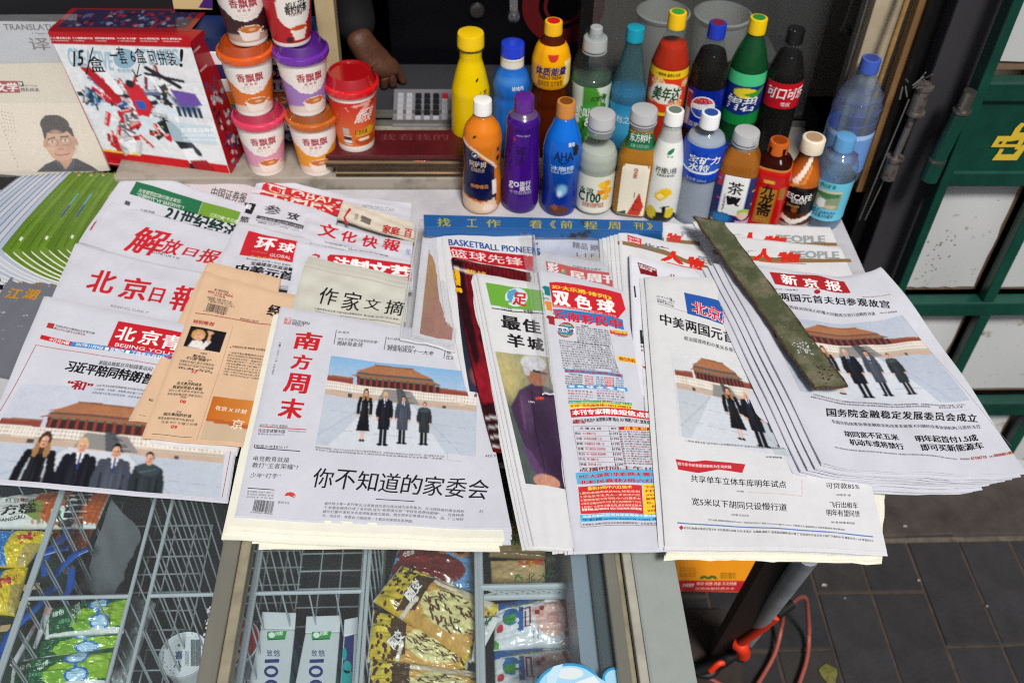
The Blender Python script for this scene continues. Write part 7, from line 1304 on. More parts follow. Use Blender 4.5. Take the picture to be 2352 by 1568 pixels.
mh = upright('magazine', 'white and grey magazine with a serif English title behind the portrait cover', [(-100, 130), (350, 135), (400, 420), (-90, 412)], (1.63, 1.61, 1.58, 1.60), mat('cover_white', 'b9bcc0', rough=.35))
mh.T('TRANSLATIONS', 28, 185, 440, 185, 36, '4a3e3c', .01, 3); mh.T('A Magazine of World Literature', 198, 212, 440, 214, 12, '5a5250', .0, 3); mh.T('译', 190, 308, 318, 308, 75, '6e625e', .01, 3); mh.pr.build('print', INKG, mh.root)
for (pts, ys, nm, lb) in (([(-150, 92), (470, 88), (480, 420), (-140, 420)], (1.62, 1.60, 1.57, 1.59), 'plastic_sleeve', 'crinkled clear sleeve over the serif titled magazine'), ([(-160, 340), (410, 360), (680, 1040), (-130, 1100)], (1.585, 1.555, 1.494, 1.515), 'plastic_sleeve', 'crinkled clear sleeve over the portrait magazine')):
    q = [uny(P('A', *a), y) for a, y in zip(pts, ys)]; s = Face(q, np.array((0, -1., .4)) / 1.077); g = np.meshgrid(np.linspace(0, 1, 25), np.linspace(0, 1, 25)); u, v = g[0].ravel(), g[1].ravel()
    V = s.S(u, v) + (np.sin(17 * u + 9 * v) * np.sin(13 * v - 4 * u) * .0012)[:, None] * s.n; i = (np.arange(24)[None, :] + np.arange(24)[:, None] * 25).ravel(); tag(mesh(nm, V, np.stack([i, i + 25, i + 26, i + 1], 1), CLR, None, None, True), lb, 'plastic sleeve')
for k, (pts, c_, lb) in enumerate((([(-100, 62), (445, 45), (455, 72), (-100, 92)], '4a4c50', 'dark grey book edge at the top left corner'), ([(-100, 18), (430, 22), (438, 42), (-100, 60)], '8a9aae', 'pale blue book edge at the top left corner'), ([(-100, -30), (370, -20), (378, 16), (-100, 14)], '4c5664', 'slate book edge at the very top left'))):
    p = upright('book', lb, pts, (1.70 - .006 * k,) * 4, mat('bk_' + c_, c_, rough=.5)); p.root['category'] = 'book'
q = upright('book', 'cream and purple book standing behind the coffee cup', [(1045, -60), (1300, -60), (1300, 60), (1065, 55)], (1.64,) * 4, mat('bk_cream', 'd8c088', rough=.4)); q.root['category'] = 'book'; q.R([(1215, 48), (1245, 0), (1300, -40), (1300, 55)], '4a2a78', 1); q.pr.build('print', INKG, q.root)

# fanned magazines
GM = [mat('cover_green_%d' % i, c, rough=.35, noise=.2, nscale=30) for i, c in enumerate(('62862a', '6a8e2e', '587a24'))]; WM = [mat('cover_pale_%d' % i, c, rough=.35) for i, c in enumerate(('b4bccc', 'bcc2ce', 'a8b4c6'))]; PG = mat('page_edges', 'e4e0d2', rough=.7, noise=.15, nscale=300, stretch=(1, 1, 8))
def fan(k, n_w, green, label, group):
    i = k; tl = np.array((165 + 13.5 * i, 392 + .2 * i)); bl = np.array((2 + 20.5 * i, 571 - 1.0 * i)); z = .0012 + .00045 * (i + n_w)
    if not green: tl = np.array((165 + 13.0 * i, 392 - 1 * i)); bl = np.array((2 + 19 * i, 571 - 1.5 * i))
    trp = tl + np.array((120, 40)); brp = bl + np.array((150, 80))
    s = Sheet([tl, trp, brp, bl], (z + .0035, z, z, z + .003), mids={'l': (tl + bl) / 2 + np.array((-4, -3)), 'b': (bl + brp) / 2 + np.array((-8, 9))}, ripple=0, seed=20, fold=.0012)
    mb = MB(); sheet_mesh(mb, s, 14, 20, .0003); o = mb.build('magazine', (GM if green else WM)[k % 3], smooth=True); tag(o, label, 'magazine', group)
    mb = MB(); 
    for j in range(2 if green else 1): sheet_mesh(mb, s, 10, 14, .0003, off=-.0003 * (j + 1), grow=(0, 0, 0, .007 + .005 * j))
    mb.build('pages', PG, o, True)
    if not green:
        pr = Print()
        for v_ in np.linspace(0, .96, 25): pr.add(s.S(np.array([0, .022, .022, 0]), np.array([v_, v_, v_ + .04, v_ + .04]), .00015), [[0, 2, 1], [0, 3, 2]], '7c8798')  # dark strip down the left edge: shade between the covers, painted on
        pr.build('print', INKG, o)
    return o, s
for i in range(-9, 0): fan(i, 9, False, 'pale blue-white fanned magazine, %s to the left of the green ones' % ORD[-i - 1] if i > -9 else 'pale blue-white fanned magazine at the very left end of the fan', 'pale magazines fanned at the left')
GL_ = ['leftmost green magazine of the fan beside the pale ones', 'second green magazine of the fan from the pale ones', 'third green magazine of the fan', 'fourth green magazine of the fan', 'fifth green magazine of the fan with a blue stripe', 'sixth green magazine of the fan', 'seventh green magazine of the fan', 'eighth green magazine of the fan', 'topmost green magazine next to the brush title newspaper']
for i in range(9):
    o, s = fan(i, 9, True, GL_[i], 'green magazines fanned at the left')
    pr = Print()
    def tick(v0, v1, u0, u1, col):
        u = np.array([u0, u1, u1, u0]); v = np.array([v0, v0, v1, v1]); pr.add(s.S(u, v, .00015), [[0, 2, 1], [0, 3, 2]], col)
    for v_ in np.linspace(0, .96, 25): tick(v_, v_ + .04, .0, .022, '35500f'); tick(v_, v_ + .04, .022, .034, '6f9130')  # painted shade along the left edge, with a painted highlight line beside it
    if i in (4, 6): tick(.45, .6, .035, .055, '3a4aa0'); tick(.3, .45, .03, .045, '58a8c8')
    if i % 3 == 1: tick(.84, .88, .02, .07, 'd8dcc8')
    tick(.03, .05, .06, .11, 'c8907a') if i % 2 else None; tick(.25, .33, .10, .115, '8aa43c'); pr.build('print', INKG, o)

# ================================================================== GOODS IN THE FREEZER
def pack(name, label, cat, pts, z, crop, paint, bulge=.012, crump=.0016, up=(0, -1), group=None, seed=0, mids=None, m=None, pw=.5):
    p = Paper.__new__(Paper); pts = [P(crop, *a) for a in pts]
    p.s = Sheet(pts, z, mids={k: P(crop, *v) for k, v in mids.items()} if mids else None, ripple=.0005, seed=seed, bulge=bulge, crump=crump, fold=0, pw=pw); p.c = crop; p.up = up; p.pr = Print(); p.ink = INKG
    V = p.s.S(paint.U, paint.V); W = paint.nu + 1; i = (np.arange(paint.nu)[None, :] + np.arange(paint.nv)[:, None] * W).ravel()
    F = [tuple(q) for q in np.stack([i, i + W, i + W + 1, i + 1], 1)]; N = len(V); B2 = V.copy(); lo = p.s.S(paint.U, paint.V)[:, 2].min(); B2[:, 2] = np.minimum(B2[:, 2] - .0005, 2 * (lo + 0 * V[:, 2]) - V[:, 2] * 1.0); 
    ed = list(range(W)) + [j * W + paint.nu for j in range(1, paint.nv + 1)] + [paint.nv * W + j for j in range(paint.nu - 1, -1, -1)] + [j * W for j in range(paint.nv - 1, 0, -1)]
    F += [(a + N, a + 1 + N, a + W + 1 + N, a + W + N) for a in i]; F += [(ed[k], ed[(k + 1) % len(ed)], ed[(k + 1) % len(ed)] + N, ed[k] + N) for k in range(len(ed))]
    p.root = mesh(name, np.concatenate([V, B2]), F, m or WRAP, None, np.concatenate([paint.C, paint.C]), True); tag(p.root, label, cat, group); return p
def lumps(p, bump=.25): return p
# waffle ice creams
def waffle():
    q = g_(80, 50, 'd8dad4'); q.poly([(.42, .1), (1, 0), (1, .9), (.60, .98), (.38, .7)], 'c0602a')
    for k in range(14): q.line([(.45 + k * .045, .05), (.42 + k * .045, .95)], .010, 'a04818', .7)
    for k in range(8): q.line([(.42, .15 + k * .10), (1, .02 + k * .11)], .010, 'a04818', .7)
    q.poly([(.36, .30), (.50, .42), (.50, .95), (.34, .72)], '7c8a3a').poly([(.70, 0), (.90, 0), (.78, 1), (.66, 1)], '1c1c1e')
    for k in range(6): q.line([(.70, .1 + k * .15), (.86, .06 + k * .15)], .016, 'e4e6e2')
    q.ell(.64, .72, .06, .2, 'e4ece0').ell(.63, .74, .04, .12, '2c8a4c'); return q.noise(.04, 1)
p = pack('waffle_ice_cream', 'white ice cream packet with orange waffle picture and black characters', 'ice cream', [(-70, 175), (850, 95), (720, 400), (-90, 400)], -.20, 'K', waffle(), .014)
p.T('方糕', 5, 305, 270, 280, 72, '16161a', .04, 3, sh=.15); p.T('红豆·糯米', 40, 208, 280, 205, 32, '2a2a2c', .02, 3); p.T('FANGGAO', -5, 355, 190, 325, 26, '1a1a1c', .03, 3); p.R([(150, 175), (175, 170), (178, 195), (155, 200)], 'b82a24', 4); p.pr.build('print', INKG, p.root)
q = g_(60, 40, '6a3a1c'); 
for k in range(10): q.line([(k * .1, 0), (k * .1, 1)], .012, 'b0581e', .7)
q.poly([(.30, 0), (.38, 0), (.30, 1), (.2, 1)], '1a1a1c'); q.poly([(.6, 0), (1, 0), (1, 1), (.7, 1)], '8c4418'); p = pack('waffle_ice_cream', 'brown waffle ice cream packet under the white one', 'ice cream', [(330, 400), (720, 380), (640, 580), (480, 560)], -.235, 'K', q, .01)
def ybag():
    q = g_(60, 60, 'd8c020'); q.poly([(0, 0), (.42, 0), (.30, .6), (.42, 1), (0, 1)], '2a78c0'); r = np.random.RandomState(3)
    for k in range(70): u, v = r.rand() * .4, r.rand(); q.ell(u, v, .006, .014, 'dfe8f0')
    q.poly([(.75, .5), (1, .35), (1, 1), (.7, 1)], '9a8a5c', .7); return q.noise(.05, 1)
for (pts, z, lb, tx) in (([(-60, 420), (400, 430), (190, 690), (-40, 690)], -.20, 'yellow and blue popsicle bag with a red letter, upper one', (150, 520, 290, 470)), ([(-80, 740), (215, 690), (110, 1060), (-70, 1040)], -.21, 'yellow and blue popsicle bag with a red letter, lower one', (-10, 850, 70, 790))):
    p = pack('popsicle_bag', lb, 'popsicle bag', pts, z, 'K', ybag(), .012, .002, group='yellow and blue popsicle bags'); p.T('N', tx[0], tx[1], tx[0] + 100, tx[1] - 40, 62, 'c02024', .06, 3, up=(-.3, -1)); p.T('冰工厂', tx[0] + 100, tx[3] - 5, tx[0] + 165, tx[3] - 30, 24, 'c02024', .03, 3); p.pr.build('print', INKG, p.root)
for k, (pts) in enumerate(([(110, 860), (300, 835)], [(60, 965), (220, 985)], [(0, 1160), (80, 1150)], [(480, 740), (560, 690)])):
    a, b = [unz(P('K', *q), -.215) for q in pts]; d = (b - a) / np.linalg.norm(b - a); n = np.array((-d[1], d[0], 0)) * .005; mb = MB(); h = np.array((0, 0, .0018)); mb.hexa([a - n, b - n, b + n, a + n, a - n + h, b - n + h, b + n + h, a + n + h])
    tag(mb.build('popsicle_stick', mat('pale_wood', 'b89a6c', rough=.7), bevel=.0008), ['wooden popsicle stick beside the lower yellow bag', 'wooden popsicle stick under the yellow bags', 'wooden popsicle stick end at the left edge', 'short wooden stick among the blue straps'][k], 'popsicle stick', 'wooden popsicle sticks')
BLT = mat('blue_tape', '1450a8', rough=.35)
for k, pts in enumerate((((660, 555), (560, 600), (440, 720), (390, 790)), ((520, 545), (420, 560), (290, 600), (280, 630)), ((510, 405), (490, 470), (380, 540), (330, 640), (340, 760)), ((450, 820), (370, 870), (300, 980), (180, 1080), (60, 1200), (0, 1330)), ((245, 1040), (120, 1130), (50, 1260), (0, 1460)), ((540, 700), (530, 840), (470, 950)))):
    W3 = [unz(P('K', *q), -.175 - .004 * k) for q in pts]; t = np.linspace(0, 1, 14); pp = np.stack([np.interp(t, np.linspace(0, 1, len(W3)), [w[i] for w in W3]) for i in range(3)], 1)
    V = []; 
    for j, c in enumerate(pp): d = pp[min(j + 1, 13)] - pp[max(j - 1, 0)]; d /= np.linalg.norm(d); n = np.array((-d[1], d[0], .2 * math.sin(j + k))) * .0052; V += [c - n, c + n, c + n - (0, 0, .0006), c - n - (0, 0, .0006)]
    F = []
    for j in range(13): a = j * 4; F += [(a, a + 4, a + 5, a + 1), (a + 2, a + 6, a + 7, a + 3), (a, a + 3, a + 7, a + 4), (a + 1, a + 5, a + 6, a + 2)]
    tag(mesh('plastic_strap', V, F, BLT, None, None, True), ['blue plastic strap crossing the empty corner', 'short blue plastic strap beside the yellow bag', 'looping blue plastic strap beside the waffle packet', 'long blue plastic strap running down to the left edge', 'lowest blue plastic strap at the left edge', 'blue plastic strap hanging near the torn foam'][k], 'strap', 'blue plastic straps')
s = Sheet([unz(P('K', *q), zz) for q, zz in (((845, 190), -.15), ((1060, 420), -.17), ((850, 930), -.30), ((600, 850), -.30))], ripple=.003, fold=0); mb = MB(); sheet_mesh(mb, s, 16, 16, .004, jag=.0015)
tag(mb.build('foam_sheet', mat('frosted_foam', '6c7276', rough=.6, noise=.25), smooth=True), 'torn greyish white foam sheet standing in the basket', 'foam sheet')
# cold mass under the bags
for (x0, x1, y0, y1, z, nm, lb) in ((-.80, -.575, .40, .90, -.27, 'wrapped_ices', 'dark pile of wrapped ices under the yellow bags'),):
    mb = MB(); n = 26; V = []; r = np.random.RandomState(9); H_ = r.rand(n + 1, n + 1) * .02; V = [(x0 + (x1 - x0) * i / n, y0 + (y1 - y0) * j / n, z + H_[j, i]) for j in range(n + 1) for i in range(n + 1)]
    o = mesh(nm, V, [(j * (n + 1) + i, j * (n + 1) + i + 1, (j + 1) * (n + 1) + i + 1, (j + 1) * (n + 1) + i) for j in range(n) for i in range(n)], mat('dark_wrapped', '2c2a20', rough=.3, col2='1a3c30', nscale=30, thresh=(.4, .6)), None, None, True); tag(o, lb, kind='stuff')
def green():
    q = g_(100, 50, '14502c'); r = np.random.RandomState(5)
    for k in range(260): q.ell(r.rand(), r.rand(), .016, .035, ['1c6a38', '0e3c22', '237a42'][k % 3], .8, .6)
    q.poly([(.34, .75), (.42, .42), (.62, .28), (1, .14), (1, .80), (.62, .96), (.42, .95)], '86b42c').ell(.5, .75, .12, .2, '5c9420', .7, .8).ell(.85, .4, .14, .16, 'a4c844', .7, .8)
    for (u, v) in ((.66, .22), (.70, .74)): q.ell(u, v, .125, .21, '2a68b8').ell(u, v, .098, .165, 'a8cce0')
    q.line([(.67, .40), (.68, .56)], .02, '2a68b8').rect(0, 0, .05, 1, 'c8ccc8').poly([(0, .9), (.4, .92), (1, .86), (1, 1), (0, 1)], 'd0d6d0'); return q.noise(.04, 1)
for k, (pts, z, lb) in enumerate((([(345, 1020), (975, 905), (935, 1195), (340, 1235)], -.185, 'uppermost green ice pop packet with melon wearing glasses'), ([(170, 1270), (925, 1165), (880, 1350), (150, 1420)], -.200, 'middle green ice pop packet, largely covered'), ([(95, 1425), (870, 1300), (790, 1590), (70, 1640)], -.19, 'lowest green ice pop packet near the picture edge'))):
    p = pack('ice_pop', lb, 'ice pop', pts, z, 'K', green(), .013, .0022, group='green ice pop packets', seed=k)
    if k != 1: x, y = pts[0]; p.T('绿色', x + 50, y + 55, x + 140, y + 25, 40, 'cfe4d4', .03, 3); p.T('心情', x + 190, y + 55, x + 270, y + 5, 46, 'cfe4d4', .03, 3); p.T('绿莎莎', x + 100, y + 105, x + 230, y + 85, 32, '6ab88a', .02, 3)
    p.pr.build('print', INKG, p.root)
for k, pts in enumerate(([(345, 975), (400, 1000), (270, 1310), (245, 1300)], [(265, 1110), (295, 1100), (110, 1450), (70, 1430)])):
    q = g_(10, 60, 'c4c8ca'); q.rect(0, 0, 1, .2, 'b83030', .5); pack('wrapper_end', ['crimped silver wrapper end beside the upper green packet', 'crimped silver wrapper end left of the green packets'][k], 'wrapper', pts, -.178, 'K', q, .002, .0008, group='crimped wrapper ends')
pack('ice_cream_stack', 'pale wrapped ice creams stacked on edge deep under the wire', 'ice cream', [(1010, 900), (1180, 960), (960, 1600), (830, 1560)], -.30, 'K', g_(20, 60, '8c9494').noise(.25, 3), .01, .004)
# tub lid and cup
a = unz(P('K', 1385, 1345), -.30); r_ = .5 * np.linalg.norm(unz(P('K', 1570, 1345), -.30) - unz(P('K', 1200, 1345), -.30)); o = empty('ice_cream_tub', a - np.array((0, 0, .05))); tag(o, 'white round ice cream tub with purple logo and barcode lid', 'tub')
mb = MB(); mb.lathe([(0, r_ * .8), (.045, r_ * .95)], 40, close=False); mb.build('body', mat('tub_white', 'd8dee2', rough=.35), o, True)
mb = MB(); mb.lathe([(.043, r_), (.050, r_), (.051, r_ * .97), (.0495, r_ * .93), (.0495, r_ * .86), (.0485, r_ * .84), (.0485, .0005)], 56, close=False); ld = mb.build('lid', mat('tub_white'), o, True)
p = Paper.__new__(Paper); c_ = a + np.array((0, 0, -.0004)); p.s = Sheet([c_ + np.array(v) for v in ((-r_, r_, 0), (r_, r_, 0), (r_, -r_, 0), (-r_, -r_, 0))], ripple=0, fold=0); p.c = 'K'; p.up = (0, -1); p.pr = Print(); p.ink = INKS
p.T('八', 1305, 1455, 1375, 1440, 55, '2a2a70', .04, 3, up=(-1, -.1)) if False else None
p.T('八', 1310, 1450, 1370, 1450, 50, '2a2a70', .03, 3); p.T('喜', 1320, 1390, 1380, 1385, 62, '2a2a70', .03, 3); p.BAR(1440, 1440, 1515, 1440, 200, 20, '4a5258', 3); p.R([(1338, 1280), (1352, 1270), (1362, 1285), (1348, 1296)], '2a7a4c', 3); p.T('香草口味冰淇淋', 1395, 1440, 1425, 1440, 120, '7a848a', 0, 3)
for k in range(28): t = k * .2244; p.R([(1380 + 145 * math.cos(t), 1345 + 165 * math.sin(t)), (1380 + 152 * math.cos(t), 1345 + 172 * math.sin(t)), (1380 + 152 * math.cos(t + .08), 1345 + 172 * math.sin(t + .08)), (1380 + 145 * math.cos(t + .08), 1345 + 165 * math.sin(t + .08))], '8a949c', 3)

for j in range(len(p.pr.V)): p.pr.V[j] = p.pr.V[j] - np.array(o.location)
p.pr.build('lid_print', INKS, ld)
a = unz(P('M', 185, 1195), -.20); o = empty('ice_cream_cup', a - np.array((0, 0, .06))); tag(o, 'red ice cream cup with white rim and lion picture beside the divider', 'cup'); r_ = .037
mb = MB(); mb.lathe([(0, r_ * .75), (.058, r_ * .95), (.060, r_), (.064, r_), (.0645, r_ * .95), (.060, r_ * .93)], 48, close=False); mb.build('body', mat('tub_white'), o, True)
q = g_(40, 40, '7a1820'); q.grad('c02830', '8a1a20').ell(.6, .72, .30, .26, 'c85a1c').ell(.60, .74, .18, .16, 'e8cca0').ell(.55, .70, .03, .03, '2a1410').ell(.66, .70, .03, .03, '2a1410').ell(.4, .25, .2, .08, 'e8b8a0', .6, .8)
u, v = q.U * 2 - 1, q.V * 2 - 1; x = u * np.sqrt(1 - v * v / 2); y = -v * np.sqrt(1 - u * u / 2); i = (np.arange(40)[None, :] + np.arange(40)[:, None] * 41).ravel(); mesh('lid', np.stack([x * r_ * .935, y * r_ * .935, .061 + 0 * x], 1), np.stack([i, i + 41, i + 42, i + 1], 1), INKG, o, q.C)
p = Paper.__new__(Paper); c_ = a + np.array((0, 0, .0013)); p.s = Sheet([c_ + np.array(v) for v in ((-r_, r_, 0), (r_, r_, 0), (r_, -r_, 0), (-r_, -r_, 0))], ripple=0, fold=0); p.c = 'M'; p.up = (0, -1); p.pr = Print(); p.T('奶香', 205, 1120, 285, 1090, 34, 'f0e4c8', .03, 2, up=(.4, -1)); p.pr.V[0] = p.pr.V[0] - np.array(o.location); pp_ = p.pr.build('lid_print', INKG, o); 
# milk cartons
TEAL = '149a9a'; NAVY = '1a2a6c'
def carton(label, q4, z, seed, sidecol, txt=True):
    o = empty('milk_carton', unz(P('M', *q4[3]), z) * np.array((1, 1, 0)) + np.array((0, 0, z - .05))); tag(o, label, 'milk carton', 'white milk cartons'); L = np.array(o.location)
    tl, tr, br, bl = [unz(P('M', *q), z) for q in q4]; dz = np.array((0, 0, -.055)); rr = mat('carton_white', 'c8ced2', rough=.4, noise=.08)
    mb = MB(); mb.hexa([bl + dz - L, br + dz - L, tr + dz - L, tl + dz - L, bl - L, br - L, tr - L, tl - L]); mb.build('body', rr, o, bevel=.002)
    f = (tr - tl); up_ = np.array((0, .012, .006)); mb = MB(); mb.hexa([tl - L + np.array((0, .0005, -.004)), tr - L + np.array((0, .0005, -.004)), tr + up_ - L + (0, .010, -.004), tl + up_ - L + (0, .010, -.004), tl - L + np.array((0, .0, .0)), tr - L + np.array((0, .0, .0)), tr + up_ - L + (0, .010, 0), tl + up_ - L + (0, .010, 0)]); mb.build('top_fold', rr, o, bevel=.001)
    q = g_(20, 50, NAVY); q.ell(.6, .3, .5, .12, TEAL).ell(.3, .7, .5, .16, TEAL).rect(0, .82, 1, 1, TEAL)
    V = []
    for v in np.linspace(0, 1, 51):
        for u in np.linspace(0, 1, 21): c = tr + (br - tr) * v + dz * u * .95 - L; V.append(c + np.array((.0006, 0, -.001)))
    i = (np.arange(20)[None, :] + np.arange(50)[:, None] * 21).ravel(); mesh('side_print', V, np.stack([i, i + 21, i + 22, i + 1], 1), INKS, o, q.C)
    p = Paper.__new__(Paper); p.s = Sheet([tl, tr, br, bl], ripple=0, fold=0); p.c = 'M'; p.up = (0, -1); p.pr = Print(); x0 = q4[0][0]; dx_ = x0 - 440
    if txt:
        p.R([(505 + dx_, 1092), (685 + dx_, 1086), (668 + dx_, 1165), (520 + dx_, 1172), (500 + dx_, 1150)], '2c9a34', 2); p.ELL(545 + dx_, 1125, 30, 26, 'dfeee4', 3); p.T('田默', 580 + dx_, 1130, 650 + dx_, 1124, 34, 'e8f2ea', .03, 4); p.LN(505 + dx_, 1168, 665 + dx_, 1160, 9, '1a2a5c', 3)
        p.T('悠', 560 + dx_, 1322, 625 + dx_, 1322, 60, '23406a', .01, 3); p.T('致', 500 + dx_, 1322, 552 + dx_, 1322, 60, '23406a', .01, 3)
        p.R([(482 + dx_, 1350), (615 + dx_, 1345), (612 + dx_, 1378), (480 + dx_, 1382)], NAVY, 3)
        for (cy) in (1460, 1590): p.ELL(540 + dx_, cy, 66, 55, NAVY, 3); p.ELL(540 + dx_, cy, 42, 26, 'c8ced2', 4)
    else: 
        p.R([(q4[0][0] + 12, q4[0][1] + 10), (q4[1][0] - 30, q4[1][1] + 10), (q4[2][0] - 34, q4[2][1]), (q4[3][0] + 8, q4[3][1])], NAVY, 2); p.ELL(1240, 1420, 40, 60, TEAL, 3); p.R([(1190, 1440), (1285, 1460), (1280, 1700), (1180, 1700)], TEAL, 3); p.ELL(1215, 1300, 20, 60, TEAL, 3)
    for j in range(len(p.pr.V)): p.pr.V[j] = p.pr.V[j] - L
    p.pr.build('front_print', INKS, o)
carton('white milk carton with green badge, nearest to the divider', [(440, 1062), (758, 1072), (690, 1720), (300, 1720)], -.19, 1, NAVY)
carton('white milk carton with green badge, middle one', [(852, 1105), (1172, 1095), (1120, 1720), (730, 1720)], -.19, 2, NAVY)
carton('navy and teal milk carton lying on its edge', [(1205, 1135), (1335, 1110), (1312, 1720), (1165, 1720)], -.188, 3, TEAL, False)
# leopard wrappers
def leopard(seed, brand=True):
    q = g_(130, 60, 'd8c23c'); r = np.random.RandomState(seed)
    q.grad('dcc84a', 'c8ac2c')
    for k in range(150):
        u, v = r.rand(), r.rand()
        if .26 < u < .86: continue
        s = r.uniform(.7, 1.2); q.ell(u, v, .017 * s, .040 * s, '3a1a14').ell(u, v, .008 * s, .020 * s, '5c2c1c')
    q.poly([(.26, 0), (.90, 0), (.93, 1), (.30, 1)], 'c89a4c').poly([(.28, .0), (.90, 0), (.92, .2), (.3, .2)], 'd8ccb0').poly([(.20, .12), (.36, .05), (.38, .80), (.24, .92)], '4a3218').ell(.64, .52, .27, .33, 'd8cf90')
    for k in range(75):
        u, v = .64 + r.uniform(-.25, .25), .52 + r.uniform(-.3, .3)
        if ((u - .64) / .25) ** 2 + ((v - .52) / .31) ** 2 < 1: q.line([(u, v), (u + r.uniform(.02, .06), v + r.uniform(-.05, .08))], .011, '5a3420')
    q.line([(.30, 1), (.34, .6)], .02, 'd8ccb8').rect(.97, 0, 1, 1, 'c8c8c0').rect(0, 0, .02, 1, 'c8c8c0'); return q.noise(.06, 1)
for k, (pts, z, lb) in enumerate((([(922, 1297), (1160, 1392), (1082, 1522), (856, 1380)], -.150, 'leopard spotted ice cream wrapper on top of the heap, slanting'), ([(856, 1398), (1082, 1472), (1072, 1560), (842, 1520)], -.165, 'leopard spotted ice cream wrapper in the middle of the heap'), ([(850, 1512), (1110, 1545), (1100, 1650), (838, 1640)], -.160, 'leopard spotted ice cream wrapper lowest in the heap'))):
    p = pack('ice_cream_wrapper', lb, 'ice cream', pts, z, 'P', leopard(k + 1), .016, .0024, group='leopard spotted ice cream wrappers', seed=k + 40)
    x, y = pts[0]; 
    if k < 2:
        bx, by = ((945, 1373) if k == 0 else (905, 1480)); p.T('随变', bx, by + 12, bx + 26, by - (28 if k == 0 else 20), 20, 'eeeae4', .05, 4, up=(-.9, -.5)); p.T('草原豹味雪糕', x + (14 if k == 0 else 8), y + (34 if k == 0 else 26), x + (30 if k == 0 else 16), y + (5 if k == 0 else 2), 7, '2a1a14', .04, 4, up=(-1, -.4))
    p.pr.build('print', INKG, p.root)
q = g_(60, 40, '6a9ccc'); q.ell(.42, .62, .42, .36, '6a1c1c').ell(.3, .25, .28, .25, '7a2420').ell(.60, .16, .10, .13, 'c88a38').ell(.78, .20, .10, .13, 'c88a38').ell(.60, .16, .05, .07, '5a2018').ell(.78, .20, .05, .07, '5a2018').poly([(.88, 0), (1, 0), (1, 1), (.94, 1)], '7a2a20').ell(.36, .85, .12, .1, 'd8a460').ell(.15, .9, .2, .15, '9ac4e8', .8, .8); q.noise(.05, 1)
p = pack('ice_cream_wrapper', 'blue and maroon ice cream packet at the top of the heap', 'ice cream', [(915, 1255), (1100, 1256), (1102, 1362), (888, 1345)], -.175, 'P', q, .014, .0025, seed=44); p.T('小', 1022, 1294, 1030, 1294, 8, '5a2018', .04, 4); p.T('巧恋果', 925, 1280, 952, 1272, 12, 'e8e4dc', .05, 4); p.pr.build('print', INKG, p.root)
q = g_(30, 40, 'dcdedc'); p = pack('wrapper_end', 'white crimped wrapper end sticking over the basket wire', 'wrapper', [(450, 1000), (645, 995), (440, 1385), (395, 1370)], -.125, 'N', q, .003, .001); p.T('赤小檬', 480, 1130, 545, 1050, 30, '1c1c1e', .03, 3, up=(-.6, -.6)); p.R([(520, 1015), (575, 1000), (560, 1040), (530, 1045)], '1c7a3c', 3); p.pr.build('print', INKG, p.root)
# tan ice cream blocks in green bags
def tan(): q = g_(50, 30, 'b89c6c'); q.grad('b09464', 'c4a878', 0, 1, 'U').rect(0, .9, 1, 1, '8c7248'); return q.noise(.04, 2)
for k, (pts, lb) in enumerate((([(745, 60), (1010, 60), (1002, 190), (752, 186)], 'tan ice cream block topmost, half under the newspapers'), ([(560, 205), (1036, 195), (1034, 500), (545, 480)], 'tan ice cream block in the middle with green characters'), ([(556, 522), (1030, 520), (1028, 740), (570, 750)], 'tan ice cream block lowest above the diamond mesh'))):
    p = pack('ice_cream_block', lb, 'ice cream', pts, -.17, 'N', tan(), .006, .0008, group='tan ice cream blocks', seed=k + 50, pw=.15)
    if k: 
        y = (385, 692)[k - 1]; x = (728, 760)[k - 1]
        for i, ch in enumerate('东北大板'): p.T(ch, x + i * 104, y, x + 78 + i * 104, y - 2, (78, 66)[k - 1], '2a7a2c', .03, 3, up=(.05, -1))
        p.T('Dong Bei Da', x + 20, y + 42, x + 270, y + 38, 28, '7a9a4c', .01, 3); p.T('红宝', x + 30, y - 130, x + 260, y - 145, 58, 'c8481c', .05, 3); p.R([(x + 115, y - 185), (x + 200, y - 185), (x + 190, y - 120), (x + 125, y - 120)], 'd8701c', 4); p.ELL(x + 157, y - 155, 24, 18, 'e8b020', 5)
    p.pr.build('print', INKG, p.root)
for k, (pts, lb) in enumerate((([(1002, 60), (1330, 60), (1345, 330), (1036, 330)], 'crumpled dark green clear bag, upper, beside the tan blocks'), ([(1030, 335), (1340, 335), (1345, 705), (1030, 715)], 'crumpled dark green clear bag, lower, beside the tan blocks'))):
    q = g_(50, 50, '24503a'); q.grad('2c5a44', '1c3c30').rect(0, .45, .7, .62, '8c8468', .6).rect(.8, 0, 1, 1, '147838', .8); r = np.random.RandomState(k)
    for j in range(24): u, v = r.rand(), r.rand(); q.line([(u, v), (u + r.uniform(-.15, .15), v + r.uniform(-.1, .1))], .007, 'a8bcb0', .5)
    pack('plastic_bag', lb, 'plastic bag', pts, -.175, 'N', q.noise(.15, 2), .012, .004, group='crumpled green bags', seed=60 + k)
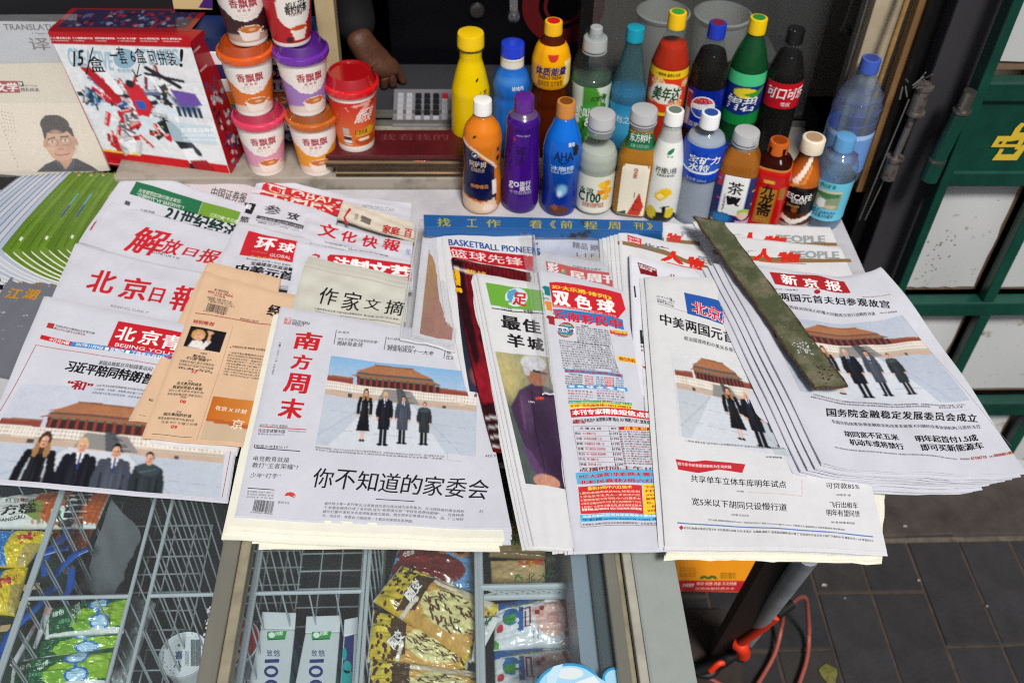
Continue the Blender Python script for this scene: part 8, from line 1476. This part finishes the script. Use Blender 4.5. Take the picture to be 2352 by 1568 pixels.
def dates():
    q = g_(100, 50, 'd4d8dc'); q.poly([(0, 0), (.55, 0), (.5, .10), (.2, .16), (0, .22)], '2a5aa0').poly([(.05, .2), (.25, .14), (.55, .08), (.8, .02), (.8, .05), (.5, .13), (.2, .2)], '8a8a4c').poly([(.8, 0), (.86, 0), (.84, .2), (.78, .1)], '2c7a3c')
    q.ell(.62, .50, .19, .34, 'd8aca0').ell(.62, .50, .13, .24, 'dfbab0').ell(.62, .52, .07, .14, 'd0a094').ell(.46, .38, .07, .12, 'd4a498').ell(.45, .40, .03, .06, '8c1c20').ell(.50, .32, .025, .05, '8c1c20')
    for (u, v) in ((.86, .28), (.92, .16), (.93, .38), (.97, .5), (.90, .60), (.90, .78), (.94, .10)): q.ell(u, v, .04, .10, '9a2a20').ell(u - .01, v - .02, .015, .05, 'c05a44', .7, .8)
    q.poly([(.70, .15), (.75, .10), (.80, .45), (.79, .72), (.74, .72), (.76, .45)], 'a8281c').ell(.78, .80, .05, .06, '8a2418').ell(.17, .40, .085, .20, '2a6aa0').ell(.16, .46, .07, .10, '3a8a3c').poly([(.255, .22), (.31, .22), (.30, .74), (.24, .74)], '2c5c9c').poly([(.32, .26), (.39, .26), (.39, .68), (.32, .68)], '7a2a3c').rect(.34, .30, .365, .64, 'e0d8d8').ell(.06, .62, .05, .12, 'e0e4e0').ell(.06, .62, .035, .08, 'c03040').poly([(0, .8), (.06, .9), (.05, 1), (0, 1)], '4a9a3c').poly([(.7, .9), (1, .7), (1, 1), (.7, 1)], 'd8b0b4'); return q.noise(.03, 1)
for k, (pts, lb) in enumerate((([(600, 885), (1375, 800), (1412, 1258), (585, 1285)], 'white and pink date ice cream packet with cow emblem, upper'), ([(590, 1290), (1400, 1262), (1450, 1700), (600, 1700)], 'white and pink date ice cream packet, lower, partly behind the cloud sticker'))):
    p = pack('ice_cream_packet', lb, 'ice cream', pts, -.15, 'N', dates(), .016, .0018, group='pink date ice cream packets', seed=70 + k); dy = k * 395
    for i, ch in enumerate('伊利牧场'): p.T(ch, 772, 1195 - i * 52 + dy, 805, 1195 - i * 52 + dy, 36, 'f0f2f6', .04, 4)
    p.T('20170813', 935, 1190 + dy, 936, 1090 + dy, 14, '4a4a50', .02, 4, up=(-1, 0)); p.T('07116033', 975, 1190 + dy, 976, 1090 + dy, 14, '4a4a50', .02, 4, up=(-1, 0)); p.pr.build('print', INKG, p.root)
# cloud sticker on the lid glass
p = Paper.__new__(Paper); p.c = 'N'; p.up = (0, -1); p.s = Sheet([P('N', 850, 1350), P('N', 1850, 1350), P('N', 1900, 2000), P('N', 800, 2000)], -.0150, ripple=0, fold=0); p.pr = Print()
def cloud(g, col, lay):
    C = []
    for t in np.linspace(math.pi, .25 * math.pi, 26): C.append((1235 + (260 + g) * math.cos(t) * 1.12, 1640 - (240 + g) * math.sin(t)))
    for t in np.linspace(1.15 * math.pi, .05, 20): C.append((1620 + (95 + g) * math.cos(t), 1520 - (85 + g) * math.sin(t)))
    for t in np.linspace(.75 * math.pi, .0, 12): C.append((1700 + (85 + g) * math.cos(t), 1640 - (80 + g) * math.sin(t)))
    C += [(1790 + g, 1800), (930 - g, 1800)]; p.R(C, col, lay)
cloud(8, '3a9ad0', 1); cloud(-14, 'a8d8f0', 2); p.ELL(1235, 1480, 120, 50, 'dfe8ea', 4); p.R([(1280, 1560), (1440, 1500), (1500, 1560), (1400, 1620), (1300, 1620)], 'e4eef2', 4); p.R([(1100, 1420), (1180, 1400), (1120, 1560), (1050, 1600), (1040, 1500)], 'c4e4f4', 5)
o = p.pr.build('cloud_sticker', INKG); tag(o, 'pale blue and white cloud sticker on the lid glass', 'sticker')
mb = MB(); s = Sheet([P('K', 1560, 980), P('K', 1640, 980), P('K', 1600, 1560), P('K', 1500, 1560)], -.0115, ripple=0, fold=0); r = np.random.RandomState(3)
for k in range(150):
    c = s.S(r.rand() ** .6, r.rand())[0]; h = r.uniform(.0004, .0016); mb.add([c + np.array((math.cos(t) * h, math.sin(t) * h * 1.6, 0)) for t in (0, 1.2, 2.5, 3.8, 5.0)] + [c + (0, 0, h * .6)], [(i, (i + 1) % 5, 5) for i in range(5)])
tag(mb.build('frost_crumbs', mat('frost', 'b8c0c4', rough=.5)), 'grey frost and dirt crumbs beside the lid divider', kind='stuff')

# ================================================================== BELOW THE TABLE
def O_(x, y, z): return unz(P('O', x, y), z)
stt = empty('prop_leg', (0, 0, 0)); tag(stt, 'slanting steel prop with grey pole under the right of the table', 'table leg')
a, b = O_(592, 1062, GZ + .05), O_(1000, 500, -.02); mb = MB(); mb.tube([a, b], .0145, 16); mb.build('pole', mat('grey_pole', 'a4acb4', rough=.4, metal=.1, noise=.3, nscale=20), stt, True)
a, b = O_(440, 1150, GZ + .01), O_(850, 505, -.07); d = np.array((.022, 0, 0)); e_ = np.array((0, .02, 0)); mb = MB(); mb.hexa([a - d, a + d, a + d + e_, a - d + e_, b - d, b + d, b + d + e_, b - d + e_]); mb.build('angle_bar', mat('brown_steel', '1e1310', rough=.6, noise=.4), stt)
pb_ = empty('tyre_bungee', (0, 0, 0)); pb_.name = 'bungee_cord'; tag(pb_, 'orange-red and black strap tied round the foot of the pole', 'strap')
ORG = mat('orange_strap', 'd83414', rough=.5); BKS = mat('black_strap', '0c0c0e', rough=.6)
def smooth(pts, n=26):
    pts = np.array(pts); t = np.linspace(0, len(pts) - 1, n); out = []
    for x in t:
        i = min(int(x), len(pts) - 2); f = x - i; p0, p1, p2, p3 = pts[max(i - 1, 0)], pts[i], pts[i + 1], pts[min(i + 2, len(pts) - 1)]
        out.append(.5 * ((2 * p1) + (-p0 + p2) * f + (2 * p0 - 5 * p1 + 4 * p2 - p3) * f * f + (-p0 + 3 * p1 - 3 * p2 + p3) * f ** 3))
    return out
mb = MB(); mb.tube(smooth([O_(795, 880, -.42), O_(700, 960, -.50), O_(560, 1060, -.62)]), .0085, 10); mb.tube(smooth([O_(545, 1055, -.62), O_(580, 1080, -.62), O_(588, 1125, -.66)]), .013, 10); mb.tube(smooth([O_(380, 1230, -.74), O_(430, 1185, -.72), O_(490, 1170, -.72)]), .006, 8); mb.build('orange_strap', ORG, pb_, True)
mb = MB(); mb.tube(smooth([O_(890, 808, -.42), O_(830, 850, -.42), O_(795, 882, -.42)]), .009, 10); mb.tube(smooth([O_(590, 1120, -.72), O_(520, 1130, -.71), O_(440, 1180, -.73), O_(300, 1230, -.76)]), .012, 10); mb.tube(smooth([O_(300, 1240, -.76), O_(380, 1250, -.76), O_(440, 1180, -.75)]), .009, 10); mb.tube([O_(600, 1075, -.69), O_(560, 1150, -.72)], .012, 10); mb.build('black_strap', BKS, pb_, True)
HS = mat('pink_hose', 'a4564a', rough=.45, noise=.2, nscale=30)
mb = MB(); mb.tube(smooth([O_(885, 812, -.42), O_(940, 768, -.54), O_(980, 775, -.60), O_(992, 860, -.69), O_(1000, 1000, -.77), O_(985, 1160, -.785), O_(930, 1330, -.785)], 50), .0043, 10); tag(mb.build('hose', HS, None, True), 'dull pink hose looping over the pavers at the right', 'hose', 'pink hoses on the ground')
mb = MB(); mb.tube(smooth([O_(850, 765, -.60), O_(835, 850, -.68), O_(828, 950, -.76), O_(780, 1130, -.785), O_(660, 1340, -.785)], 40), .0043, 10); tag(mb.build('hose', HS, None, True), 'dull pink hose hanging behind the grey pole', 'hose', 'pink hoses on the ground')
mb = MB(); mb.tube(smooth([O_(240, 1210, -.785), O_(330, 1260, -.785), O_(470, 1330, -.785)], 20), .0062, 10); tag(mb.build('hose', HS, None, True), 'short piece of pink hose coming from under the freezer', 'hose', 'pink hoses on the ground')
# yellow and red printed carton under the table
yb = 1.10; q4 = [uny(P('O', x, y), yy_) for (x, y), yy_ in zip(((100, 430), (720, 430), (560, 735), (130, 725)), (1.05, 1.12, 1.03, .99))]
ca_ = empty('price_board', (0, 0, 0)); tag(ca_, 'yellow and red printed notice board under the table', 'notice board'); n_ = np.cross(q4[1] - q4[0], q4[3] - q4[0]); n_ /= np.linalg.norm(n_); n_ = n_ if n_[1] < 0 else -n_
mb = MB(); bk_ = [c - n_ * .012 for c in q4]; mb.hexa([q4[3], q4[2], bk_[2], bk_[3], q4[0], q4[1], bk_[1], bk_[0]]); mb.build('board', mat('board_orange', 'd88a10', rough=.4), ca_)
p = Paper.__new__(Paper); p.s = Face(q4, n_); p.c = 'O'; p.up = (.3, -1); p.pr = Print(); p.R([(120, 660), (612, 662), (560, 732), (135, 724)], 'b41c24', 1); p.R([(100, 500), (700, 500), (690, 522), (110, 522)], 'b82a14', 1)
p.T('特价 优惠 充值 天天特惠', 290, 690, 540, 690, 20, 'e8c8b8', .02, 3); p.T('充值缴费', 200, 700, 272, 702, 22, 'f0d8d0', .02, 3); p.T('话费流量优惠多多', 280, 718, 530, 718, 14, 'e8c0b0', .01, 3)
for k in range(5): p.T(['本店代办业务', '手机充值', '公交卡充值', '水电缴费', '诚信服务'][k], 185, 585 + k * 13, 290, 586 + k * 13, 9, 'a86414', 0, 3)
for k in range(3): p.T('便民服务', 440, 622 + k * 13, 540, 622 + k * 13, 10, '6a5a14', .02, 3)
p.R([(312, 650), (325, 632), (350, 630), (365, 640), (385, 628), (412, 632), (425, 652), (405, 652), (395, 642), (378, 652), (355, 652), (342, 642), (330, 652)], '3a5a1c', 3); p.pr.build('print', INKS, ca_)
mb = MB(); a = O_(215, 745, -.62); mb.hexa([O_(190, 1400, GZ + .002), O_(640, 1400, GZ + .002), O_(520, 860, GZ + .002), O_(160, 860, GZ + .002), O_(190, 1400, GZ + .002) + (0, 0, .018), O_(560, 1350, GZ + .002) + (0, 0, .018), O_(440, 860, GZ + .002) + (0, 0, .018), O_(160, 860, GZ + .002) + (0, 0, .018)])
tag(mb.build('concrete_block', mat('brown_concrete', '3a302c', rough=.9, noise=.5, bump=.5, bscale=60), bevel=.006), 'brownish concrete block lying beside the freezer foot', 'block')
# litter
c = O_(1125, 1250, GZ + .004); V = [c + (0, 0, .002)]; 
for k in range(12): t = k * .5236; V.append(c + np.array((math.cos(t) * .017 * (1 + .25 * math.sin(3 * t)), math.sin(t) * .022, .0015 * math.sin(5 * t))))
tag(mesh('fallen_leaf', V, [(0, 1 + k, 1 + (k + 1) % 12) for k in range(12)], mat('dry_leaf', '6e6c34', rough=.6, noise=.3, nscale=120)), 'small yellow-green fallen leaf on the dark pavers', 'leaf')
for k, (x, y) in enumerate(((1095, 690), (1605, 320), (2120, 822), (1690, 660), (1226, 772))):
    sz_ = (1, .8, .5, .6, .4)[k]
    c = O_(x, y, GZ + .004); mb = MB(); mb.add([c + np.array(v) * sz_ for v in ((-.006, -.002, 0), (.004, -.004, .001), (.007, .002, 0), (-.003, .003, .002))], [(0, 1, 2, 3)]); tag(mb.build('paper_scrap', mat('scrap', '9a948c', rough=.8)), ['pale scrap nearest the table prop', 'pale scrap on the kerb strip', 'pale scrap in the joint at the right', 'pale scrap on a paver corner', 'pale scrap beside the long joint'][k], 'scrap', 'litter scraps on the ground')
